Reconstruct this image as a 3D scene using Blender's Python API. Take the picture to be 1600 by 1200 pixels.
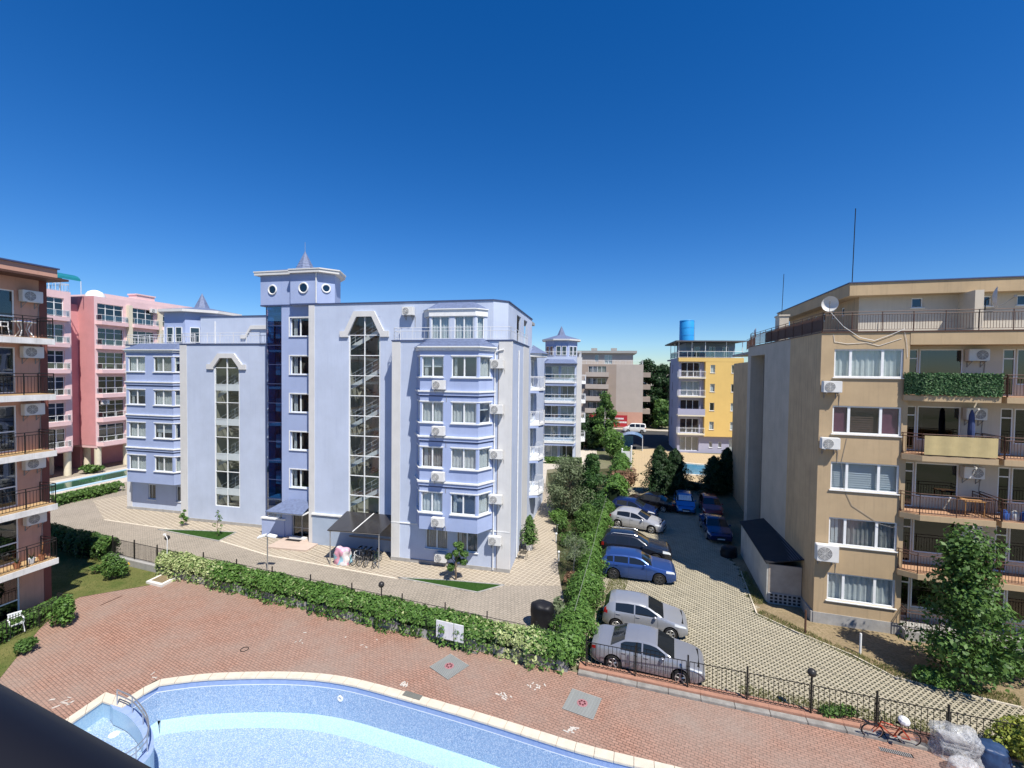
import bpy, bmesh, math, random
from mathutils import Vector, Matrix
random.seed(7)
for o in list(bpy.data.objects): bpy.data.objects.remove(o)
scene = bpy.context.scene
COL = scene.collection
R = math.radians
# ------------------------------------------------------------------ camera
CAMH = 12.5
FPX = 700.0                       # focal length in pixels of the 1600 px wide photograph
_P, _RO = R(1.6), math.atan(0.012)
_fw = Vector((0, math.cos(_P), -math.sin(_P))); _rt = Vector((1, 0, 0)); _up = _rt.cross(_fw)
_r2 = _rt*math.cos(_RO)+_up*math.sin(_RO); _u2 = _up*math.cos(_RO)-_rt*math.sin(_RO)
cam_d = bpy.data.cameras.new('camera'); cam = bpy.data.objects.new('camera', cam_d); COL.objects.link(cam)
cam_d.sensor_width = 36; cam_d.lens = 36*FPX/1600; cam_d.clip_start = 0.05; cam_d.clip_end = 3000
_m = Matrix((( _r2.x,_u2.x,-_fw.x,0),(_r2.y,_u2.y,-_fw.y,0),(_r2.z,_u2.z,-_fw.z,CAMH),(0,0,0,1)))
cam.matrix_world = _m
scene.camera = cam
scene.render.resolution_x = 1024; scene.render.resolution_y = 768
def gnd(x, y, z=0.0):             # photograph pixel -> point on the horizontal plane z
    d = _fw+_r2*((x-800)/FPX)-_u2*((y-600)/FPX)
    t = (z-CAMH)/d.z
    return Vector((d.x*t, d.y*t, z))
# ------------------------------------------------------------------ sky and sun
SUN = Vector((4.8, -7.8, 14.6)).normalized()
SUN_EL = math.asin(SUN.z)
w = bpy.data.worlds.new('World'); scene.world = w; w.use_nodes = True
nt = w.node_tree; nt.nodes.clear()
sky = nt.nodes.new('ShaderNodeTexSky'); sky.sky_type = 'NISHITA'; sky.sun_disc = False
sky.sun_elevation = SUN_EL; sky.sun_rotation = math.atan2(SUN.x, SUN.y)
sky.altitude = 0; sky.air_density = 1.0; sky.dust_density = 0.0; sky.ozone_density = 2.5
bg = nt.nodes.new('ShaderNodeBackground'); bg.inputs['Strength'].default_value = 0.086
wo = nt.nodes.new('ShaderNodeOutputWorld')
hsv = nt.nodes.new('ShaderNodeHueSaturation'); hsv.inputs['Saturation'].default_value = 1.40
tint = nt.nodes.new('ShaderNodeMix'); tint.data_type = 'RGBA'; tint.blend_type = 'MULTIPLY'; tint.inputs['Factor'].default_value = 1.0; tint.inputs['B'].default_value = (0.64, 0.80, 1.06, 1)
nt.links.new(sky.outputs[0], hsv.inputs['Color']); nt.links.new(hsv.outputs[0], tint.inputs['A']); nt.links.new(tint.outputs['Result'], bg.inputs[0]); nt.links.new(bg.outputs[0], wo.inputs[0])
sl = bpy.data.lights.new('sun', 'SUN'); sl.energy = 4.8; sl.angle = R(0.53); sl.color = (1.0, 0.95, 0.87)
so = bpy.data.objects.new('sun', sl); COL.objects.link(so); so.location = (20, -30, 60)
so.rotation_euler = (-SUN).to_track_quat('-Z', 'Y').to_euler()
vs = scene.view_settings
vs.view_transform = 'Standard'; vs.look = 'None'; vs.gamma = 1.0; vs.use_curve_mapping = False
vs.exposure = 0.52
# ------------------------------------------------------------------ mesh builder
class MB:
    """collects shapes; T maps (s, d, z) to the parent's coordinates"""
    def __init__(s, T=None): s.v = []; s.f = []; s.T = T
    def pt(s, p):
        s.v.append(tuple(s.T(*p)) if s.T else tuple(p)); return len(s.v)-1
    def poly(s, ps): s.f.append([s.pt(p) for p in ps])
    def hexa(s, c):               # 8 corners: bottom 0-3 (ccw), top 4-7
        i = [s.pt(p) for p in c]
        for q in ((3,2,1,0),(4,5,6,7),(0,1,5,4),(1,2,6,5),(2,3,7,6),(3,0,4,7)): s.f.append([i[k] for k in q])
    def box(s, x0, x1, y0, y1, z0, z1):
        s.hexa([(x0,y0,z0),(x1,y0,z0),(x1,y1,z0),(x0,y1,z0),(x0,y0,z1),(x1,y0,z1),(x1,y1,z1),(x0,y1,z1)])
    def prism(s, poly, z0, z1, top=None):
        n = len(poly); top = top or poly
        a = [s.pt((p[0],p[1],z0)) for p in poly]; b = [s.pt((p[0],p[1],z1)) for p in top]
        s.f.append(a[::-1]); s.f.append(b)
        for k in range(n): s.f.append([a[k],a[(k+1)%n],b[(k+1)%n],b[k]])
    def cone(s, poly, z0, apex):
        n = len(poly); a = [s.pt((p[0],p[1],z0)) for p in poly]; t = s.pt(apex)
        for k in range(n): s.f.append([a[k],a[(k+1)%n],t])
        s.f.append(a[::-1])
    def tube(s, p0, p1, r, n=6, r1=None):
        p0 = Vector(p0); p1 = Vector(p1); d = p1-p0
        if d.length < 1e-6: return
        d.normalize(); a = d.orthogonal().normalized(); b = d.cross(a); r1 = r if r1 is None else r1
        A = []; B = []
        for k in range(n):
            t = 2*math.pi*k/n; o = a*math.cos(t)+b*math.sin(t)
            A.append(s.pt(p0+o*r)); B.append(s.pt(p1+o*r1))
        for k in range(n): s.f.append([A[k],A[(k+1)%n],B[(k+1)%n],B[k]])
        s.f.append(A[::-1]); s.f.append(B)
    def path(s, pts, r, n=6):
        for a, b in zip(pts, pts[1:]): s.tube(a, b, r, n)
    def lathe(s, prof, c=(0,0,0), n=16, axis='z'):    # prof: (radius, height)
        rings = []
        for r, h in prof:
            ring = []
            for k in range(n):
                t = 2*math.pi*k/n; x, y = r*math.cos(t), r*math.sin(t)
                p = (c[0]+x, c[1]+y, c[2]+h) if axis == 'z' else ((c[0]+x, c[1]+h, c[2]+y) if axis == 'y' else (c[0]+h, c[1]+x, c[2]+y))
                ring.append(s.pt(p))
            rings.append(ring)
        for A, B in zip(rings, rings[1:]):
            for k in range(n): s.f.append([A[k],A[(k+1)%n],B[(k+1)%n],B[k]])
        s.f.append(rings[0][::-1]); s.f.append(rings[-1])
    def ring(s, c, R0, r, n=20, m=6, axis='y'):
        g = []
        for k in range(n):
            t = 2*math.pi*k/n; row = []
            for j in range(m):
                q = 2*math.pi*j/m; rr = R0+r*math.cos(q); h = r*math.sin(q)
                x, y = rr*math.cos(t), rr*math.sin(t)
                row.append(s.pt((c[0]+x, c[1]+h, c[2]+y) if axis == 'y' else ((c[0]+x, c[1]+y, c[2]+h) if axis == 'z' else (c[0]+h, c[1]+x, c[2]+y))))
            g.append(row)
        for k in range(n):
            for j in range(m): s.f.append([g[k][j],g[(k+1)%n][j],g[(k+1)%n][(j+1)%m],g[k][(j+1)%m]])
    def ball(s, c, r, n=12, m=8, sz=1.0):
        s.lathe([(max(1e-3, r*math.sin(math.pi*j/m)), -r*sz*math.cos(math.pi*j/m)) for j in range(m+1)], c, n)
    def mesh(s, name):
        me = bpy.data.meshes.new(name); me.from_pydata(s.v, [], s.f); me.update(); return me
    def build(s, name, m, parent=None, smooth=False, bevel=0.0):
        me = s.mesh(name)
        bm = bmesh.new(); bm.from_mesh(me)
        if len(bm.faces) < 20000: bmesh.ops.recalc_face_normals(bm, faces=bm.faces)
        if bevel:
            bmesh.ops.remove_doubles(bm, verts=bm.verts, dist=1e-5)
            bmesh.ops.bevel(bm, geom=[e for e in bm.edges if len(e.link_faces) == 2 and e.calc_face_angle(0) > 0.5], offset=bevel, segments=2, affect='EDGES', clamp_overlap=True)
        bm.to_mesh(me); bm.free()
        if smooth:
            for p in me.polygons: p.use_smooth = True
            try: me.set_sharp_from_angle(angle=R(40))
            except Exception: pass
        return link(name, me, m, parent)
def link(name, me, m, parent=None):
    o = bpy.data.objects.new(name, me); COL.objects.link(o)
    if m is not None and not me.materials: me.materials.append(m)
    if parent: o.parent = parent
    return o
def tag(o, label=None, cat=None, group=None, kind=None):
    if label: o['label'] = label
    if cat: o['category'] = cat
    if group: o['group'] = group
    if kind: o['kind'] = kind
    return o
def thing(name, label, cat, loc=(0,0,0), rz=0.0, group=None):
    o = bpy.data.objects.new(name, None); COL.objects.link(o); o.empty_display_size = 0.2
    o.location = loc; o.rotation_euler = (0,0,rz)
    return tag(o, label, cat, group)
def dup(root, loc, rz, label=None, group=None):
    r = root.copy(); COL.objects.link(r); r.location = loc; r.rotation_euler = (0,0,rz)
    if label: r['label'] = label
    if group: r['group'] = group
    for ch in list(root.children):
        c = ch.copy(); COL.objects.link(c); c.parent = r
        for g in ch.children:
            d = g.copy(); COL.objects.link(d); d.parent = c
    return r
def face(p0, p1):
    """vertical wall face from p0 to p1 (plan); s runs along it, d is outwards (right-hand side)"""
    p0 = Vector(p0[:2]); e = Vector(p1[:2])-p0; L = e.length; e.normalize(); n = Vector((e.y, -e.x))
    def T(s, d, z): return (p0.x+e.x*s+n.x*d, p0.y+e.y*s+n.y*d, z)
    T.L = L
    return T
# ------------------------------------------------------------------ materials
MATS = {}
def N(nt, t, **kw):
    n = nt.nodes.new(t)
    for k, v in kw.items():
        if k in n.inputs: n.inputs[k].default_value = v
        else: setattr(n, k, v)
    return n
def mat(name, col, rough=0.7, var=0.12, scale=3.0, bump=0.0, bscale=40.0, metal=0.0, spec=0.3, streak=0.0, coat=0.0, dirt=None):
    if name in MATS: return MATS[name]
    m = bpy.data.materials.new(name); m.use_nodes = True; t = m.node_tree; L = t.links
    b = t.nodes['Principled BSDF']; b.inputs['Roughness'].default_value = rough; b.inputs['Metallic'].default_value = metal
    b.inputs['Specular IOR Level'].default_value = spec
    if coat: b.inputs['Coat Weight'].default_value = coat; b.inputs['Coat Roughness'].default_value = 0.05
    tc = N(t, 'ShaderNodeTexCoord')
    if var > 0:
        n1 = N(t, 'ShaderNodeTexNoise', Scale=scale, Detail=6.0, Roughness=0.65); L.new(tc.outputs['Object'], n1.inputs['Vector'])
        mr = N(t, 'ShaderNodeMapRange'); mr.inputs['From Min'].default_value = 0.3; mr.inputs['From Max'].default_value = 0.7
        mr.inputs['To Min'].default_value = 1-var; mr.inputs['To Max'].default_value = 1+var*0.6
        L.new(n1.outputs['Fac'], mr.inputs['Value'])
        mx = N(t, 'ShaderNodeMix', data_type='RGBA', blend_type='MULTIPLY'); mx.inputs['Factor'].default_value = 1.0
        mx.inputs['A'].default_value = (*col, 1)
        cb = N(t, 'ShaderNodeCombineColor'); 
        for k in range(3): L.new(mr.outputs[0], cb.inputs[k])
        L.new(cb.outputs[0], mx.inputs['B']); out = mx.outputs['Result']
        if streak > 0:            # rain streaks: noise stretched in z
            mp = N(t, 'ShaderNodeMapping'); mp.inputs['Scale'].default_value = (5.0, 5.0, 0.22); L.new(tc.outputs['Object'], mp.inputs['Vector'])
            n2 = N(t, 'ShaderNodeTexNoise', Scale=1.6, Detail=5.0, Roughness=0.6); L.new(mp.outputs[0], n2.inputs['Vector'])
            r2 = N(t, 'ShaderNodeMapRange'); r2.inputs['From Min'].default_value = 0.52; r2.inputs['From Max'].default_value = 0.74; r2.inputs['To Max'].default_value = streak
            L.new(n2.outputs['Fac'], r2.inputs['Value'])
            m2 = N(t, 'ShaderNodeMix', data_type='RGBA'); L.new(r2.outputs[0], m2.inputs['Factor']); L.new(out, m2.inputs['A'])
            m2.inputs['B'].default_value = (*(dirt or tuple(c*0.45 for c in col)), 1); out = m2.outputs['Result']
        L.new(out, b.inputs['Base Color'])
    else: b.inputs['Base Color'].default_value = (*col, 1)
    if bump > 0:
        n3 = N(t, 'ShaderNodeTexNoise', Scale=bscale, Detail=4.0); L.new(tc.outputs['Object'], n3.inputs['Vector'])
        bp = N(t, 'ShaderNodeBump', Strength=bump, Distance=0.01); L.new(n3.outputs['Fac'], bp.inputs['Height']); L.new(bp.outputs[0], b.inputs['Normal'])
    MATS[name] = m; return m
def glass_mat(name, tint=(0.75,0.8,0.82), rmin=0.07, rough=0.02):
    m = bpy.data.materials.new(name); m.use_nodes = True; t = m.node_tree; L = t.links; t.nodes.clear()
    tr = N(t, 'ShaderNodeBsdfTransparent'); tr.inputs[0].default_value = (*tint, 1)
    gl = N(t, 'ShaderNodeBsdfGlossy', Roughness=rough); gl.inputs['Color'].default_value = (0.95,0.97,1,1)
    ge = N(t, 'ShaderNodeNewGeometry'); dt_ = N(t, 'ShaderNodeVectorMath', operation='DOT_PRODUCT'); L.new(ge.outputs['Normal'], dt_.inputs[0]); L.new(ge.outputs['Incoming'], dt_.inputs[1])
    ab = N(t, 'ShaderNodeMath', operation='ABSOLUTE'); L.new(dt_.outputs['Value'], ab.inputs[0]); om = N(t, 'ShaderNodeMath', operation='SUBTRACT'); om.inputs[0].default_value = 1.0; L.new(ab.outputs[0], om.inputs[1])
    pw = N(t, 'ShaderNodeMath', operation='POWER'); L.new(om.outputs[0], pw.inputs[0]); pw.inputs[1].default_value = 5.0
    mr = N(t, 'ShaderNodeMapRange'); mr.inputs['To Min'].default_value = rmin; mr.inputs['To Max'].default_value = 1.0
    L.new(pw.outputs[0], mr.inputs['Value'])
    tc = N(t, 'ShaderNodeTexCoord'); nz = N(t, 'ShaderNodeTexNoise', Scale=0.9, Detail=1.0); L.new(tc.outputs['Object'], nz.inputs['Vector'])
    bp = N(t, 'ShaderNodeBump', Strength=0.06, Distance=0.05); L.new(nz.outputs['Fac'], bp.inputs['Height']); L.new(bp.outputs[0], gl.inputs['Normal'])
    mx = N(t, 'ShaderNodeMixShader'); L.new(mr.outputs[0], mx.inputs[0]); L.new(tr.outputs[0], mx.inputs[1]); L.new(gl.outputs[0], mx.inputs[2])
    o = N(t, 'ShaderNodeOutputMaterial'); L.new(mx.outputs[0], o.inputs[0]); MATS[name] = m; return m
def leaf_mat(name, c0, c1, rough=0.5, trans=0.25):
    m = bpy.data.materials.new(name); m.use_nodes = True; t = m.node_tree; L = t.links
    b = t.nodes['Principled BSDF']; b.inputs['Roughness'].default_value = rough; b.inputs['Specular IOR Level'].default_value = 0.25
    g = N(t, 'ShaderNodeNewGeometry'); cr = N(t, 'ShaderNodeMix', data_type='RGBA')
    cr.inputs['A'].default_value = (*c0, 1); cr.inputs['B'].default_value = (*c1, 1)
    L.new(g.outputs['Random Per Island'], cr.inputs['Factor']); L.new(cr.outputs['Result'], b.inputs['Base Color'])
    tl = N(t, 'ShaderNodeBsdfTranslucent'); L.new(cr.outputs['Result'], tl.inputs['Color'])
    mx = N(t, 'ShaderNodeMixShader'); mx.inputs[0].default_value = trans
    o = t.nodes['Material Output']; L.new(b.outputs[0], mx.inputs[1]); L.new(tl.outputs[0], mx.inputs[2]); L.new(mx.outputs[0], o.inputs[0])
    MATS[name] = m; return m
BLUE = mat('pale_blue_render', (0.49,0.55,0.675), 0.8, 0.12, 0.35, 0.15, 60, streak=0.32, dirt=(0.36,0.42,0.56))
BLUE2 = mat('blue_render', (0.35,0.42,0.62), 0.8, 0.11, 0.4, 0.15, 60, streak=0.3, dirt=(0.24,0.31,0.55))
STRIP = mat('grey_white_render', (0.62,0.61,0.59), 0.85, 0.07, 1.2, 0.15, 60, streak=0.18, dirt=(0.42,0.41,0.39))
NAVYTRIM = mat('navy_trim', (0.06,0.08,0.17), 0.5, 0.1)
WHITE = mat('white_plastic', (0.78,0.79,0.78), 0.4, 0.05, 4)
SILLW = mat('white_sill', (0.76,0.76,0.74), 0.6, 0.12, 5, streak=0.2, dirt=(0.45,0.44,0.42))
ROOFB = mat('blue_shingle', (0.14,0.175,0.28), 0.6, 0.3, 6, 0.3, 25)
GLASS = glass_mat('window_glass', (0.86,0.89,0.90), 0.06)
GLASSD = glass_mat('dark_glass', (0.28,0.32,0.34), 0.10)
GLASSB = glass_mat('blue_glass', (0.36,0.56,0.74), 0.16)
GLASSR = glass_mat('railing_glass', (0.80,0.86,0.88), 0.10)
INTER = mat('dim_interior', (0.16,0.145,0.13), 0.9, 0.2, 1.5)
CURT = mat('sheer_curtain', (0.72,0.72,0.70), 0.9, 0.08, 6)
CURTG = mat('grey_curtain', (0.36,0.35,0.34), 0.9, 0.1, 6)
BLIND = mat('pale_blind', (0.58,0.61,0.64), 0.8, 0.05, 6)
BROWNB = mat('brown_blind', (0.12,0.07,0.06), 0.8, 0.1, 6)
MAUVE = mat('mauve_curtain', (0.22,0.08,0.13), 0.9, 0.1, 6)
STEEL = mat('brushed_steel', (0.55,0.56,0.57), 0.35, 0.08, 6, metal=0.8)
RAILW = mat('pale_railing', (0.66,0.67,0.68), 0.45, 0.08, 6)
BLACKM = mat('black_metal', (0.018,0.017,0.016), 0.5, 0.2, 8)
BROWNM = mat('brown_metal', (0.10,0.05,0.035), 0.55, 0.2, 8)
ACW = mat('ac_casing', (0.70,0.69,0.66), 0.5, 0.08, 3, streak=0.15, dirt=(0.45,0.43,0.39))
ACG = mat('ac_grille', (0.20,0.20,0.20), 0.6, 0.1)
ACB = mat('ac_bracket', (0.25,0.24,0.23), 0.6, 0.1)
RUBBER = mat('black_rubber', (0.015,0.015,0.016), 0.8, 0.2)
CONC = mat('grey_concrete', (0.36,0.35,0.33), 0.9, 0.22, 2.2, 0.3, 30, streak=0.15)
# ------------------------------------------------------------------ shared builders
def wall(parent, T, s0, s1, z0, z1, holes=(), m=None, t=0.16, name='wall'):
    """wall face with real openings and reveals; holes = (s0,s1,z0,z1)"""
    b = MB(T); xs = sorted({s0, s1, *[h[k] for h in holes for k in (0,1)]}); zs = sorted({z0, z1, *[h[k] for h in holes for k in (2,3)]})
    xs = [x for x in xs if s0-1e-6 <= x <= s1+1e-6]; zs = [z for z in zs if z0-1e-6 <= z <= z1+1e-6]
    for a, c in zip(xs, xs[1:]):
        for e, g in zip(zs, zs[1:]):
            mx, mz = (a+c)/2, (e+g)/2
            if any(h[0] < mx < h[1] and h[2] < mz < h[3] for h in holes): continue
            b.poly([(a,0,e),(c,0,e),(c,0,g),(a,0,g)])
    for a, c, e, g in holes:
        for q in (((a,0,e),(a,0,g),(a,-t,g),(a,-t,e)),((c,0,e),(c,0,g),(c,-t,g),(c,-t,e)),((a,0,e),(c,0,e),(c,-t,e),(a,-t,e)),((a,0,g),(c,0,g),(c,-t,g),(a,-t,g))): b.poly(q)
    me = b.mesh(name); return link(name, me, m, parent)
_cw = {}
def window(parent, T, s0, s1, z0, z1, cols=2, rec=0.10, fr=0.055, fm=None, gm=None, curtain='auto', sill=True, splits=None, transom=None, name='window', seed=None, back=0.5, rnd=random):
    """one window: frame mesh, with panes, sill and curtain below it"""
    fm = fm or WHITE; gm = gm or GLASS; b = MB(T); d0, d1 = -rec-0.035, -rec+0.03
    sp = [s0]+(splits or [s0+(s1-s0)*k/cols for k in range(1, cols)])+[s1]
    b.box(s0, s1, d0, d1, z0, z0+fr); b.box(s0, s1, d0, d1, z1-fr, z1)
    b.box(s0, s0+fr, d0, d1, z0+fr, z1-fr); b.box(s1-fr, s1, d0, d1, z0+fr, z1-fr)
    for x in sp[1:-1]: b.box(x-fr*0.75, x+fr*0.75, d0, d1, z0+fr, z1-fr)
    if transom:
        for a, c in zip(sp, sp[1:]): b.box(a+fr, c-fr, d0, d1, transom-fr/2, transom+fr/2)
    wv = b.build(name, fm, parent)
    for a, c in zip(sp, sp[1:]):
        g = MB(T); g.box(a+fr*0.7, c-fr*0.7, -rec-0.010, -rec-0.002, z0+fr*0.8, z1-fr*0.8); g.build('pane', gm, wv)
    if sill:
        g = MB(T); g.box(s0-0.06, s1+0.06, -rec+0.03, 0.07, z0-0.045, z0-0.003); g.build('sill', SILLW, wv)
    if curtain == 'auto': curtain = rnd.choice(['sheer','sheer','sheer','half','blind','blind','grey','none'])
    if curtain == 'bare': return wv
    d = -rec-0.14
    if curtain in ('sheer','grey','mauve'):
        c = MB(T); n = max(6, int((s1-s0)/0.07)); zt = z1-0.02
        L = s0+0.02+(rnd.random()*0.25*(s1-s0) if curtain == 'grey' else 0); Rr = s1-0.02
        prev = None
        for k in range(n+1):
            x = L+(Rr-L)*k/n; dd = d+0.03*math.sin(k*1.9)+0.012*math.sin(k*0.7)
            cur = (x, dd)
            if prev: c.poly([(prev[0],prev[1],z0+0.02),(cur[0],cur[1],z0+0.02),(cur[0],cur[1],zt),(prev[0],prev[1],zt)])
            prev = cur
        c.build('curtain', {'sheer':CURT,'grey':CURTG,'mauve':MAUVE}[curtain], wv)
    elif curtain in ('half','blind','brown'):
        c = MB(T); zb = z0+0.03 if curtain != 'half' else z0+(z1-z0)*rnd.uniform(0.3, 0.65); n = max(4, int((z1-zb)/0.11))
        for k in range(n):
            za = zb+(z1-0.03-zb)*k/n; zc = zb+(z1-0.03-zb)*(k+0.93)/n
            c.poly([(s0+0.03,d+0.02,za),(s1-0.03,d+0.02,za),(s1-0.03,d-0.012,zc),(s0+0.03,d-0.012,zc)])
        c.build('blind', BROWNB if curtain == 'brown' else BLIND, wv)
    if curtain == 'none' or curtain in ('half','grey'):
        c = MB(T); x = s0+(s1-s0)*0.06; wd = (s1-s0)*rnd.uniform(0.12,0.2)
        for k in range(3): c.box(x+wd*k/3, x+wd*(k+0.9)/3, d-0.03+0.02*(k%2), d-0.02+0.02*(k%2), z0+0.03, z1-0.03)
        c.build('curtain', CURT, wv)
    return wv
def railing(parent, pts, z0, h, m, bars=0.12, r=0.012, posts=True, rails=(0.0, 0.1), name='railing', gl=None, post_r=0.022):
    """pts: plan polyline in parent's coordinates; rails are drops below the top"""
    b = MB(); 
    for (xa, ya), (xb, yb) in zip(pts, pts[1:]):
        L = math.hypot(xb-xa, yb-ya); n = max(1, round(L/1.3))
        for dz in rails: b.tube((xa,ya,z0+h-dz), (xb,yb,z0+h-dz), r*1.5, 5)
        b.tube((xa,ya,z0+0.09), (xb,yb,z0+0.09), r*1.1, 5)
        if posts:
            for k in range(n+1): b.tube((xa+(xb-xa)*k/n, ya+(yb-ya)*k/n, z0), (xa+(xb-xa)*k/n, ya+(yb-ya)*k/n, z0+h), post_r, 5)
    o = b.build(name, m, parent)
    if bars:
        c = MB()
        for (xa, ya), (xb, yb) in zip(pts, pts[1:]):
            L = math.hypot(xb-xa, yb-ya); n = max(2, round(L/bars))
            for k in range(1, n): c.tube((xa+(xb-xa)*k/n, ya+(yb-ya)*k/n, z0+0.09), (xa+(xb-xa)*k/n, ya+(yb-ya)*k/n, z0+h-rails[-1]), r*0.75, 4)
        q = c.build('bars', m, o); q['kind'] = 'stuff'
    if gl:
        for (xa, ya), (xb, yb) in zip(pts, pts[1:]):
            L = math.hypot(xb-xa, yb-ya); n = max(1, round(L/1.3)); F = face((xa,ya),(xb,yb))
            for k in range(n):
                g = MB(F); g.box(L*k/n+0.03, L*(k+1)/n-0.03, -0.005, 0.005, z0+0.12, z0+h-0.05); g.build('pane', gl, o)
    return o
_ac = {}
def ac_unit(T, s, z, label, w=0.80, h=0.56, d=0.30, gap=0.08, fan=-1, group='air conditioners on the facades', world=None):
    """T: face transform in the building's frame; world: building object for its matrix"""
    ob = thing('air_conditioner', label, 'air conditioner', group=group)
    p = Vector(T(s, 0, z)); q = Vector(T(s+1, 0, z)); ang = math.atan2(q.y-p.y, q.x-p.x)
    ob.matrix_world = world @ (Matrix.Translation(p) @ Matrix.Rotation(ang, 4, 'Z'))
    key = (w, h, d, gap, fan)
    if key not in _ac:                # local: x along the wall, -y outwards
        P = []
        b = MB(); b.box(-w/2, w/2, -gap-d, -gap, 0, h); P.append(('casing', b.build('casing', ACW, None, bevel=0.02)))
        fx = fan*w*0.14; b = MB(); b.lathe([(h*0.40, 0), (h*0.40, -0.012), (h*0.36, -0.016)], (fx, -gap-d+0.004, h*0.5), 20, 'y')
        P.append(('fan_recess', b.build('fan_recess', ACG, None)))
        b = MB()
        for k in range(1, 6): b.ring((fx, -gap-d-0.016, h*0.5), h*0.39*k/5.0, 0.006, 18, 4)
        for k in range(8):
            a = math.pi*2*k/8; b.tube((fx, -gap-d-0.016, h*0.5), (fx+h*0.39*math.cos(a), -gap-d-0.016, h*0.5+h*0.39*math.sin(a)), 0.006, 4)
        P.append(('fan_guard', b.build('fan_guard', ACW, None)))
        for x in (-w*0.32, w*0.32):
            b = MB(); b.box(x-0.02, x+0.02, -gap-d, 0, -0.045, -0.004); b.box(x-0.02, x+0.02, -0.02, 0, -0.30, -0.04); b.tube((x,-0.01,-0.28),(x,-gap-d+0.04,-0.04), 0.012, 4)
            P.append(('bracket', b.build('bracket', ACB, None)))
        b = MB(); b.path([(w*0.42,-gap*0.4,0.1),(w*0.52,-gap*0.4,-0.12),(w*0.50,-0.01,-0.5),(w*0.50,-0.012,-0.75)], 0.014, 5)
        P.append(('hose', b.build('hose', ACB, None)))
        for _, o in P: o.parent = ob
        _ac[key] = P
    else:
        for nm, o in _ac[key]:
            c = o.copy(); COL.objects.link(c); c.parent = ob
    return ob
def sheet(name, pts, z, m, kind='structure', parent=None, thick=0.0):
    me = bpy.data.meshes.new(name)
    bm = bmesh.new(); vs_ = [bm.verts.new((p[0], p[1], z)) for p in pts]; f = bm.faces.new(vs_)
    if f.normal.z < 0: f.normal_flip()
    if thick:
        r = bmesh.ops.extrude_face_region(bm, geom=[f]); 
        for e in r['geom']:
            if isinstance(e, bmesh.types.BMVert): e.co.z += thick
        bmesh.ops.recalc_face_normals(bm, faces=bm.faces)
    bmesh.ops.triangulate(bm, faces=bm.faces)
    bm.to_mesh(me); bm.free(); o = link(name, me, m, parent)
    if kind: o['kind'] = kind
    return o
from mathutils.geometry import tessellate_polygon
# ------------------------------------------------------------------ ground materials
def paver_mat(name, c1, c2, mortar, bw, rh, ms, rot, rough=0.85, dirtc=None, dirt=0.5, dscale=0.35, off=0.5, bump=0.5, cvar=0.5):
    m = bpy.data.materials.new(name); m.use_nodes = True; t = m.node_tree; L = t.links; b = t.nodes['Principled BSDF']
    b.inputs['Roughness'].default_value = rough; b.inputs['Specular IOR Level'].default_value = 0.2
    tc = N(t, 'ShaderNodeTexCoord'); mp = N(t, 'ShaderNodeMapping'); mp.inputs['Rotation'].default_value = (0,0,rot); L.new(tc.outputs['Object'], mp.inputs['Vector'])
    br = N(t, 'ShaderNodeTexBrick'); br.inputs['Scale'].default_value = 1.0; br.inputs['Brick Width'].default_value = bw; br.inputs['Row Height'].default_value = rh
    br.inputs['Mortar Size'].default_value = ms; br.inputs['Mortar Smooth'].default_value = 0.3; br.offset = off; br.inputs['Bias'].default_value = 0.0
    br.inputs['Color1'].default_value = (*c1,1); br.inputs['Color2'].default_value = (*c2,1); br.inputs['Mortar'].default_value = (*mortar,1)
    L.new(mp.outputs[0], br.inputs['Vector'])
    n1 = N(t, 'ShaderNodeTexNoise', Scale=dscale, Detail=7.0, Roughness=0.68); L.new(tc.outputs['Object'], n1.inputs['Vector'])
    mr = N(t, 'ShaderNodeMapRange'); mr.inputs['From Min'].default_value = 0.38; mr.inputs['From Max'].default_value = 0.68; mr.inputs['To Max'].default_value = dirt
    L.new(n1.outputs['Fac'], mr.inputs['Value'])
    mx = N(t, 'ShaderNodeMix', data_type='RGBA'); L.new(mr.outputs[0], mx.inputs['Factor']); L.new(br.outputs['Color'], mx.inputs['A']); mx.inputs['B'].default_value = (*(dirtc or mortar),1)
    n2 = N(t, 'ShaderNodeTexNoise', Scale=9.0, Detail=5.0, Roughness=0.7); L.new(tc.outputs['Object'], n2.inputs['Vector'])
    m2 = N(t, 'ShaderNodeMapRange'); m2.inputs['From Min'].default_value = 0.25; m2.inputs['From Max'].default_value = 0.75; m2.inputs['To Min'].default_value = 1-cvar*0.5; m2.inputs['To Max'].default_value = 1+cvar*0.4
    L.new(n2.outputs['Fac'], m2.inputs['Value'])
    hs = N(t, 'ShaderNodeHueSaturation'); L.new(m2.outputs[0], hs.inputs['Value']); L.new(mx.outputs['Result'], hs.inputs['Color']); L.new(hs.outputs[0], b.inputs['Base Color'])
    bp = N(t, 'ShaderNodeBump', Strength=bump, Distance=0.008); iv = N(t, 'ShaderNodeMath', operation='SUBTRACT'); iv.inputs[0].default_value = 1.0
    L.new(br.outputs['Fac'], iv.inputs[1]); L.new(iv.outputs[0], bp.inputs['Height']); L.new(bp.outputs[0], b.inputs['Normal'])
    MATS[name] = m; return m
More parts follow.
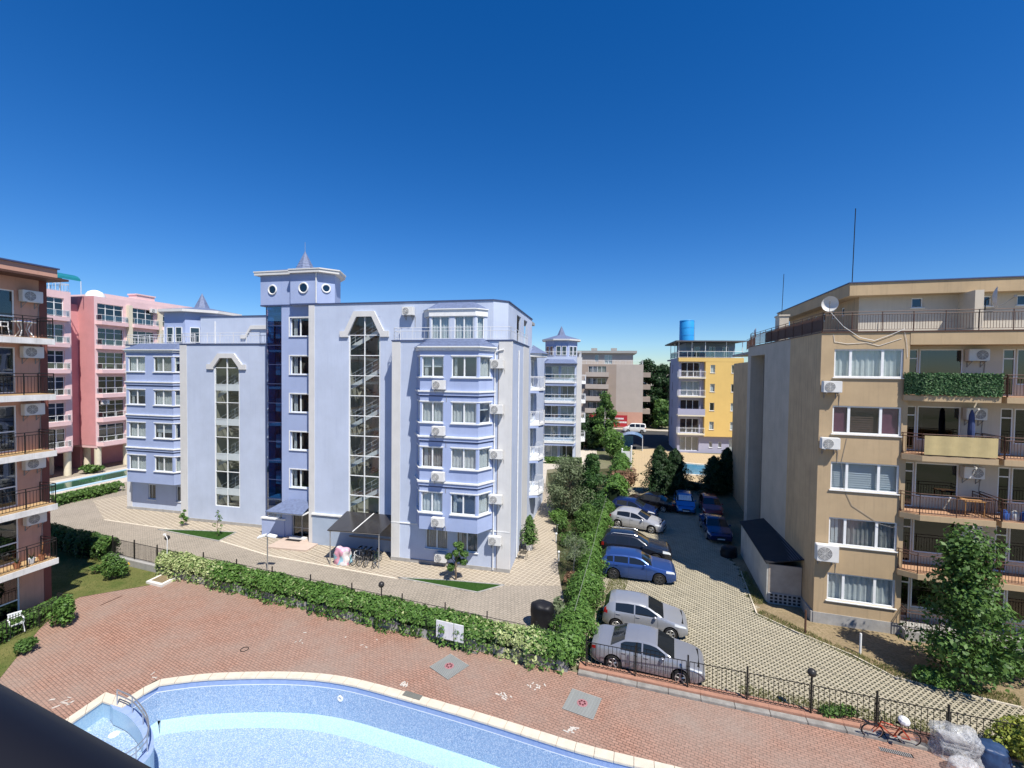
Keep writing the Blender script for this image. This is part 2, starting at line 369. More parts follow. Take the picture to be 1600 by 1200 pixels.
def patch_mat(name, c1, c2, scale, c3=None, s2=14.0, rough=0.95, bump=0.5):
    m = bpy.data.materials.new(name); m.use_nodes = True; t = m.node_tree; L = t.links; b = t.nodes['Principled BSDF']; b.inputs['Roughness'].default_value = rough
    b.inputs['Specular IOR Level'].default_value = 0.1
    tc = N(t, 'ShaderNodeTexCoord'); n1 = N(t, 'ShaderNodeTexNoise', Scale=scale, Detail=8.0, Roughness=0.7); L.new(tc.outputs['Object'], n1.inputs['Vector'])
    r = N(t, 'ShaderNodeMapRange'); r.inputs['From Min'].default_value = 0.38; r.inputs['From Max'].default_value = 0.62; L.new(n1.outputs['Fac'], r.inputs['Value'])
    mx = N(t, 'ShaderNodeMix', data_type='RGBA'); L.new(r.outputs[0], mx.inputs['Factor']); mx.inputs['A'].default_value = (*c1,1); mx.inputs['B'].default_value = (*c2,1)
    n2 = N(t, 'ShaderNodeTexNoise', Scale=s2, Detail=6.0, Roughness=0.75); L.new(tc.outputs['Object'], n2.inputs['Vector'])
    r2 = N(t, 'ShaderNodeMapRange'); r2.inputs['From Min'].default_value = 0.45; r2.inputs['From Max'].default_value = 0.7; L.new(n2.outputs['Fac'], r2.inputs['Value'])
    m2 = N(t, 'ShaderNodeMix', data_type='RGBA'); L.new(r2.outputs[0], m2.inputs['Factor']); L.new(mx.outputs['Result'], m2.inputs['A']); m2.inputs['B'].default_value = (*(c3 or tuple(c*0.6 for c in c1)),1)
    L.new(m2.outputs['Result'], b.inputs['Base Color'])
    bp = N(t, 'ShaderNodeBump', Strength=bump, Distance=0.03); L.new(n2.outputs['Fac'], bp.inputs['Height']); L.new(bp.outputs[0], b.inputs['Normal'])
    MATS[name] = m; return m
def mosaic_mat(name, cols, cell=0.028):
    m = bpy.data.materials.new(name); m.use_nodes = True; t = m.node_tree; L = t.links; b = t.nodes['Principled BSDF']; b.inputs['Roughness'].default_value = 0.35
    tc = N(t, 'ShaderNodeTexCoord'); sn = N(t, 'ShaderNodeVectorMath', operation='SNAP'); sn.inputs[1].default_value = (cell,cell,cell); L.new(tc.outputs['Object'], sn.inputs[0])
    wn = N(t, 'ShaderNodeTexWhiteNoise'); L.new(sn.outputs[0], wn.inputs['Vector'])
    cr = N(t, 'ShaderNodeValToRGB'); cr.color_ramp.interpolation = 'CONSTANT'; L.new(wn.outputs['Value'], cr.inputs[0])
    e = cr.color_ramp.elements; e[0].color = (*cols[0],1); e[0].position = 0; e[1].color = (*cols[1],1); e[1].position = 1/len(cols)
    for k in range(2, len(cols)): x = e.new(k/len(cols)); x.color = (*cols[k],1)
    n1 = N(t, 'ShaderNodeTexNoise', Scale=1.1, Detail=6.0, Roughness=0.7); L.new(tc.outputs['Object'], n1.inputs['Vector'])
    r = N(t, 'ShaderNodeMapRange'); r.inputs['From Min'].default_value = 0.4; r.inputs['From Max'].default_value = 0.7; r.inputs['To Max'].default_value = 0.35; L.new(n1.outputs['Fac'], r.inputs['Value'])
    mx = N(t, 'ShaderNodeMix', data_type='RGBA'); L.new(r.outputs[0], mx.inputs['Factor']); L.new(cr.outputs[0], mx.inputs['A']); mx.inputs['B'].default_value = (0.33,0.42,0.55,1)
    L.new(mx.outputs['Result'], b.inputs['Base Color']); MATS[name] = m; return m
REDP = paver_mat('red_pavers', (0.38,0.215,0.155), (0.315,0.175,0.125), (0.105,0.062,0.046), 0.22, 0.11, 0.012, R(28), dirtc=(0.285,0.225,0.185), dirt=0.85, dscale=0.20)
GREYP = paver_mat('grey_pavers', (0.35,0.305,0.245), (0.29,0.255,0.205), (0.13,0.112,0.09), 0.26, 0.16, 0.016, R(-40), dirtc=(0.37,0.32,0.26), dirt=0.5, dscale=0.3)
APRON = paver_mat('diamond_pavers', (0.31,0.26,0.195), (0.26,0.22,0.17), (0.56,0.49,0.38), 0.30, 0.30, 0.026, R(33), dirtc=(0.42,0.36,0.28), dirt=0.55, off=0.0)
GRASS = patch_mat('lawn_green', (0.085,0.115,0.030), (0.19,0.175,0.065), 0.6, (0.055,0.08,0.02), 30)
GRASSD = patch_mat('clipped_grass', (0.030,0.085,0.016), (0.045,0.10,0.022), 2.0, (0.02,0.055,0.012), 40)
SOIL = patch_mat('dry_soil', (0.30,0.23,0.14), (0.22,0.165,0.10), 0.5, (0.14,0.12,0.06), 8)
BEDS = patch_mat('planted_soil', (0.05,0.055,0.025), (0.10,0.085,0.05), 0.9, (0.03,0.045,0.015), 12)
DUST = patch_mat('far_ground', (0.24,0.21,0.15), (0.11,0.125,0.06), 0.02, (0.16,0.15,0.09), 0.3)
ASPH = patch_mat('asphalt', (0.055,0.055,0.056), (0.075,0.074,0.072), 0.8, (0.045,0.045,0.045), 25)
SANDP = paver_mat('sandy_tiles', (0.50,0.38,0.22), (0.46,0.35,0.20), (0.36,0.27,0.16), 0.4, 0.4, 0.012, R(16), dirtc=(0.42,0.33,0.22), dirt=0.4, off=0.0)
PALEP = paver_mat('pale_tiles', (0.55,0.49,0.41), (0.50,0.45,0.38), (0.40,0.36,0.30), 0.5, 0.5, 0.012, R(16), dirtc=(0.46,0.41,0.34), dirt=0.4, off=0.0)
COPING = mat('cream_stone', (0.62,0.55,0.44), 0.7, 0.12, 3, 0.2, 30)
MOS = mosaic_mat('pool_mosaic', [(0.19,0.28,0.44),(0.24,0.35,0.52),(0.30,0.42,0.57),(0.46,0.54,0.64),(0.26,0.38,0.54)])
MOSL = mosaic_mat('pale_mosaic', [(0.28,0.45,0.57),(0.34,0.50,0.60),(0.38,0.53,0.61),(0.30,0.46,0.58)])
TILEB = mosaic_mat('waterline_tile', [(0.24,0.33,0.55),(0.26,0.35,0.57),(0.28,0.37,0.59)], 0.1)
# ------------------------------------------------------------------ pool plan
def pxs(l, z=0.0): return [gnd(x, y, z).to_2d() for x, y in l]
far = pxs([(197,1092),(243,1063),(330,1052.5),(450,1050),(540,1058),(640,1083),(760,1117),(900,1160),(1000,1185),(1060,1199)])
far += [Vector((7.6,13.1)), Vector((9.6,12.0)), Vector((11.0,10.4)), Vector((11.4,8.6)), Vector((10.6,7.0)), Vector((8.5,6.0)), Vector((2.0,5.6)), Vector((-6.0,5.6)), Vector((-12.0,6.2)), Vector((-15.8,7.4))]
def smooth(pl, n=4, closed=False):
    out = []; m = len(pl)
    for i in range(m if closed else m-1):
        p0 = pl[(i-1) % m] if (closed or i > 0) else pl[i]; p1 = pl[i]; p2 = pl[(i+1) % m]; p3 = pl[(i+2) % m] if (closed or i+2 < m) else p2
        for k in range(n):
            t = k/n; out.append(0.5*((2*p1)+(p2-p0)*t+(2*p0-5*p1+4*p2-p3)*t*t+(3*p1-p0-3*p2+p3)*t**3))
    if not closed: out.append(pl[-1])
    return out
kids_l = pxs([(95,1130)])
K0 = gnd(165,1082).to_2d(); K1 = far[0]
mainl = [far[0]]+smooth(far[1:], 4)
outline = [K0]+mainl+[kids_l[0]+(kids_l[0]-K0)*3.2]          # outer edge of the coping, clockwise from the kids' corner
def offset(pl, d, closed=True):
    out = []; n = len(pl)
    for i in range(n):
        a = pl[(i-1) % n]; b = pl[i]; c = pl[(i+1) % n]
        e1 = (b-a).normalized(); e2 = (c-b).normalized(); n1 = Vector((e1.y,-e1.x)); n2 = Vector((e2.y,-e2.x)); q = (n1+n2)
        q = q.normalized()/max(0.5, math.cos(n1.angle(n2, 0)/2)) if q.length > 1e-6 else n1
        out.append(b+q*d)
    return out
inner = offset(outline, 0.34)
# clockwise outline: right-hand side is inside
def holed(name, outer, hole, z, m):
    ps = [[Vector((p[0],p[1],0)) for p in outer], [Vector((p[0],p[1],0)) for p in hole]]
    tri = tessellate_polygon(ps); fl = [p for l in ps for p in l]
    b = MB(); b.v = [(p.x,p.y,z) for p in fl]; b.f = [list(t) for t in tri]
    o = b.build(name, m); o['kind'] = 'structure'
    me = o.data
    if me.polygons and sum(p.normal.z for p in me.polygons) < 0: me.flip_normals()
    return o
holed('ground', [(-1500,-400),(1500,-400),(1500,2200),(-1500,2200)], outline, -0.03, DUST)
# the line of the garden wall, hedge and fence
WL = lambda x: 18.42-(x-2.56)*(0.358 if x < 2.56 else 0.318)
terr = [(-30,-6),(22,-6),(22,WL(22)),(17,WL(17)),(2.56,WL(2.56)),(-19.3,WL(-19.3))]+[tuple(p) for p in pxs([(285,902),(230,915),(125,933),(100,945),(60,985),(0,1060)])]+[(-19.0,12),(-24,4)]
holed('terrace', terr, outline, 0.0, REDP)
pool = MB(); T_ = mainl; Ti = inner[1:1+len(mainl)]
def strip(b, A, za, B, zb):
    for i in range(len(A)-1): b.poly([(A[i].x,A[i].y,za),(A[i+1].x,A[i+1].y,za),(B[i+1].x,B[i+1].y,zb),(B[i].x,B[i].y,zb)])
I1 = Ti; I2 = offset(inner, 0.05)[1:1+len(mainl)]; I3 = offset(inner, 0.65)[1:1+len(mainl)]
b = MB(); strip(b, I1, -0.30, I2, -1.40); pool_o = b.build('pool', MOS, None, smooth=True); pool_o['kind'] = 'structure'
b = MB(); strip(b, I1, -0.012, I1, -0.27); b.build('waterline_band', TILEB, pool_o, smooth=True)
b = MB(); strip(b, I1, -0.27, I1, -0.30); b.build('white_line', WHITE, pool_o)
b = MB(); strip(b, I2, -1.40, I3, -1.56); b.build('cove', MOSL, pool_o, smooth=True)
fl = offset(inner, 0.65)
b = MB(); b.v = [(p.x,p.y,-1.56-0.02*max(0,(12-p.y))) for p in fl]; b.f = [list(t) for t in tessellate_polygon([[Vector((p.x,p.y,0)) for p in fl]])]; b.build('pool_floor', MOS, pool_o)
# coping stones, one by one
def stone_run(A, B, gap=0.006, wd=0.5, z0=-0.05, z1=0.028):
    dist = [0]
    for i in range(len(A)-1): dist.append(dist[-1]+(A[i+1]-A[i]).length)
    def at(P, s):
        for i in range(len(A)-1):
            if s <= dist[i+1] or i == len(A)-2:
                t = (s-dist[i])/max(1e-6, dist[i+1]-dist[i]); return P[i].lerp(P[i+1], min(1, t))
    n = max(1, round(dist[-1]/wd)); out = []
    for k in range(n):
        s0, s1 = dist[-1]*k/n+gap, dist[-1]*(k+1)/n-gap; dz = random.uniform(-0.002, 0.002)
        a, c, e, g = at(A, s0), at(A, s1), at(B, s1), at(B, s0); m = MB()
        m.hexa([(a.x,a.y,z0),(g.x,g.y,z0),(e.x,e.y,z0),(c.x,c.y,z0),(a.x,a.y,z1+dz),(g.x,g.y,z1+dz),(e.x,e.y,z1+dz),(c.x,c.y,z1+dz)])
        m.build('coping_stone', COPING, pool_o, bevel=0.008)
ext = [p for p in mainl]; iext = offset(inner, 0.03)[1:1+len(mainl)]
stone_run(ext[:46], iext[:46], wd=0.62)
stone_run([outline[-1], K0], [offset(inner, 0.03)[-1], offset(inner, 0.03)[0]], wd=0.62)
stone_run([K0, K1], [offset(inner, 0.03)[0], offset(inner, 0.03)[1]], wd=0.5)
# children's pool behind a curved dividing wall with a handrail
arc = smooth(pxs([(190,1098),(215,1110),(232,1130),(240,1150),(238,1175),(220,1197)]), 4)
arc = [far[0]+Vector((-0.45,0.1))]+arc+[arc[-1]+Vector((-0.25,-0.6)), arc[-1]+Vector((-0.8,-1.25)), arc[-1]+Vector((-1.6,-1.8)), arc[-1]+Vector((-3.2,-2.3))]
ain = [p+(Vector((-14.9,13.9))-p).normalized()*0.30 for p in arc]
dw = MB()
strip(dw, arc, 0.0, arc, -1.75); strip(dw, ain, 0.0, ain, -0.60); dw.build('divider_wall', MOSL, pool_o, smooth=True)
dt = MB(); strip(dt, arc, 0.001, ain, 0.001); dt.build('divider_top', TILEB, pool_o)
kf = ain+[outline[-1]+Vector((0.1,0)), offset(inner,0.0)[-1], offset(inner,0.0)[0], offset(inner,0.0)[1]]
b = MB(); b.v = [(p.x,p.y,-0.62) for p in kf]; b.f = [list(t) for t in tessellate_polygon([[Vector((p.x,p.y,0)) for p in kf]])]; b.build('kids_floor', MOS, pool_o)
b = MB(); q = [offset(inner,0.0)[-1], offset(inner,0.0)[0], offset(inner,0.0)[1]]; strip(b, q, -0.012, q, -0.62); b.build('kids_wall', MOSL, pool_o)
b = MB(); c = gnd(178,1148,-0.62); b.lathe([(0.16,0),(0.16,0.02),(0.10,0.03),(0.02,0.03)], (c.x,c.y,-0.62), 16); b.build('floor_drain', WHITE, pool_o)
c = None
for i, p in enumerate(Ti):
    pass
jet = [min(Ti, key=lambda p, x=x: abs(p.x-x)) for x in (-6.9,)]
for p in jet:
    i = Ti.index(p); e = (Ti[min(i+1,len(Ti)-1)]-Ti[max(i-1,0)]).normalized(); n = Vector((e.y,-e.x)); b = MB(face(p-e*0.5, p+e*0.5))
    b.lathe([(0.13,0.0),(0.13,0.02),(0.07,0.03),(0.065,0.0)], (0.5,0.03,-0.62), 14, 'y'); b.build('inlet_ring', WHITE, pool_o)
sk = thing('skimmer_lid', 'grey slatted skimmer lid set in the cream pool coping', 'lid'); T = face(gnd(632,1081).to_2d()-Vector((0,0.10)), gnd(659,1089).to_2d()-Vector((0,0.10)))
for k in range(9):
    m = MB(T); m.box(T.L*k/9+0.004,T.L*(k+1)/9-0.004,-0.13,0.13,0.03,0.04); m.build('slat', mat('lid_grey',(0.16,0.16,0.14),0.7,0.15), sk)
hr = thing('pool_handrail', 'curved grey steel double handrail on the dividing wall of the childrens pool', 'handrail', (0,0,0))
b = MB(); mid = [(a+c2)/2 for a, c2 in zip(arc, ain)]; hp = mid[1:-2]
for z in (0.42, 0.60): b.path([(p.x,p.y,z) for p in hp], 0.022, 6)
b.build('rail', STEEL, hr, smooth=True)
for k in range(0, len(hp), 4):
    m = MB(); m.tube((hp[k].x,hp[k].y,0.0),(hp[k].x,hp[k].y,0.60),0.02,6); m.build('post', STEEL, hr)
# ------------------------------------------------------------------ paved court, apron, beds and lawns
sheet('courtyard_paving', [(-19.3,WL(-19.3)),(2.56,WL(2.56)),(3.1,25.5),(4.0,39.7),(3.9,56),(3.0,64),(-62,70),(-62,WL(-19.3)+15),(-44,WL(-44))], -0.012, GREYP)
ap = pxs([(163,812),(300,832),(420,868),(620,904),(745,927),(792,915),(876,915)])
sheet('diamond_apron', [tuple(p) for p in ap]+[(3.7,39),(3.4,52),(-8,52),(-34,48),(-39,41.5)], -0.004, APRON)
def kerb(pts, wd=0.10, h=0.05, name='kerb', m=None, z=0.0):
    o = None; b = MB()
    for a, c in zip(pts, pts[1:]):
        F = face(a, c); b.T = F; b.box(0, F.L, -wd/2, wd/2, z-0.03, z+h)
    o = b.build(name, m or CONC); o['kind'] = 'structure'; return o
kerb([tuple(p) for p in ap][:4], 0.12, 0.015, 'paving_edge', COPING)
tri1 = pxs([(622,903),(746,926),(788,914.5),(700,907)]); sheet('lawn_triangle', [tuple(p) for p in tri1], 0.02, GRASSD)
kerb([tuple(p) for p in tri1]+[tuple(tri1[0])], 0.08, 0.045, 'lawn_kerb')
tri2 = pxs([(247,827.5),(342,845.5),(369,832),(300,829)]); sheet('lawn_wedge', [tuple(p) for p in tri2], 0.02, GRASSD)
kerb([tuple(p) for p in tri2]+[tuple(tri2[0])], 0.08, 0.045, 'lawn_kerb')
lawn = [tuple(p) for p in pxs([(285,902),(230,915),(125,933),(100,945)])]+[(-27,23.4),(-34,27),(-40,33.6)]+[(x,WL(x)-0.15) for x in (-40,-30,-19.5)]
sheet('lawn', lawn, 0.012, GRASS)
lawn2 = [tuple(p) for p in pxs([(100,945),(60,985),(0,1060)])]+[(-19.2,12.2),(-24,12),(-27,18),(-25.5,23.2)]
sheet('lawn_border', lawn2, 0.012, GRASS)
sheet('planting_bed', [(3.02,25.5),(3.06,28),(4.02,39.7),(4.11,46),(4.5,55),(13.4,58.5),(9.0,41),(5.9,28),(3.6,20.2),(2.9,20.6)], 0.004, BEDS)
IV = lambda y: 3.0+(y-18.6)*0.290          # x of the ivy fence at depth y
park = [(IV(18.4)-0.1,18.55)]+[(x,WL(x)+0.25) for x in (6,10,14,18,22)]+[(22,16.2),(19.4,16.6),(16.0,18.2),(15.3,19.7),(14.0,21.3),(12.9,23.0),(14.6,28),(15.2,31),(16.5,34),(18.2,40),(20,48.5),(11.5,48.5)]
sheet('parking_bed', park, -0.008, BEDS)
sheet('dirt_verge', [(22,16.2),(19.4,16.6),(16.0,18.2),(15.3,19.7),(14.0,21.3),(12.9,23.0),(14.6,28),(15.2,31),(16.5,34),(18.2,40),(22,44),(40,40),(40,10)], 0.008, SOIL)
kerb([(19.4,16.6),(16.0,18.2),(15.3,19.7),(14.0,21.3),(12.9,23.0),(14.6,28)], 0.07, 0.06, 'verge_edging', COPING)
# grass-paver slabs: real lattices, the 300 nearest one by one
def inside(p, poly):
    r = False; n = len(poly)
    for i in range(n):
        a, c = poly[i], poly[(i+1) % n]
        if (a[1] > p[1]) != (c[1] > p[1]) and p[0] < (c[0]-a[0])*(p[1]-a[1])/(c[1]-a[1])+a[0]: r = not r
    return r
SLAB = mat('concrete_slab', (0.41,0.365,0.265), 0.9, 0.18, 1.3, 0.3, 30)
sw, sh, st = 0.60, 0.40, 0.05
def slab(b, T):
    xs = [0.008]; ys = [0.008]
    for k in range(4): xs += [0.008+0.146*k+0.030, 0.008+0.146*k+0.122]
    for k in range(2): ys += [0.014+0.186*k+0.036, 0.014+0.186*k+0.150]
    xs.append(sw-0.008); ys.append(sh-0.014); ys[0] = 0.014; b.T = T
    for i in range(len(xs)-1):
        for j in range(len(ys)-1):
            h = i % 2 == 1 and j % 2 == 1; a, c, e, g = xs[i], xs[i+1], ys[j], ys[j+1]
            if not h: b.poly([(a,e,st),(c,e,st),(c,g,st),(a,g,st)])
            else:
                for q in (((a,e),(c,e)),((c,e),(c,g)),((c,g),(a,g)),((a,g),(a,e))): b.poly([(*q[0],0),(*q[0],st),(*q[1],st),(*q[1],0)])
    a, c, e, g = xs[0], xs[-1], ys[0], ys[-1]
    for q in (((a,e),(c,e)),((c,e),(c,g)),((c,g),(a,g)),((a,g),(a,e))): b.poly([(*q[0],0),(*q[1],0),(*q[1],st),(*q[0],st)])
ra = R(-61.4); ex, ey = Vector((math.cos(ra),math.sin(ra))), Vector((-math.sin(ra),math.cos(ra))); o0 = Vector((10,30)); cells = []
for i in range(-70, 70):
    for j in range(-80, 80):
        p = o0+ex*(i*sw)+ey*(j*sh); c = p+ex*sw/2+ey*sh/2
        if inside(c, park): cells.append((c.y+abs(c.x-8)*0.3, p))
cells.sort(key=lambda q: q[0])
pk = bpy.data.objects['parking_bed']
b = MB(); slab(b, None); sm = b.mesh('paving_slab'); sm.materials.append(SLAB)
for k, (d, p) in enumerate(cells[:300]):
    o = bpy.data.objects.new('paving_slab', sm); COL.objects.link(o); o.parent = pk; o.location = (p.x,p.y,-0.02+random.uniform(-0.004,0.003)); o.rotation_euler = (random.uniform(-0.008,0.008),random.uniform(-0.008,0.008),ra)
b = MB()
for d, p in cells[300:]:
    zz = -0.02+random.uniform(-0.003,0.003); slab(b, lambda x, y, z, p=p, zz=zz: (p.x+ex.x*x+ey.x*y, p.y+ex.y*x+ey.y*y, z+zz))
o = link('paving_slabs', b.mesh('paving_slabs'), SLAB, pk); o['kind'] = 'stuff'
# far yard, street, pools
sheet('sandy_yard', [(13.4,57.0),(11.5,48.8),(20,48.8),(34,46),(44,52),(44,66),(28,70.5),(24,74),(16.5,72)], -0.006, SANDP)
sheet('street', [(-80,112),(120,60),(120,72),(24,98),(-80,124)], -0.010, ASPH)
sheet('driveway', [(16.5,72),(24,74),(28,71),(31,84),(21,86.5)], -0.016, ASPH)
sheet('far_pavement', [(-80,124.5),(24,98.5),(120,72.5),(120,75),(24,101),(-80,127)], 0.05, PALEP)
sheet('pale_court', [(3.9,50),(4.6,57),(12,61),(15,80),(-20,86),(-16,55)], -0.002, PALEP)
# ------------------------------------------------------------------ blue apartment building
rb = random.Random(11)
BB = thing('apartment_building', 'pale blue apartment building with glass lift tower, spired turret and bay windows', 'building', (-0.018,27.487,0), R(-12.5))
BBM = Matrix.Translation((-0.018,27.487,0)) @ Matrix.Rotation(R(-12.5), 4, 'Z')
ST = 2.78
PANELB = mat('grey_blue_panel', (0.36,0.43,0.53), 0.6, 0.08, 1.0)
STAIRW = mat('white_stair', (0.78,0.78,0.76), 0.7, 0.08, 3)
STAIRD = mat('stair_tread', (0.30,0.28,0.25), 0.8, 0.1, 3)
INTB = mat('beige_stairwell', (0.52,0.49,0.41), 0.9, 0.1, 1.5)
def cap(parent, pts, z, wd=0.30, h=0.07, m=NAVYTRIM, name='parapet_cap'):
    b = MB()
    for a, c in zip(pts, pts[1:]): b.T = face(a, c); b.box(-0.02, b.T.L+0.02, -wd+0.06, 0.06, z, z+h)
    return b.build(name, m, parent)
def pilaster(parent, T, s0, s1, z0, z1, m=STRIP, d=0.03, name='pilaster'):
    b = MB(T); b.box(s0, s1, -0.05, d, z0, z1); return b.build(name, m, parent)
def ledge(parent, pts, z0, z1, out=0.08, m=SILLW, name='ledge', inn=0.1):
    """band around an open plan polyline (left to right, outside on the right-hand side)"""
    P = [Vector(p) for p in pts]; O = []; I = []
    for i, p in enumerate(P):
        e1 = (p-P[i-1]).normalized() if i > 0 else (P[1]-p).normalized(); e2 = (P[i+1]-p).normalized() if i < len(P)-1 else e1
        n1 = Vector((e1.y,-e1.x)); n2 = Vector((e2.y,-e2.x)); q = (n1+n2).normalized()/max(0.4, math.cos(n1.angle(n2,0)/2)); O.append(p+q*out); I.append(p-q*inn)
    b = MB(); b.prism([tuple(x) for x in O]+[tuple(x) for x in I[::-1]], z0, z1); return b.build(name, m, parent)
def bay(parent, plan, floors, zbot, ztop, rnd, holes_front, side_l=True, side_r=True, acs=None, wm=None, last_roof=True, depth_roof=0.55, wall_y=0.0, sill_h=1.0, head=2.25):
    """plan: A wall-left, B front-left, C front-right, D wall-right; floors: floor heights"""
    A, B, C, D = [Vector(p) for p in plan]; FL, FF, FR = face(A,B), face(B,C), face(C,D)
    hl = []; hf = []; hr_ = []
    for f in floors:
        z0, z1 = f+sill_h, f+head
        for (a, c) in holes_front: hf.append((a-B.x, c-B.x, z0, z1))
        if side_l: hl.append((FL.L*0.25, FL.L-0.10, z0, z1))
        if side_r: hr_.append((0.12, FR.L*0.78, z0, z1))
    wall(parent, FL, 0, FL.L, zbot, ztop, hl, BLUE2, 0.14, 'bay_wall'); wall(parent, FF, 0, FF.L, zbot, ztop, hf, BLUE2, 0.14, 'bay_wall'); wall(parent, FR, 0, FR.L, zbot, ztop, hr_, BLUE2, 0.14, 'bay_wall')
    b = MB(); b.poly([(*A,zbot),(*B,zbot),(*C,zbot),(*D,zbot)]); b.build('bay_soffit', BLUE2, parent)
    for f in floors:
        z0, z1 = f+sill_h, f+head
        for T, hs in ((FL, hl), (FF, hf), (FR, hr_)):
            for h in hs:
                if abs(h[2]-z0) < 1e-6:
                    window(parent, T, h[0], h[1], h[2], h[3], 2 if h[1]-h[0] > 1.0 else 1, rec=0.08, sill=False, rnd=rnd)
        lf = max(c for a, c in holes_front[:1]); rf = min(a for a, c in holes_front[-1:])
        Al = A.lerp(B, 0.2); Dr = C.lerp(D, 0.85)
        ledge(parent, [Al, B, (lf+0.04, B.y)], z0-0.07, z0-0.004, 0.09, SILLW, 'sill'); ledge(parent, [(rf-0.04, C.y), C, Dr], z0-0.07, z0-0.004, 0.09, SILLW, 'sill')
        ledge(parent, [Al, B, (lf+0.04, B.y)], z1+0.003, z1+0.07, 0.03, SILLW, 'head_trim'); ledge(parent, [(rf-0.04, C.y), C, Dr], z1+0.003, z1+0.07, 0.03, SILLW, 'head_trim')
        if f > floors[0]+0.1:
            ledge(parent, [A, B, C, D], f+0.08, f+0.17, 0.13, SILLW, 'cornice'); ledge(parent, [A, B, C, D], f-0.12, f+0.077, 0.07, BLUE2, 'cornice_band'); ledge(parent, [A, B, C, D], f-0.20, f-0.123, 0.02, NAVYTRIM, 'cornice_line')
    # hipped shingle roof with gutter
    ledge(parent, [A, B, C, D], ztop-0.22, ztop-0.04, 0.10, SILLW, 'eave_fascia'); ledge(parent, [A, B, C, D], ztop-0.04, ztop+0.03, 0.20, WHITE, 'gutter')
    P = [A, B, C, D]; q = 0.18; e = [(A.x-q, A.y), (B.x-q*0.7, B.y-q), (C.x+q*0.7, C.y-q), (D.x+q, D.y)]
    t = [(A.x+0.75, A.y), (B.x+0.35, A.y-0.02), (C.x-0.35, D.y-0.02), (D.x-0.75, D.y)]
    b = MB(); nrow = 5
    for i in range(3):
        for r_ in range(nrow):
            k0, k1 = r_/nrow, (r_+1)/nrow
            def lp(u, k): return (u[0]+(t[e.index(u)][0]-u[0])*k, u[1]+(t[e.index(u)][1]-u[1])*k)
            a0, c0, c1, a1 = lp(e[i],k0), lp(e[i+1],k0), lp(e[i+1],k1), lp(e[i],k1); zz = ztop+0.03+depth_roof*k0; zt = ztop+0.03+depth_roof*k1
            b.poly([(*a0,zz+0.02),(*c0,zz+0.02),(*c1,zt),(*a1,zt)]); b.poly([(*a0,zz),(*c0,zz),(*c0,zz+0.02),(*a0,zz+0.02)])
    b.build('bay_roof', ROOFB, parent)
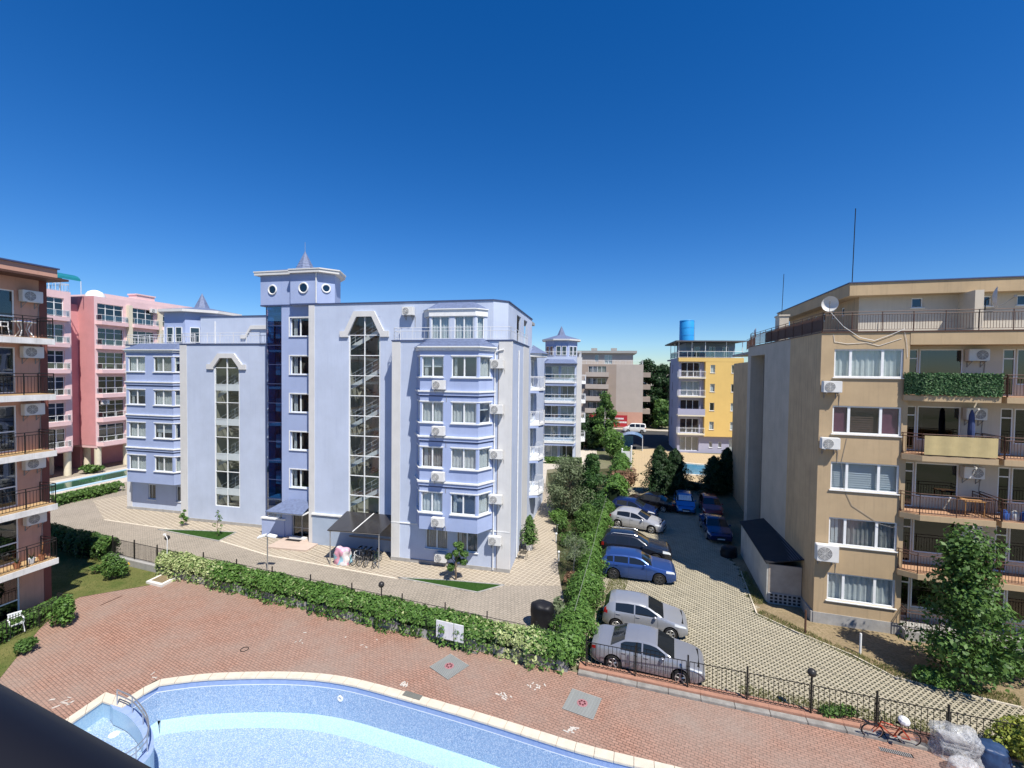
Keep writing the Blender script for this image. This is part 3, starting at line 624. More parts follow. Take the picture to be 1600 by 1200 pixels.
def stair_window(parent, x0, x1, yw, z0, z1, zch, rows, storeys0, nst, T, sx):
    """tall two-column stair window with chamfered head, flights behind it; returns nothing"""
    fr = 0.05; mid = (x0+x1)/2; S = lambda x: x-sx
    b = MB(T); d0, d1 = -0.12, -0.02
    b.box(S(x0), S(x0)+fr*1.6, d0, d1, z0, zch); b.box(S(x1)-fr*1.6, S(x1), d0, d1, z0, zch); b.box(S(mid)-fr/2, S(mid)+fr/2, d0, d1, z0, z1-0.02)
    for k in range(rows+1):
        z = z0+(zch-z0)*k/rows; b.box(S(x0)+fr*1.6, S(mid)-fr/2, d0+0.01, d1-0.01, z, z+fr); b.box(S(mid)+fr/2, S(x1)-fr*1.6, d0+0.01, d1-0.01, z, z+fr)
    o = b.build('stair_window', WHITE, parent)
    cx = (x1-x0)*0.26
    for k in range(rows):
        za = z0+(zch-z0)*k/rows+fr; zb = z0+(zch-z0)*(k+1)/rows
        for a, c in ((x0+fr*1.6, mid-fr/2), (mid+fr/2, x1-fr*1.6)):
            g = MB(T); g.box(S(a), S(c), -0.075, -0.067, za, zb); g.build('pane', GLASS, o)
    for sgn in (-1, 1):                      # chamfered head panes
        a = x0 if sgn < 0 else x1; g = MB(T); q = [(S(mid)+sgn*0.025,-0.07,zch+fr),(S(a)-sgn*0.08,-0.07,zch+fr),(S(a)-sgn*0.08,-0.07,zch+0.06),(S(a)-sgn*cx,-0.07,z1-0.04),(S(mid)+sgn*0.025,-0.07,z1-0.04)]
        g.poly(q); g.build('pane', GLASS, o)
    # stone hood
    w_ = 0.36; pts_o = [(x0-0.65,zch-0.10),(x0-0.65,zch+0.30),(x0-0.30,zch+0.30),(x0+cx-0.2,z1+w_),(x1-cx+0.2,z1+w_),(x1+0.30,zch+0.30),(x1+0.65,zch+0.30),(x1+0.65,zch-0.10)]
    pts_i = [(x0-0.02,zch-0.10),(x0-0.02,zch+0.02),(x0-0.02,zch+0.03),(x0+cx,z1-0.01),(x1-cx,z1-0.01),(x1+0.02,zch+0.03),(x1+0.02,zch+0.02),(x1+0.02,zch-0.10)]
    h = MB(T)
    for i in range(7):
        p, q, r_, s_ = pts_o[i], pts_o[i+1], pts_i[i+1], pts_i[i]; dd = 0.12
        h.hexa([(S(p[0]),-0.02,p[1]),(S(q[0]),-0.02,q[1]),(S(r_[0]),-0.02,r_[1]),(S(s_[0]),-0.02,s_[1]),(S(p[0]),dd,p[1]),(S(q[0]),dd,q[1]),(S(r_[0]),dd,r_[1]),(S(s_[0]),dd,s_[1])])
    h.build('stone_hood', STRIP, parent)
    c = MB(T); c.poly([(S(x0),-0.01,zch+0.03),(S(x0)+cx,-0.01,z1),(S(x0),-0.01,z1)]); c.poly([(S(x1),-0.01,zch+0.03),(S(x1),-0.01,z1),(S(x1)-cx,-0.01,z1)]); c.build('head_infill', BLUE, parent)
    # stairwell
    k = MB(T); W = S(x1)-S(x0)
    a, e = S(x0)-0.5, S(x1)+0.5; D = -2.1
    k.poly([(a,D,z0-0.4),(e,D,z0-0.4),(e,D,z1+0.3),(a,D,z1+0.3)]); k.poly([(a,D,z0-0.4),(a,-0.17,z0-0.4),(a,-0.17,z1+0.3),(a,D,z1+0.3)]); k.poly([(e,D,z0-0.4),(e,-0.17,z0-0.4),(e,-0.17,z1+0.3),(e,D,z1+0.3)])
    k.poly([(a,D,z1+0.3),(e,D,z1+0.3),(e,-0.17,z1+0.3),(a,-0.17,z1+0.3)]); k.poly([(a,D,z0-0.4),(e,D,z0-0.4),(e,-0.17,z0-0.4),(a,-0.17,z0-0.4)])
    k.build('stairwell', INTB, parent)
    for n in range(nst):
        zb = storeys0+n*ST; st = MB(T); tr = MB(T); rl = MB(T); m_ = 8; xa, xb = S(x0)-0.1, S(x1)+0.1
        for j in range(m_):
            u0 = xa+(xb-xa)*j/m_; u1 = xa+(xb-xa)*(j+1)/m_; za = zb+ST/2*j/m_
            tr.box(u0, u1, -1.15, -0.49, za+0.05, za+0.17)
            v0 = xb-(xb-xa)*j/m_; v1 = xb-(xb-xa)*(j+1)/m_; zc = zb+ST/2+ST/2*j/m_
            if zc < z1-0.6: tr.box(v1, v0, -2.05, -1.35, zc+0.05, zc+0.17)
        for (p0, p1, dd) in (((xa,zb),(xb,zb+ST/2),-0.42),):
            st.hexa([(p0[0],dd,p0[1]-0.16),(p1[0],dd,p1[1]-0.16),(p1[0],dd-0.06,p1[1]-0.16),(p0[0],dd-0.06,p0[1]-0.16),(p0[0],dd,p0[1]+0.16),(p1[0],dd,p1[1]+0.16),(p1[0],dd-0.06,p1[1]+0.16),(p0[0],dd-0.06,p0[1]+0.16)])
            for hh in (0.35, 0.6, 0.9): rl.tube((p0[0],dd-0.03,p0[1]+hh),(p1[0],dd-0.03,p1[1]+hh),0.016,5)
            for q in range(4): x = p0[0]+(p1[0]-p0[0])*(q+0.5)/4; z = p0[1]+(p1[1]-p0[1])*(q+0.5)/4; rl.tube((x,dd-0.03,z),(x,dd-0.03,z+0.9),0.016,5)
        so_ = st.build('stringer', STAIRW, parent); tr.build('treads', STAIRD, so_); rl.build('stair_rail', RAILW, so_)
        ld = MB(T); ld.box(xb-0.05, xb+0.45, -2.05, -0.49, zb+ST/2, zb+ST/2+0.16); ld.build('landing', STAIRW, parent)
# --- right block
F0 = face((-8,0),(0,0))
wall(BB, F0, 0, 8, 0.0, 14.38, [(2.42,3.92,1.02,2.42),(4.50,5.92,1.02,2.42)], BLUE, 0.14)
window(BB, F0, 2.42, 3.92, 1.02, 2.42, 2, curtain='grey', rnd=rb); window(BB, F0, 4.50, 5.92, 1.02, 2.42, 2, curtain='grey', rnd=rb)
pilaster(BB, F0, 0, 0.60, 0, 14.36); pilaster(BB, F0, 7.17, 8.0, 0, 14.36)
wall(BB, face((-8,1.1),(-8,0)), 0, 1.1, 0, 14.38, (), BLUE2)
SIDE = [(0,0),(-0.25,7.0),(-0.35,16.0)]
FS1 = face(SIDE[0],SIDE[1]); FS2 = face(SIDE[1],SIDE[2])
wall(BB, FS1, 0, FS1.L, 0, 14.38, (), BLUE); pilaster(BB, FS1, 0.0, 0.14, 0, 14.36); pilaster(BB, FS1, 4.4, FS1.L, 0, 14.36, d=0.02)
bh = [(1.2,3.0,k*ST+0.15,k*ST+2.3) for k in range(1,5)]
wall(BB, FS2, 0, FS2.L, 0, 14.38, bh, BLUE)
for h in bh:
    window(BB, FS2, *h, 2, curtain='none', sill=False, rnd=rb, name='balcony_door')
b = MB(F0); b.box(-0.02, 8.02, -0.1, 0.05, 0.0, 0.22); b.build('plinth', CONC, BB)
b = MB(F0); b.box(0.0, 8.0, 0.001, 0.045, 2.50, 2.56); b.build('string_course', SILLW, BB)
cap(BB, [(-8,1.1),(-8,0),(0,0),(-0.25,7.0)], 14.38)
b = MB(); b.prism([(-8,0.05),(-0.05,0.05),(-0.3,7),(-0.4,16),(-8,16)], 14.0, 14.3); b.build('terrace_floor', CONC, BB)
railing(BB, [(-7.9,0.95),(-7.9,0.08),(-0.1,0.08),(-0.35,7.0)], 14.45, 0.80, RAILW, bars=0.30, r=0.012, rails=(0.0,0.22), name='terrace_railing')
bay(BB, [(-6.25,0),(-5.5,-1.2),(-1.75,-1.2),(-1.1,0)], [k*ST for k in (1,2,3,4)], 2.70, 13.95, rb, [(-5.38,-3.98),(-3.46,-1.87)])
# side balconies
for k in range(1,5):
    z = k*ST; pl = [(-0.28,8.0),(0.45,8.3),(0.7,9.4),(0.45,10.5),(-0.3,10.8)]
    b = MB(); b.prism(pl, z-0.12, z+0.05); b.build('balcony_slab', SILLW, BB); b = MB(); b.prism([(x*0.9-0.03,y) for x, y in pl], z-0.32, z-0.12); b.build('slab_band', BLUE2, BB)
    railing(BB, pl, z+0.05, 0.95, RAILW, bars=0.14, name='balcony_railing')
b = MB(); b.prism([(-0.28,7.8),(0.6,8.1),(0.85,9.4),(0.6,10.7),(-0.3,11.0)], 13.7, 13.95); b.build('balcony_eave', SILLW, BB)
b = MB(); b.cone([(-0.3,7.7),(0.7,8.0),(0.95,9.4),(0.7,10.8),(-0.35,11.1)], 13.95, (-0.35,9.4,14.7)); b.build('balcony_roof', ROOFB, BB)
for (s, nm) in ((1.6,'drain_pipe'),):
    b = MB(FS1); b.tube((2.2,0.06,0.1),(2.2,0.06,13.9),0.045,8); b.build('drain_pipe', SILLW, BB)
b = MB(F0); b.tube((6.95,0.08,0.1),(6.95,0.08,13.6),0.04,8); b.path([(6.95,0.08,13.6),(7.05,0.08,13.75),(7.5,0.08,13.85)],0.04,8); b.build('drain_pipe', SILLW, BB)
b = MB(F0); b.tube((7.17,0.05,0.1),(7.17,0.05,14.2),0.012,5); b.build('lightning_wire', BROWNM, BB)
# --- middle block and penthouse
FM = face((-15,1.1),(-8,1.1))
sx0, sx1, szc, sz1 = -11.85, -9.45, 14.85, 16.15
wall(BB, FM, 0, 7, 0, 17.05, [(sx0+15, sx1+15, 2.3, sz1)], BLUE, 0.16)
stair_window(BB, sx0, sx1, 1.1, 2.3, sz1, szc, 9, 2.9, 5, FM, -15)
FP = face((-8,1.1),(-1.5,1.1))
wall(BB, FP, 0, FP.L, 14.0, 17.05, (), BLUE)
pilaster(BB, FM, 0, 0.46, 0, 17.0); wall(BB, face((-15,1.75),(-15,1.1)), 0, 0.65, 0, 17.05, (), STRIP)
wall(BB, face((-1.5,1.1),(-0.7,1.9)), 0, 1.131, 14.0, 17.05, (), BLUE); wall(BB, face((-0.7,1.9),(-0.9,12)), 0, 10.1, 14.0, 17.05, [(3.0,4.6,14.5,16.6),(6,7.6,14.5,16.6)], BLUE)
cap(BB, [(-15,6),(-15,1.1),(-1.5,1.1),(-0.7,1.9),(-0.9,12)], 17.05)
b = MB(); b.prism([(-15,1.2),(-1.55,1.2),(-0.8,1.95),(-1,14),(-15,14)], 16.7, 16.95); b.build('flat_roof', CONC, BB)
b = MB(FM); b.box(0.3, 7.0, 0.0, 0.04, 0, 2.08); b.build('base_panel', PANELB, BB); b = MB(FM); b.box(0.28, 7.0, 0.0, 0.10, 2.085, 2.13); b.build('base_trim', NAVYTRIM, BB); b = MB(FM); b.box(0.28, 7.0, 0.0, 0.13, 2.133, 2.24); b.build('base_ledge', SILLW, BB)
# penthouse bay
PA, PB, PC, PD = (-6.2,1.1),(-5.6,0.45),(-2.5,0.45),(-1.9,1.1)
for T, hs in ((face(PA,PB),[(0.25,0.78,14.45,16.0)]),(face(PB,PC),[(0.12,1.35,14.45,16.0),(1.7,2.98,14.45,16.0)]),(face(PC,PD),[(0.12,0.65,14.45,16.0)])):
    wall(BB, T, 0, T.L, 14.3, 16.3, hs, BLUE, 0.12, 'bay_wall')
    for h in hs: window(BB, T, *h, 2 if h[1]-h[0] > 1 else 1, rec=0.06, curtain='sheer', sill=False, rnd=rb, name='terrace_door')
ledge(BB, [PA,PB,PC,PD], 16.0, 16.42, 0.06, SILLW, 'awning_box'); ledge(BB, [PA,PB,PC,PD], 16.42, 16.48, 0.14, WHITE, 'gutter')
b = MB(); b.prism([(PA[0]-0.1,1.12),(PB[0]-0.1,0.33),(PC[0]+0.1,0.33),(PD[0]+0.1,1.12)], 16.48, 16.95, [(-5.4,1.12),(-5.2,1.0),(-2.9,1.0),(-2.7,1.12)]); b.build('bay_roof', ROOFB, BB)
# --- tower
FT = face((-19.5,1.75),(-15,1.75))
th = [(2.43,4.02,k*ST+0.98,k*ST+2.32) for k in range(1,6)]+[(2.55,4.1,0.0,2.1)]
wall(BB, FT, 1.72, 4.5, 0, 17.1, th, BLUE2, 0.20)
b = MB(FT); b.box(0.0, 1.95, -0.12, 0.05, 0, 1.25); b.build('tower_base', BLUE2, BB); b = MB(FT); b.box(-0.05, 2.05, -0.15, 0.12, 1.253, 1.36); b.build('base_ledge', SILLW, BB)
for h in th[:5]: window(BB, FT, *h, 2, rec=0.16, curtain='none', rnd=rb)
for h in th[:5]:
    b = MB(FT); z0, z1 = h[2], h[3]; b.box(h[0]-0.09, h[0]-0.002, -0.02, 0.02, z0-0.05, z1+0.08); b.box(h[0]-0.002, h[1], -0.02, 0.02, z1+0.002, z1+0.08); b.build('window_surround', SILLW, BB)
dr = window(BB, FT, 2.55, 4.1, 0.0, 2.1, 2, rec=0.16, gm=GLASSD, fm=mat('grey_door_frame',(0.42,0.41,0.38),0.5,0.08), curtain='bare', sill=False, transom=0.75, name='entrance_door')
b = MB(FT); b.poly([(2.4,-1.6,0),(4.3,-1.6,0),(4.3,-1.6,2.3),(2.4,-1.6,2.3)]); b.build('hall_wall', INTER, BB)
# glass lift shaft wrapping the corner
GP = [(-19.35,3.0),(-19.35,2.2),(-19.25,1.95),(-19.0,1.82),(-17.8,1.80)]
rows = 11; z0, z1 = 1.36, 17.1
fb = MB(); 
for k in range(rows+1):
    z = z0+(z1-z0)*k/rows
    for a, c in zip(GP, GP[1:]): fb.tube((*a,z),(*c,z),0.028,4)
for p in (GP[0],GP[2],GP[4]): fb.tube((*p,z0),(*p,z1),0.03,4)
sh_ = fb.build('lift_shaft', NAVYTRIM, BB)
for k in range(rows):
    for a, c in ((GP[0],GP[1]),(GP[1],GP[2]),(GP[2],GP[3]),(GP[3],GP[4])):
        g = MB(face(a,c)); g.box(0.0, g.T.L, -0.012, 0.0, z0+(z1-z0)*k/rows+0.02, z0+(z1-z0)*(k+1)/rows-0.02); g.build('pane', GLASSB, sh_)
b = MB(); b.poly([(-19.4,3.4,0),(-17.7,3.4,0),(-17.7,3.4,17.1),(-19.4,3.4,17.1)]); b.poly([(-17.72,1.9,0),(-17.72,3.4,0),(-17.72,3.4,17.1),(-17.72,1.9,17.1)]); b.build('shaft_wall', mat('shaft_grey',(0.32,0.36,0.42),0.8,0.15,1.5), BB)
for k in range(0,6):
    b = MB(); b.box(-19.2, -17.9, 2.1, 3.3, k*ST+ST-0.15, k*ST+ST); b.box(-19.0,-18.2,2.6,3.2,k*ST+0.9,k*ST+1.9); b.build('shaft_slab', STAIRW, BB)
b = MB(); b.box(-19.3, -17.85, 1.95, 3.3, 17.1, 17.12); b.build('shaft_top', NAVYTRIM, BB)
wall(BB, face((-19.5,9),(-19.5,3.0)), 0, 6, 0, 17.1, (), BLUE2)
# entrance canopy, steps
b = MB(); e = [(-18.0,0.45),(-15.02,0.45),(-15.02,1.7),(-17.4,1.7)]; b.prism(e, 2.18, 2.26, e); b.build('canopy_frame', SILLW, BB)
b = MB(); b.hexa([(-18.05,0.40,2.262),(-15.02,0.40,2.262),(-15.02,1.72,2.85),(-17.2,1.72,2.85),(-18.05,0.40,2.30),(-15.02,0.40,2.30),(-15.02,1.72,2.90),(-17.2,1.72,2.90)]); b.build('canopy_roof', ROOFB, BB)
b = MB(); b.prism([(-17.3,-0.35),(-14.2,-0.25),(-14.2,1.0),(-15.03,1.05),(-15.03,1.74),(-17.3,1.74)], 0, 0.10); b.build('entrance_step', mat('pink_tile',(0.50,0.40,0.33),0.7,0.08,3), BB)
b = MB(); b.box(-16.8,-15.5,1.30,1.62,0.103,0.22); b.build('door_step', SILLW, BB); b = MB(); b.box(-16.9,-15.7,0.95,1.25,0.103,0.12); b.build('door_mat', RUBBER, BB)
# turret with round windows, eave, spire
TP = [(-19.55,1.72),(-16.75,1.72),(-16.75,1.40),(-14.55,1.40),(-13.75,2.3),(-14.35,3.9),(-15.6,5.0),(-17.8,5.2),(-19.55,4.4)]
def round_window(parent, T, s, z, r=0.33):
    b = MB(T); b.ring((s,0.03,z), r, 0.055, 24, 6); o = b.build('round_window', SILLW, parent)
    g = MB(T); g.lathe([(r-0.02,0.006),(r-0.02,0.012)], (s,0,z), 24, 'y'); g.build('pane', GLASSD, o)
b = MB(); b.prism(TP, 17.1, 19.35); b.build('turret_wall', BLUE2, BB)
pv = face((-19.55,1.72),(-16.75,1.72)); round_window(BB, pv, 1.05, 18.3); pv = face((-16.75,1.40),(-14.55,1.40)); round_window(BB, pv, 1.1, 18.3, 0.36); pv = face((-14.55,1.40),(-13.75,2.3)); round_window(BB, pv, 0.6, 18.3, 0.28)
ledge(BB, TP+[TP[0]], 17.12, 17.2, 0.03, NAVYTRIM, 'turret_base_line')
c0 = Vector((-16.9,3.2)); EV = [tuple(c0+(Vector(p)-c0)*1.14) for p in TP]; EV2 = [tuple(c0+(Vector(p)-c0)*1.16) for p in TP]
b = MB(); b.prism(EV, 19.35, 19.55); b.build('turret_eave', STRIP, BB); b = MB(); b.prism(EV2, 19.553, 19.64); b.build('turret_gutter', STRIP, BB)
b = MB(); b.prism([tuple(c0+(Vector(p)-c0)*1.13) for p in TP], 19.645, 20.05, [tuple(c0+(Vector(p)-c0)*0.25) for p in TP]); b.build('turret_roof', ROOFB, BB)
sp = [tuple(c0+Vector((0.72*math.cos(math.pi*k/4+0.39),0.72*math.sin(math.pi*k/4+0.39)))) for k in range(8)]
b = MB(); nr = 7
for k in range(nr):                          # courses of the spire
    r0, r1 = (1-k/nr), (1-(k+1)/nr); b.prism([tuple(c0+(Vector(p)-c0)*(r0*1.05)) for p in sp], 19.98+1.45*k/nr, 19.98+1.45*(k+1)/nr+0.02, [tuple(c0+(Vector(p)-c0)*max(0.02,r1)) for p in sp])
b.build('spire', ROOFB, BB); b = MB(); b.tube((c0.x,c0.y,21.3),(c0.x,c0.y,22.1),0.02,5); b.build('lightning_rod', STEEL, BB)
b = MB(); b.tube((-14.6,1.34,17.2),(-14.6,1.34,19.4),0.04,8); b.build('drain_pipe', SILLW, BB)
# --- left wing
FA = face((-28.4,3.0),(-19.4,3.0))
wall(BB, FA, 0, 9, 0, 14.38, [(-25.05+28.4,-22.67+28.4,1.4,13.3)], BLUE, 0.16)
stair_window(BB, -25.05, -22.67, 3.0, 1.4, 13.3, 12.5, 8, 1.9, 4, FA, -28.4)
SPAN = mat('pale_spandrel',(0.52,0.57,0.58),0.5,0.06)
for z in (2.35,5.15,7.93,10.7):
    b = MB(FA); b.box(3.45,5.63,-0.10,-0.03,z,z+0.52); b.build('spandrel_panel', SPAN, BB)
pilaster(BB, FA, 0, 0.68, 0, 14.36); wall(BB, face((-28.4,4.2),(-28.4,3.0)), 0, 1.2, 0, 14.38, (), BLUE2)
FL_ = face((-35.6,4.2),(-28.4,4.2))
wall(BB, FL_, 0, 7.2, 0, 14.38, [(2.3,3.1,1.0,2.3),(5.3,6.1,1.0,2.3)], BLUE, 0.14); pilaster(BB, FL_, 0, 0.55, 0, 14.36)
window(BB, FL_, 2.3, 3.1, 1.0, 2.3, 1, curtain='none', rnd=rb); window(BB, FL_, 5.3, 6.1, 1.0, 2.3, 1, curtain='none', rnd=rb)
wall(BB, face((-35.6,18),(-35.6,4.2)), 0, 13.8, 0, 14.38, (), BLUE2)
bay(BB, [(-34.9,4.2),(-34.3,3.25),(-29.4,3.25),(-28.7,4.2)], [k*ST for k in (1,2,3,4)], 2.70, 13.95, rb, [(-34.1,-32.3),(-31.4,-29.55)])
cap(BB, [(-35.6,18),(-35.6,4.2),(-28.4,4.2),(-28.4,3.0),(-19.5,3.0)], 14.38)
b = MB(); b.prism([(-35.5,4.3),(-28.3,4.3),(-28.3,3.1),(-19.6,3.1),(-19.6,16),(-35.5,16)], 14.0, 14.3); b.build('terrace_floor', CONC, BB)
railing(BB, [(-35.5,10),(-35.5,4.3),(-28.3,4.3),(-28.3,3.1),(-19.6,3.1)], 14.45, 0.85, RAILW, bars=0.28, r=0.012, rails=(0.0,0.22), name='terrace_railing')
b = MB(FL_); b.box(-0.02, 7.2, -0.1, 0.05, 0, 0.22); b.build('plinth', CONC, BB); b = MB(FA); b.box(-0.02, 9, -0.1, 0.05, 0, 0.22); b.build('plinth', CONC, BB)
FW = face((-29.8,6.2),(-19.5,6.2))
wall(BB, FW, 0, FW.L, 14.2, 17.0, (), BLUE); cap(BB, [(-29.8,12),(-29.8,6.2),(-19.5,6.2)], 17.0)
b = MB(); b.prism([(-29.7,6.3),(-19.5,6.3),(-19.5,14),(-29.7,14)], 16.7, 16.95); b.build('flat_roof', CONC, BB)
for s in (1.6, 8.2):
    b = MB(FW); b.tube((s,0.06,14.3),(s,0.06,16.6),0.04,8); b.build('drain_pipe', SILLW, BB)
h = MB(FW); S_ = 5.6
for (p, q) in (((-1.3,15.4),(-0.85,15.4)),((-0.85,15.4),(-0.3,16.2)),((-0.3,16.2),(1.3,16.2)),((1.3,16.2),(1.85,15.4)),((1.85,15.4),(2.3,15.4))):
    h.hexa([(S_+p[0],-0.02,p[1]-0.32),(S_+q[0],-0.02,q[1]-0.32),(S_+q[0],0.12,q[1]-0.32),(S_+p[0],0.12,p[1]-0.32),(S_+p[0],-0.02,p[1]),(S_+q[0],-0.02,q[1]),(S_+q[0],0.12,q[1]),(S_+p[0],0.12,p[1])])
h.build('stone_hood', STRIP, BB)
c1 = Vector((-32.2,8.6)); OC = [tuple(c1+Vector((3.0*math.cos(math.pi*k/4+0.39),3.0*math.sin(math.pi*k/4+0.39)))) for k in range(8)]
b = MB(); b.prism(OC, 14.2, 17.45); b.build('turret_wall', BLUE2, BB)
for i in (4,5,6):
    T = face(OC[i],OC[i+1]); 
    for s in (0.35,1.3): window(BB, T, s, s+0.72, 14.75, 16.1, 1, rec=-0.06, curtain='bare', sill=False, gm=GLASSD, rnd=rb)
b = MB(); b.prism([tuple(c1+(Vector(p)-c1)*1.16) for p in OC], 17.45, 17.68); b.build('turret_eave', STRIP, BB)
b = MB(); b.prism([tuple(c1+(Vector(p)-c1)*1.15) for p in OC], 17.685, 18.15, [tuple(c1+(Vector(p)-c1)*0.25) for p in OC]); b.build('turret_roof', ROOFB, BB)
b = MB(); b.cone([tuple(c1+(Vector(p)-c1)*0.24) for p in OC], 18.05, (c1.x,c1.y,19.6)); b.build('spire', ROOFB, BB)
for (x, y) in ((-26.5,10.5),(-33.6,13)):
    b = MB(); b.box(x,x+0.7,y,y+0.7,16.9,18.1); b.box(x-0.08,x+0.78,y-0.08,y+0.78,18.1,18.2); b.build('chimney', mat('pink_chimney',(0.50,0.22,0.20),0.8,0.1), BB)
# solid dark boxes behind the windows; room dimness is put into their colour
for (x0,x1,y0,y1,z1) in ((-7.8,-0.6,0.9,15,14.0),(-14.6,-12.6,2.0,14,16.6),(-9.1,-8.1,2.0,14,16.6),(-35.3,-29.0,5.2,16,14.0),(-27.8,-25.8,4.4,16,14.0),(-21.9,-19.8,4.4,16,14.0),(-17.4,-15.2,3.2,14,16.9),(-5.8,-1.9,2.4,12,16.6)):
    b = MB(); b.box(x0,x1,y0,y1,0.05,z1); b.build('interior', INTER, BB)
# --- its air conditioners
nm = ['fourth','third','second','first']
for i, k in enumerate((4,3,2,1)):
    ac_unit(face((-5.5,-1.2),(-1.75,-1.2)), 1.32, k*ST+0.24, 'white air conditioner under the left bay windows, %s from the top' % ['first','second','third','fourth'][i], world=BBM)
    ac_unit(F0, 7.15-0.02, k*ST+1.55, 'white air conditioner beside the drain pipe, %s from the top' % ['first','second','third','fourth'][i], world=BBM)
ac_unit(F0, 7.1, 1.75, 'lowest white air conditioner beside the drain pipe right of the bay', world=BBM)
ac_unit(F0, 3.55, 0.32, 'white air conditioner near the ground left of the small round tree', world=BBM)
ac_unit(FP, 0.7, 16.15, 'white air conditioner high on the penthouse wall above the terrace railing', world=BBM)
# ------------------------------------------------------------------ beige apartment building on the right
BEIGE = mat('beige_render', (0.46,0.34,0.205), 0.85, 0.13, 0.6, 0.25, 50, streak=0.36, dirt=(0.28,0.21,0.135))
BEIGES = mat('stained_render', (0.50,0.37,0.225), 0.9, 0.14, 0.7, 0.25, 50, streak=0.55, dirt=(0.20,0.165,0.125))
GREYR = mat('grey_render', (0.45,0.405,0.34), 0.9, 0.12, 0.8, 0.25, 50, streak=0.35, dirt=(0.26,0.26,0.26))
CREAMR = mat('cream_render', (0.56,0.50,0.41), 0.85, 0.10, 0.9, 0.2, 50, streak=0.15)
TILEF = mat('terracotta_floor', (0.42,0.25,0.15), 0.7, 0.15, 3)
GBo = (15.374,22.344,0)
GB = thing('apartment_building', 'beige apartment building with ribbon windows, brown balcony railings and rooftop terrace', 'building', GBo, R(-16.4))
GBM = Matrix.Translation(GBo) @ Matrix.Rotation(R(-16.4), 4, 'Z')
rg = random.Random(5); SG = 2.79
FF = face((0,0),(3.65,0))
hs = [(0.57,3.42,1.25+SG*k,2.64+SG*k) for k in range(5)]
wall(GB, FF, 0, 3.65, 0.56, 14.6, hs, BEIGE, 0.12)
b = MB(FF); b.box(-0.01, 3.66, -0.2, 0.03, 0, 0.56); b.build('plinth', CONC, GB)
for k, h in enumerate(hs):
    c = ['sheer','grey','blind','brown','sheer'][k]
    wv = window(GB, FF, *h, splits=[1.28,2.60], rec=0.09, fr=0.075, curtain=c, rnd=rg)
    if k == 3:
        for a, e in ((0.65,1.2),(2.68,3.34)):
            m = MB(FF); m.poly([(a,-0.16,h[2]+0.05),(e,-0.16,h[2]+0.05),(e,-0.16,h[3]-0.05),(a,-0.16,h[3]-0.05)]); m.build('curtain', MAUVE, wv)
wall(GB, face((3.65,0),(3.65,1.0)), 0, 1.0, 0.0, 14.6, (), BEIGE)
# recessed balcony wall
FR_ = face((3.65,1.0),(20,1.0)); units = [0.0, 3.4, 7.0, 10.4]
hh = []
for k in range(5):
    z = 0.45+SG*k
    for i, u in enumerate((0.35, 4.1, 7.5, 11.2)): hh += [(u, u+0.48, z+0.02, z+2.22), (u+0.52, u+2.25, z+0.55, z+2.22)]
wall(GB, FR_, 0, FR_.L, 0.0, 14.6, hh, CREAMR, 0.12)
DARKG = glass_mat('deep_glass', (0.30,0.30,0.31), 0.08)
for j, h in enumerate(hh): window(GB, FR_, *h, 1, rec=0.06, gm=DARKG, sill=False, transom=(h[3]-0.45 if h[1]-h[0] < 0.6 else None), name='balcony_door' if h[1]-h[0] < 0.6 else 'window', curtain=rg.choice(['none','brown','grey','blind']) if h[1]-h[0] > 0.6 else 'bare', rnd=rg)
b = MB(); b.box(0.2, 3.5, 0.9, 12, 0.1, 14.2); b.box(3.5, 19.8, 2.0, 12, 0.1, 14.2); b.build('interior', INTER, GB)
IVYB = None
for k in range(1,5):
    z = 0.45+SG*k; names = []
    for i, (xa, xb) in enumerate(((3.42,6.85),(7.05,10.3),(10.5,13.9),(14.1,18))):
        y = -0.5; pl = [(xa,0.95),(xa,-0.12 if i == 0 else y),(xa+0.62 if i == 0 else xa+0.01,y),(xb,y),(xb,0.95)]
        b = MB(); b.prism(pl, z-0.26, z); b.build('balcony_slab', BEIGE, GB)
        b = MB(); b.prism([(x*1.0,yy+0.04) for x, yy in pl], z+0.002, z+0.02); b.build('balcony_floor', TILEF, GB)
        railing(GB, [(px_+ (0.04 if n_ < 2 else -0.04 if n_ > 2 else 0), py_+0.05) for n_, (px_, py_) in enumerate(pl)], z, 1.0, BROWNM, bars=0.115, r=0.013, rails=(0.0,0.14), name='balcony_railing', post_r=0.02)
# ground-level balcony
b = MB(); b.box(3.66, 18, -0.45, 0.95, 0.0, 0.45); b.build('balcony_base', CONC, GB)
railing(GB, [(3.7,0.6),(3.7,-0.4),(17.9,-0.4)], 0.45, 1.0, BROWNM, bars=0.115, r=0.013, rails=(0.0,0.14), name='balcony_railing', post_r=0.02)
# roof band over the balconies
b = MB(); b.box(3.651, 20, -0.02, 1.0, 14.0, 14.598); b.build('roof_band', BEIGE, GB)
wall(GB, face((20,0),(20,14)), 0, 14, 0, 14.6, (), BEIGE); 
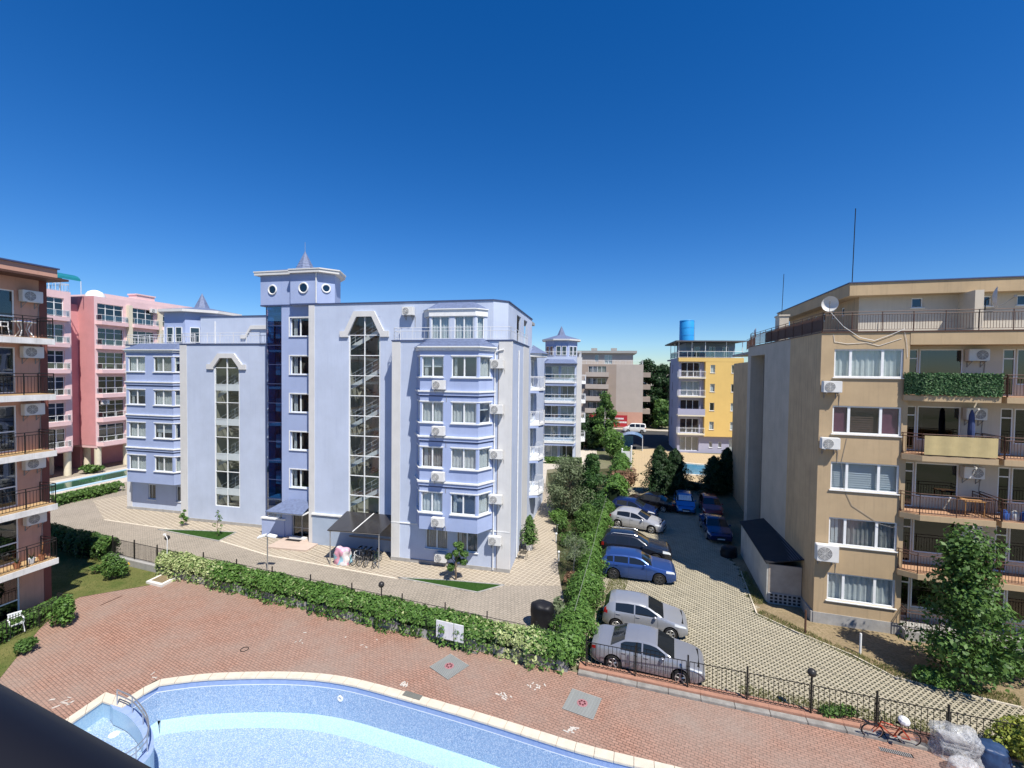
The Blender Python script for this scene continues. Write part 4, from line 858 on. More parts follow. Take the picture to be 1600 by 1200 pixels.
# side facing the parking
sd = lambda y: -0.6*y/13.4
def side(y0, y1, z0, z1, m, nm='side_wall', x=0.0): wall(GB, face((sd(y1)+x,y1),(sd(y0)+x,y0)), 0, math.hypot(y1-y0, sd(y1)-sd(y0)), z0, z1, (), m, name=nm)
side(0, 4.25, 0.56, 14.6, BEIGES); side(4.25, 9.1, 0.0, 14.6, GREYR); side(9.1, 12.6, 13.9, 14.6, GREYR); side(12.6, 13.4, 0, 14.6, GREYR)
b = MB(); b.box(-0.02+sd(2), 0.15, 0, 4.25, 0, 0.56); b.build('plinth', CONC, GB)
side(9.1, 12.6, 0, 13.9, BEIGES, 'recess_wall', 1.1)
wall(GB, face((sd(9.1)+1.1,9.1),(sd(9.1),9.1)), 0, 1.1, 0, 13.9, (), BEIGES); wall(GB, face((sd(12.6),12.6),(sd(12.6)+1.1,12.6)), 0, 1.1, 0, 13.9, (), GREYR)
b = MB(); b.poly([(sd(9),9.1,13.9),(sd(12.6),12.6,13.9),(1.1,12.6,13.9),(1.1,9.1,13.9)]); b.build('recess_soffit', GREYR, GB)
FRC = face((sd(12.6)+1.1,12.6),(sd(9.1)+1.1,9.1))
for k in range(5): window(GB, FRC, 1.0, 2.4, 1.3+SG*k, 2.5+SG*k, 1, rec=-0.04, gm=DARKG, curtain='bare', sill=False, rnd=rg)
wall(GB, face((0.6,26),(0.35,13.4)), 0, 12.6, 0, 13.6, (), BEIGES, name='side_wall'); wall(GB, face((0.35,13.4),(-0.6,13.4)), 0, 0.95, 0, 14.6, (), GREYR)
b = MB(); b.prism([(0.02,0.02),(19.98,0.02),(19.98,14),(0.4,25.9),(0.4,13.4),(-0.57,13.38)], 14.3, 14.5); b.build('terrace_floor', CONC, GB)
b = MB(FF); b.box(-0.02, 20, -0.12, 0.05, 14.603, 14.66); b.build('parapet_cap', BROWNM, GB); b = MB(face((sd(13.4),13.4),(0,0))); b.box(0, 13.4, -0.12, 0.04, 14.603, 14.66); b.build('parapet_cap', BROWNM, GB)
cur = [(0.4,19),(0.2,15.2),(-0.3,14.1),(-0.5,13.2)]
railing(GB, cur+[(sd(8)+0.05,8),(0.06,0.08),(10,0.08),(19.9,0.08)], 14.66, 0.95, BROWNM, bars=0.11, r=0.012, rails=(0.0,0.13), name='terrace_railing', post_r=0.02)
PANEL = mat('brown_screen', (0.17,0.11,0.09), 0.8, 0.15, 2)
b = MB(face((sd(9.5)+0.12,9.5),(0.12,0.1))); b.box(0.1, 9.3, -0.012, 0.0, 14.72, 15.45); b.build('railing_screen', PANEL, GB)
# penthouse and its overhanging roof
FPH = face((2.65,2.9),(20,2.9)); ph = [(2.35,2.85,16.1,16.62),(4.5,5.7,16.1,16.62),(6.7,7.9,16.1,16.62),(9.5,10.7,16.1,16.62)]
wall(GB, FPH, 0, FPH.L, 14.5, 16.75, ph, CREAMR, 0.14)
for h in ph: window(GB, FPH, *h, 2 if h[1]-h[0] > 0.7 else 1, rec=0.08, gm=DARKG, curtain='bare', rnd=rg)
fph2 = face((2.45,14.2),(2.65,2.9)); p2 = [(1.0+1.35*k,1.45+1.35*k,15.95,16.45) for k in range(7)]
wall(GB, fph2, 0, fph2.L, 14.5, 16.75, p2, BEIGES, 0.14)
for h in p2: window(GB, fph2, *h, 1, rec=0.08, gm=DARKG, curtain='bare', sill=False, rnd=rg)
b = MB(FPH); b.box(0.9, 16, 0.0, 0.03, 14.66, 15.35); b.build('white_dado', CREAMR, GB)
for x in (7.0, 12.5):
    b = MB(FPH); b.box(x-2.65, x-2.3, -0.1, 1.2, 14.5, 16.75); b.build('dividing_wall', CREAMR, GB)
b = MB(); b.prism([(1.99,2.32),(20.3,2.32),(20.3,14.5),(1.75,14.9)], 16.75, 17.4); b.build('roof_fascia', BEIGE, GB)
b = MB(); b.prism([(1.95,2.27),(20.3,2.27),(20.3,14.5),(1.70,14.95)], 17.403, 17.46); b.build('roof_edge', NAVYTRIM, GB)
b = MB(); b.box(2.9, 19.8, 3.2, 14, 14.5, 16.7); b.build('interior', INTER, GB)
b = MB(); b.box(0.05, 0.6, 7.6, 8.6, 14.5, 16.35); b.box(0.0,0.65,7.55,8.65,16.35,16.45); b.build('chimney', CREAMR, GB)
b = MB(); b.tube((0.3,8.1,16.4),(0.36,8.1,19.2),0.018,5); b.build('antenna_mast', BLACKM, GB)
b = MB(); b.tube((2.15,2.5,17.4),(2.2,2.5,21.4),0.022,5); b.build('antenna_mast', BLACKM, GB)
# screens and clutter on the balconies
def dish(T, s, d, z, label, M, r=0.42, az=0.0, parent=None):
    o = thing('satellite_dish', label, 'satellite dish', group='satellite dishes'); p = Vector(T(s,d,z)); o.matrix_world = M @ Matrix.Translation(p) @ Matrix.Rotation(az,4,'Z')
    b = MB(); n = 18; rings = []
    for j in range(5):
        rr = r*j/4; yy = -0.16*(1-(j/4)**2); rings.append([(rr*math.cos(2*math.pi*k/n), yy*-1-0.2, rr*math.sin(2*math.pi*k/n)*1.08) for k in range(n)])
    for A, B in zip(rings, rings[1:]):
        for k in range(n): b.poly([A[k],A[(k+1)%n],B[(k+1)%n],B[k]])
    b.build('reflector', mat('dish_grey',(0.62,0.61,0.58),0.5,0.08), o, smooth=True)
    b = MB(); b.tube((0,-0.2,-r*1.05),(0,-0.75,-0.02),0.014,5); b.box(-0.04,0.04,-0.80,-0.70,-0.06,0.05); b.build('feed_arm', ACB, o)
    b = MB(); b.path([(0,0.0,0),(0,0.16,-0.1),(0,0.16,-0.55)],0.02,6); b.build('bracket', BLACKM, o)
    return o
dish(FF, 0.30, 0.05, 16.0, 'round satellite dish at the railing corner of the beige roof terrace', GBM, 0.35, R(-20))
dish(FF, 6.55, 0.1, 16.1, 'tilted satellite dish facing right on the railing before the penthouse windows', GBM, 0.45, R(60))
dish(face((0.2,15.0),(-0.3,14)), 0.2, 0.1, 15.9, 'small satellite dish at the rounded far end of the beige roof terrace', GBM, 0.36, R(80))
for (k, nm_) in ((4,'top'),(3,'second')):
    ac_unit(FF, 0.42, 1.25+SG*k-0.75, 'white air conditioner under the corner window of the beige building, %s floor' % ('top' if k == 4 else 'second highest'), world=GBM)
ac_unit(FF, 0.42, 3.30, 'large white air conditioner low on the corner of the beige building', w=0.95, h=0.82, d=0.34, world=GBM)
for k in (4,3,2,1):
    z = 0.45+SG*k+1.65
    ac_unit(FR_, 3.0, z, 'white air conditioner on the recessed balcony wall, %s balcony of the beige building' % ['','lowest','third','second','top'][k], fan=1, world=GBM)
for k in (3,1): ac_unit(FRC, 2.9, 0.45+SG*k+0.9, 'white air conditioner in the shaded side recess, %s' % ('upper one' if k == 3 else 'lower one'), world=GBM)
# ivy screen and cloth screens hung on the railings
IVYS = leaf_mat('plastic_ivy', (0.03,0.10,0.03), (0.16,0.26,0.12), 0.5, 0.1)
zz = 0.45+SG*4; ivs = thing('ivy_screen', 'green artificial ivy screen on the top balcony railing of the beige building', 'screen')
ivs.matrix_world = GBM
b = MB(); b.box(3.46,3.49,-0.1,0.9,zz+0.05,zz+1.02); b.prism([(3.44,-0.10),(4.02,-0.52),(6.86,-0.52),(6.86,-0.49),(4.03,-0.49),(3.47,-0.08)], zz+0.04, zz+1.02); b.build('backing', mat('dark_green_net',(0.02,0.05,0.02),0.9,0.2), ivs)
b = MB(); rr_ = random.Random(3)
F1_ = face((3.44,-0.10),(4.02,-0.52)); F2_ = face((4.02,-0.52),(6.86,-0.52))
for n in range(2600):
    T = F1_ if rr_.random() < 0.2 else F2_; s = rr_.uniform(0, T.L); z = zz+rr_.uniform(0.02,1.06); a = rr_.uniform(0,6.28); l = rr_.uniform(0.03,0.06); d = rr_.uniform(0.01,0.06)
    c, sn = math.cos(a)*l, math.sin(a)*l; t = rr_.uniform(-0.03,0.03); b.T = T
    b.poly([(s-c,d,z-sn),(s+sn*0.6,d+0.02+t,z-c*0.6),(s+c,d,z+sn),(s-sn*0.6,d+0.02-t,z+c*0.6)])
o = link('leaves', b.mesh('leaves'), IVYS, ivs); o['kind'] = 'stuff'
zz = 0.45+SG*3; cs = thing('balcony_screen', 'yellowish cloth screen stretched along a railing of the beige building', 'screen'); cs.matrix_world = GBM
b = MB(); n = 30
for k in range(n):
    xa, xb = 4.1+2.7*k/n, 4.1+2.7*(k+1)/n; f = lambda x: -0.52-0.012*math.sin(x*9); b.hexa([(xa,f(xa),zz+0.06),(xb,f(xb),zz+0.06),(xb,f(xb)+0.012,zz+0.06),(xa,f(xa)+0.012,zz+0.06),(xa,f(xa),zz+0.94),(xb,f(xb),zz+0.94),(xb,f(xb)+0.012,zz+0.94),(xa,f(xa)+0.012,zz+0.94)])
b.build('cloth', mat('straw_cloth',(0.50,0.40,0.20),0.9,0.1,3), cs)
um = thing('folded_parasol', 'folded navy and white parasol standing on the balcony behind the cloth screen', 'parasol'); um.matrix_world = GBM @ Matrix.Translation((6.1,0.0,zz+0.02))
b = MB(); b.lathe([(0.03,0.5),(0.11,0.75),(0.13,1.2),(0.10,1.9),(0.03,2.15)],(0,0,0),10); b.build('canopy', mat('navy_cloth',(0.05,0.07,0.16),0.8,0.15), um); b = MB(); b.tube((0,0,0),(0,0,2.2),0.02,6); b.build('pole', STEEL, um)
tw = thing('towel', 'yellow towel drying on the second balcony railing of the beige building', 'towel'); tw.matrix_world = GBM
b = MB(); z2 = 0.45+SG*2; b.box(7.9,8.5,-0.5,-0.46,z2+0.35,z2+1.02); b.build('cloth', mat('yellow_cloth',(0.62,0.48,0.18),0.9,0.1), tw)
tb = thing('wooden_table', 'small wooden table on the second balcony of the beige building', 'table'); tb.matrix_world = GBM @ Matrix.Translation((6.3,0.2,z2+0.02))
b = MB(); b.box(-0.4,0.4,-0.35,0.35,0.70,0.74); b.build('table_top', mat('orange_wood',(0.45,0.24,0.09),0.6,0.2,4), tb)
for sx in (-0.35,0.35):
    for sy in (-0.3,0.3): m = MB(); m.box(sx-0.02,sx+0.02,sy-0.02,sy+0.02,0,0.70); m.build('leg', MATS['orange_wood'], tb)
# shed against the side
SH = thing('shed', 'low concrete shed with black sheet roof against the beige building', 'shed', GBo, R(-16.4))
SHW = mat('shed_render', (0.46,0.45,0.41), 0.9, 0.18, 1.0, 0.3, 40, streak=0.3)
F1 = face((-1.72,8.2),(-1.72,1.45)); b = MB(); 
for k in range(4): b.box(-1.78,-1.70,1.45+1.69*k+0.012,1.45+1.69*(k+1)-0.012,0.05,2.2)
b.build('side_panels', SHW, SH)
b = MB(); b.box(-1.70,-0.10,1.45,1.55,0.6,2.15); b.build('front_wall', mat('shed_front',(0.40,0.335,0.27),0.9,0.2,1.2), SH)
b = MB(); b.box(-1.70,-0.10,1.40,1.62,0.0,0.6); b.build('block_base', CONC, SH)
b = MB()
for i in range(7):
    for j in range(3): b.box(-1.6+0.22*i,-1.47+0.22*i,1.385,1.41,0.08+0.18*j,0.19+0.18*j)
b.build('vent_blocks', RUBBER, SH)
b = MB(); b.hexa([(-1.86,1.3,2.2),(-0.05,1.3,2.62),(-0.25,8.4,2.62),(-1.86,8.4,2.2),(-1.86,1.3,2.26),(-0.05,1.3,2.68),(-0.25,8.4,2.68),(-1.86,8.4,2.26)]); b.build('roof', mat('black_felt',(0.02,0.02,0.022),0.7,0.25,2), SH)
for k in range(6):
    b = MB(); y = 1.4+0.12*k; b.hexa([(-0.75+0.12*k,1.3,2.47+0.03*k),(-0.69+0.12*k,1.3,2.48+0.03*k),(-0.69+0.1*k,8.3,2.49+0.03*k),(-0.75+0.1*k,8.3,2.48+0.03*k),(-0.75+0.12*k,1.3,2.52+0.03*k),(-0.69+0.12*k,1.3,2.53+0.03*k),(-0.69+0.1*k,8.3,2.54+0.03*k),(-0.75+0.1*k,8.3,2.53+0.03*k)]); b.build('roof_batten', mat('slate_sheet',(0.07,0.08,0.10),0.5,0.2), SH)
# ------------------------------------------------------------------ salmon building on the left edge
SALM = mat('salmon_render', (0.56,0.32,0.235), 0.85, 0.10, 0.9, 0.25, 50, streak=0.2)
SALD = mat('dark_red_render', (0.20,0.075,0.06), 0.85, 0.12, 1.0)
EDGE = mat('white_slab_edge', (0.66,0.65,0.62), 0.8, 0.18, 2.0, streak=0.4, dirt=(0.35,0.33,0.3))
LBo = (-24.5,23.5,0); LB = thing('apartment_building', 'salmon brown apartment building with white edged balconies at the left edge', 'building', LBo, R(-12.5))
LBM = Matrix.Translation(LBo) @ Matrix.Rotation(R(-12.5), 4, 'Z')
FLW = face((1.0,-12),(1.0,-0.5)); zs = [0.1,2.92,5.66,8.33,11.13,13.85]; hs = []
for z in zs:
    for y in (-4.15,-8.2): hs.append((y+12, y+12+2.4, z+0.05, z+2.25))
wall(LB, FLW, 0, 11.2, 0, 16.75, hs, SALM, 0.12)
for h in hs: window(LB, FLW, *h, 2, rec=0.07, gm=GLASSD, sill=False, transom=h[2]+0.95, curtain=rg.choice(['sheer','grey','blind']), name='balcony_door', rnd=rg)
b = MB(FLW); b.box(11.2, 11.5, -0.3, 0.02, 0, 16.75); b.build('corner_pier', SALD, LB)
wall(LB, face((1.0,-0.5),(-9,-0.5)), 0, 10, 0, 16.75, (), SALD); wall(LB, face((-9,-12),(1,-12)), 0, 10, 0, 16.75, (), SALM)
b = MB(); b.box(-9, 0.2, -11.8, -0.7, 0.1, 16.5); b.build('interior', INTER, LB)
for i, z in enumerate(zs[1:]):
    for (ya, yb) in ((-5.6,-0.85),(-11.2,-5.9)):
        b = MB(); b.box(1.0,2.1,ya,yb,z-0.30,z-0.02); b.build('balcony_slab', EDGE, LB); b = MB(); b.box(1.0,2.06,ya+0.03,yb-0.03,z-0.019,z); b.build('balcony_floor', mat('ochre_tile',(0.45,0.30,0.15),0.7,0.15,3), LB)
        railing(LB, [(1.03,yb-0.06),(2.05,yb-0.06),(2.05,ya+0.06),(1.03,ya+0.06)], z, 1.0, BLACKM, bars=0.125, r=0.012, rails=(0.0,0.14), name='balcony_railing')
b = MB(); b.box(-9.3,2.2,-12.4,-0.3,16.75,16.85); b.build('eave', BROWNM, LB); b = MB(); b.box(-9.2,1.6,-12.3,-0.4,16.853,17.35); b.build('roof_fascia', SALM, LB); b = MB(); b.box(-9.25,1.7,-12.35,-0.35,17.353,17.42); b.build('roof_edge', NAVYTRIM, LB)
railing(LB, [(1.9,-0.8),(2.6,-0.8),(2.6,-5.5)], 0.05, 1.0, BLACKM, bars=0.14, name='garden_railing')
for i, k in enumerate((5,4,3,2,1)):
    ac_unit(FLW, 10.75, zs[k]+1.75, 'white air conditioner on the salmon building wall, %s balcony from the top' % ['first','second','third','fourth','fifth'][i], fan=-1, world=LBM)
# plastic furniture and pots on its balconies
def lbthing(nm, label, cat, x, y, z, rz=0.0, group=None):
    o = thing(nm, label, cat, group=group); o.matrix_world = LBM @ Matrix.Translation((x,y,z)) @ Matrix.Rotation(rz,4,'Z'); return o
def plastic_chair(o):
    b = MB(); b.box(-0.22,0.22,-0.22,0.22,0.42,0.45); b.build('seat', WHITE, o)
    b = MB()
    for k in range(5): b.box(-0.22+0.09*k,-0.16+0.09*k,0.20,0.23,0.45,0.85)
    b.box(-0.23,0.23,0.19,0.235,0.82,0.88); b.build('backrest', WHITE, o)
    for sx in (-1,1):
        for sy in (-1,1): m = MB(); m.tube((sx*0.24,sy*0.24,0),(sx*0.20,sy*0.20,0.43),0.02,6); m.build('leg', WHITE, o)
        m = MB(); m.box(sx*0.23-0.025,sx*0.23+0.025,-0.2,0.22,0.62,0.65); m.tube((sx*0.23,-0.19,0.43),(sx*0.23,-0.19,0.63),0.018,5); m.build('armrest', WHITE, o)
t = lbthing('plastic_table', 'white plastic table with crossed legs on the top left balcony', 'table', 1.6, -1.75, zs[5]+0.02)
b = MB(); b.lathe([(0.40,0.68),(0.42,0.69),(0.42,0.72),(0.38,0.725)],(0,0,0),18); b.build('table_top', WHITE, t)
for k in range(4):
    a = math.pi/2*k+0.6; m = MB(); m.path([(0.34*math.cos(a),0.34*math.sin(a),0),(0.14*math.cos(a),0.14*math.sin(a),0.35),(0.28*math.cos(a),0.28*math.sin(a),0.68)],0.025,6); m.build('leg', WHITE, t)
bx = lbthing('blue_tray', 'blue tray lying on the white plastic balcony table', 'tray', 1.6, -1.75, zs[5]+0.748); b = MB(); b.box(-0.2,0.2,-0.14,0.14,0,0.012); b.box(-0.2,0.2,-0.15,-0.135,0.012,0.05); b.box(-0.2,0.2,0.135,0.15,0.012,0.05); b.build('tray', mat('blue_plastic',(0.04,0.10,0.35),0.5,0.1), bx)
plastic_chair(lbthing('plastic_chair', 'white plastic chair beside the table on the top left balcony', 'chair', 1.5, -2.6, zs[5]+0.02, R(180)))
plastic_chair(lbthing('plastic_chair', 'white plastic chair on the ground terrace behind the low hedge', 'chair', 2.2, -2.6, 0.1, R(70)))
TERR = mat('terracotta_pot', (0.38,0.16,0.08), 0.8, 0.15)
for i, (y, z) in enumerate(((-1.35,zs[1]),(-1.75,zs[1]),(-2.3,zs[1]))):
    p = lbthing('flower_pot', ['tall brown pot with cane on the lowest left balcony','white flower pot beside the cane on the lowest left balcony','wooden planter on the lowest left balcony'][i], 'flower pot', 1.8, y, z+0.005, group='pots on the lowest balcony')
    b = MB(); b.lathe([(0.09,0),(0.14,0.26),(0.15,0.28),(0.13,0.28),(0.12,0.22)],(0,0,0),12); b.build('pot', [TERR,WHITE,TERR][i], p)
    if i == 0: m = MB(); m.tube((0,0,0.2),(0.06,0.02,0.95),0.02,5); m.build('cane', mat('cane_wood',(0.30,0.14,0.06),0.8,0.2), p)
    else:
        m = MB()
        for k in range(14): a = k*0.9; m.tube((0,0,0.25),(0.12*math.cos(a),0.12*math.sin(a),0.42+0.05*(k%3)),0.012,4,0.003)
        m.build('leaves', GRASSD, p)

cbl = thing('hanging_cable', 'white cables looping down from the dish over the beige facade', 'cable'); cbl.matrix_world = GBM
b = MB(); b.path([(0.35,-0.03,15.6),(0.9,-0.04,14.9),(1.6,-0.05,14.35),(2.2,-0.05,14.2),(2.9,-0.05,14.5),(3.4,-0.06,14.75)],0.012,5); b.path([(0.5,-0.02,14.5),(0.55,-0.02,14.15),(1.1,-0.02,14.05),(1.9,-0.02,14.1),(2.4,-0.02,13.95),(3.3,-0.02,14.3)],0.009,5); b.path([(3.4,-0.03,14.6),(3.5,-0.03,14.1),(3.55,-0.03,13.4)],0.009,5); b.build('cable', SILLW, cbl)
cb2 = thing('hanging_cable', 'thin cable sagging between the second and fourth floor corner windows', 'cable'); cb2.matrix_world = GBM
b = MB(); b.path([(1.2,-0.02,9.4),(1.0,-0.02,8.2),(1.15,-0.02,6.9),(1.5,-0.02,6.1),(2.1,-0.02,5.7),(2.7,-0.02,5.3),(3.2,-0.02,5.2),(3.5,-0.02,5.35)],0.009,5); b.build('cable', ACB, cb2)
for i, (x, col) in enumerate(((7.35,(0.05,0.14,0.45)),(7.7,(0.62,0.62,0.60)),(8.05,(0.04,0.10,0.35)))):
    o = thing('plastic_canister', ['blue canister on the right second balcony of the beige building','white canister between the two blue ones on the balcony','dark blue canister beside the drying towel'][i], 'canister', group='canisters on the balcony'); o.matrix_world = GBM @ Matrix.Translation((x,-0.15,0.45+SG*2+0.02)); b = MB(); b.lathe([(0.13,0),(0.15,0.03),(0.15,0.32),(0.10,0.40),(0.05,0.42),(0.05,0.46)],(0,0,0),14); b.build('canister', mat('canister_%d'%i,col,0.4,0.08), o, smooth=True)
# ------------------------------------------------------------------ pink hotel
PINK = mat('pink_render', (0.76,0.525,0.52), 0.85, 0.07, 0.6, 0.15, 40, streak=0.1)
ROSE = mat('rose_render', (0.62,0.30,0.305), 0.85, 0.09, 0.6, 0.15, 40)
CREAMC = mat('cream_column', (0.66,0.60,0.46), 0.7, 0.08)
pkl = Vector((-54.3,12.3)); rot = R(-12.5); pw = Vector((-0.018,27.487))+Vector((pkl.x*math.cos(rot)-pkl.y*math.sin(rot), pkl.x*math.sin(rot)+pkl.y*math.cos(rot)))
PK = thing('hotel_building', 'pink hotel with rounded glass balconies on cream columns', 'building', (pw.x,pw.y,0), rot)
PKM = Matrix.Translation((pw.x,pw.y,0)) @ Matrix.Rotation(rot,4,'Z')
rp = random.Random(21); LV = [3.1+2.93*k for k in range(6)]; PT = 20.9
def pink_face(F, L, cols, m, zt=PT):
    hs = []
    for z in LV:
        for (a, c) in cols: hs.append((a, c, z+0.25, z+2.35))
    wall(PK, F, 0, L, 3.0, zt, hs, m, 0.25)
    for h in hs: window(PK, F, *h, 3, rec=0.2, transom=h[3]-0.55, sill=False, gm=GLASSD, curtain=rp.choice(['sheer','half','grey']), name='balcony_window', rnd=rp)
    for k, z in enumerate(LV):
        for (a, c) in cols:
            o = MB(F); o.prism([(a-0.25,-0.02),(c+0.25,-0.02),(c+0.2,0.55),(a-0.05,0.75)][::-1] if False else [(a-0.25,0.0),(a-0.05,0.75),(c+0.2,0.55),(c+0.25,0.0)], z-0.2, z+0.25); o.build('balcony_front', PINK, PK)
            pts = [F(a-0.2,0.05,0)[:2], F(a-0.02,0.70,0)[:2], F(c+0.17,0.50,0)[:2], F(c+0.2,0.05,0)[:2]]
            railing(PK, pts, z+0.25, 0.72, RAILW, bars=0, r=0.018, rails=(0.0,), name='balcony_railing', gl=GLASSR)
pink_face(face((0,-9),(0,0)), 9, [(5.9,8.35),(1.5,4.2)], PINK)
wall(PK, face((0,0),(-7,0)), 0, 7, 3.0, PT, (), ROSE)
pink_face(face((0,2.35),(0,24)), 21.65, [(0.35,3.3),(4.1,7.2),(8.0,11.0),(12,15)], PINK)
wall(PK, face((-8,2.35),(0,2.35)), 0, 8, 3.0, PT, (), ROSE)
for s in (3.62, 7.55, 11.4):
    b = MB(face((0,2.35),(0,24))); b.box(s, s+0.42, 0, 0.5, 3.2, PT-0.6); b.build('pilaster', CREAMC, PK)
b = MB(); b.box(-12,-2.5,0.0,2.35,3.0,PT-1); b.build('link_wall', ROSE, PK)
for (y0,y1) in ((-9,0),(2.35,24)):
    b = MB(); b.box(-12,-0.01,y0+0.02,y1-0.02,2.7,3.0); b.build('first_slab', PINK, PK); b = MB(); b.box(-11.9,-0.1,y0+0.1,y1-0.1,PT-0.4,PT-0.1); b.build('flat_roof', CONC, PK)
    b = MB(); b.box(-11.9,-0.9,y0+0.3,y1-0.3,3.1,PT-0.5); b.build('interior', INTER, PK)
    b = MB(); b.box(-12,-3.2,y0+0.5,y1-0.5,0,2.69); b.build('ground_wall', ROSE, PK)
for (x, y) in ((-0.3,-0.35),(-0.3,-3.2),(-2.6,-0.6),(-0.3,2.75),(-2.8,3.3),(-0.3,6.0),(-0.3,9.5),(-0.3,13),(-0.3,-6.5)):
    b = MB(); b.lathe([(0.34,0),(0.34,2.7)],(x,y,0),16); b.build('column', CREAMC, PK, smooth=True)
b = MB(); b.box(-6,-5.0,-2,-0.6,PT-0.1,PT+1.1); b.box(-6.1,-4.9,-2.1,-0.5,PT+1.1,PT+1.25); b.build('chimney', PINK, PK)
b = MB(); b.box(-3.6,-2.2,9.0,11.4,PT-0.1,PT+1.3); b.box(-3.7,-2.1,8.9,11.5,PT+1.3,PT+1.45); b.build('chimney', PINK, PK)
b = MB(); b.box(-11,-2.0,5,22,PT-0.1,PT+0.75); b.build('roof_room', PINK, PK)
railing(PK, [(-0.1,-8.9),(-0.1,-0.1),(-7,-0.1)], PT, 0.9, RAILW, bars=0.3, r=0.015, name='roof_railing')
# barrel awning on the roof
b = MB(); n = 8
for k in range(n):
    a0, a1 = math.pi*k/n, math.pi*(k+1)/n
    for y0,y1 in ((-4.5,1.7),): b.poly([(-2.6-1.6*math.cos(a0),y0,PT+1.6+0.8*math.sin(a0)),(-2.6-1.6*math.cos(a1),y0,PT+1.6+0.8*math.sin(a1)),(-2.6-1.6*math.cos(a1),y1,PT+1.6+0.8*math.sin(a1)),(-2.6-1.6*math.cos(a0),y1,PT+1.6+0.8*math.sin(a0))])
b.build('barrel_awning', mat('teal_sheet',(0.02,0.18,0.22),0.3,0.1), PK)
b = MB()
for y in (-4.5,-1.4,1.7):
    for x in (-4.2,-1.0): b.tube((x,y,PT-0.1),(x,y,PT+1.6),0.04,5)
b.build('awning_frame', RAILW, PK)
b = MB(); b.lathe([(1.0,0),(0.95,0.4),(0.7,0.8),(0.3,1.0),(0.02,1.05)],(-1.6,3.6,PT-0.1),14); b.build('white_dome', WHITE, PK, smooth=True)
ac_unit(face((0,2.35),(0,24)), 6.9, LV[5]+2.0, 'small white air conditioner by the top window of the pink hotel', world=PKM); ac_unit(face((0,2.35),(0,24)), 0.9, LV[1]+1.9, 'small white air conditioner by a low window of the pink hotel', world=PKM)
# hotel pool and terrace
hp_ = [PKM @ Vector(p) for p in ((1.2,-12,0),(1.2,26,0),(9.0,26,0),(9.0,-12,0))]
sheet('hotel_terrace', [(p.x,p.y) for p in hp_], 0.0, PALEP)
hp_ = [PKM @ Vector(p) for p in ((3.0,-9,0),(3.0,22,0),(6.6,22,0),(6.6,-9,0))]
WATER = mat('green_water', (0.03,0.10,0.06), 0.08, 0.2, 0.6, spec=0.6); 
sheet('hotel_pool_water', [(p.x,p.y) for p in hp_], 0.03, WATER)
kerb([(p.x,p.y) for p in hp_]+[(hp_[0].x,hp_[0].y)], 0.4, 0.10, 'hotel_pool_edge', mat('pale_blue_tile',(0.40,0.58,0.72),0.4,0.1))
# ------------------------------------------------------------------ far buildings
def simple_building(label, x, y, rz, name='apartment_building'):
    o = thing(name, label, 'building', (x,y,0), rz); return o, Matrix.Translation((x,y,0)) @ Matrix.Rotation(rz,4,'Z')
# second blue block with spire
F2, F2M = simple_building('distant pale blue block with glazed balconies and pointed turret roof', 4.35, 63.0, R(-6))
rf = random.Random(4)
def stack(parent, F, cols, zs_, h0, h1, ncol, cur=('sheer','grey','none','half'), gm=None, rec=0.08, sill=True, fm=None):
    for z in zs_:
        for (a, c) in cols: window(parent, F, a, c, z+h0, z+h1, ncol, rec=rec, curtain=rf.choice(cur), rnd=rf, gm=gm, sill=sill, fm=fm)
Ff = face((0,0),(5.4,0)); zf = [ST*k for k in range(1,5)]; hh = [(0.3,2.2,z+0.55,z+2.2) for z in zf]+[(2.5,4.4,z+0.55,z+2.2) for z in zf]+[(0.4,2.2,0.3,2.2),(2.5,4.3,0.3,2.2)]
wall(F2, Ff, 0, 5.4, 0, 14.6, hh, BLUE, 0.14)
for h in hh: window(F2, Ff, *h, 2, curtain=rf.choice(['sheer','grey','none']), rnd=rf, sill=False)
pilaster(F2, Ff, 4.7, 5.4, 0, 14.6)
for z in zf:
    pl = [(0.1,0.0),(0.3,-0.9),(4.4,-0.9),(4.65,0.0)]; b = MB(); b.prism(pl, z-0.15, z+0.1); b.build('balcony_slab', SILLW, F2); b = MB(); b.prism([(x,y*0.9) for x,y in pl], z-0.5, z-0.153); b.build('slab_band', BLUE2, F2)
    railing(F2, pl, z+0.1, 0.95, RAILW, bars=0, r=0.02, rails=(0.0,0.5), name='balcony_railing', gl=GLASSR)
b = MB(); b.prism([(-0.1,0.0),(0.2,-1.1),(4.5,-1.1),(4.8,0.0)], 13.7, 14.3, [(0.5,0.0),(0.9,-0.1),(3.9,-0.1),(4.2,0.0)]); b.build('balcony_roof', ROOFB, F2)
wall(F2, face((5.4,0),(5.4,13)), 0, 13, 0, 14.6, (), BLUE); wall(F2, face((0,13),(0,0)), 0, 13, 0, 14.6, (), BLUE2)
for z in zf:
    b = MB(); b.prism([(5.4,2),(6.1,2.4),(6.1,4.6),(5.4,5)], z-0.3, z+0.1); b.build('balcony_slab', SILLW, F2); railing(F2, [(5.45,2),(6.1,2.4),(6.1,4.6),(5.45,5)], z+0.1, 0.9, RAILW, bars=0.2, name='balcony_railing')
b = MB(); b.box(0.1,5.3,0.1,13,14.2,14.5); b.build('flat_roof', CONC, F2); b = MB(); b.box(0.2,5.2,0.9,12.8,0.1,14.2); b.build('interior', INTER, F2)
c2 = Vector((2.5,3.4)); O2 = [tuple(c2+Vector((2.5*math.cos(math.pi*k/4+0.39),2.5*math.sin(math.pi*k/4+0.39)))) for k in range(8)]
b = MB(); b.prism(O2, 14.5, 17.0); b.build('turret_wall', BLUE2, F2)
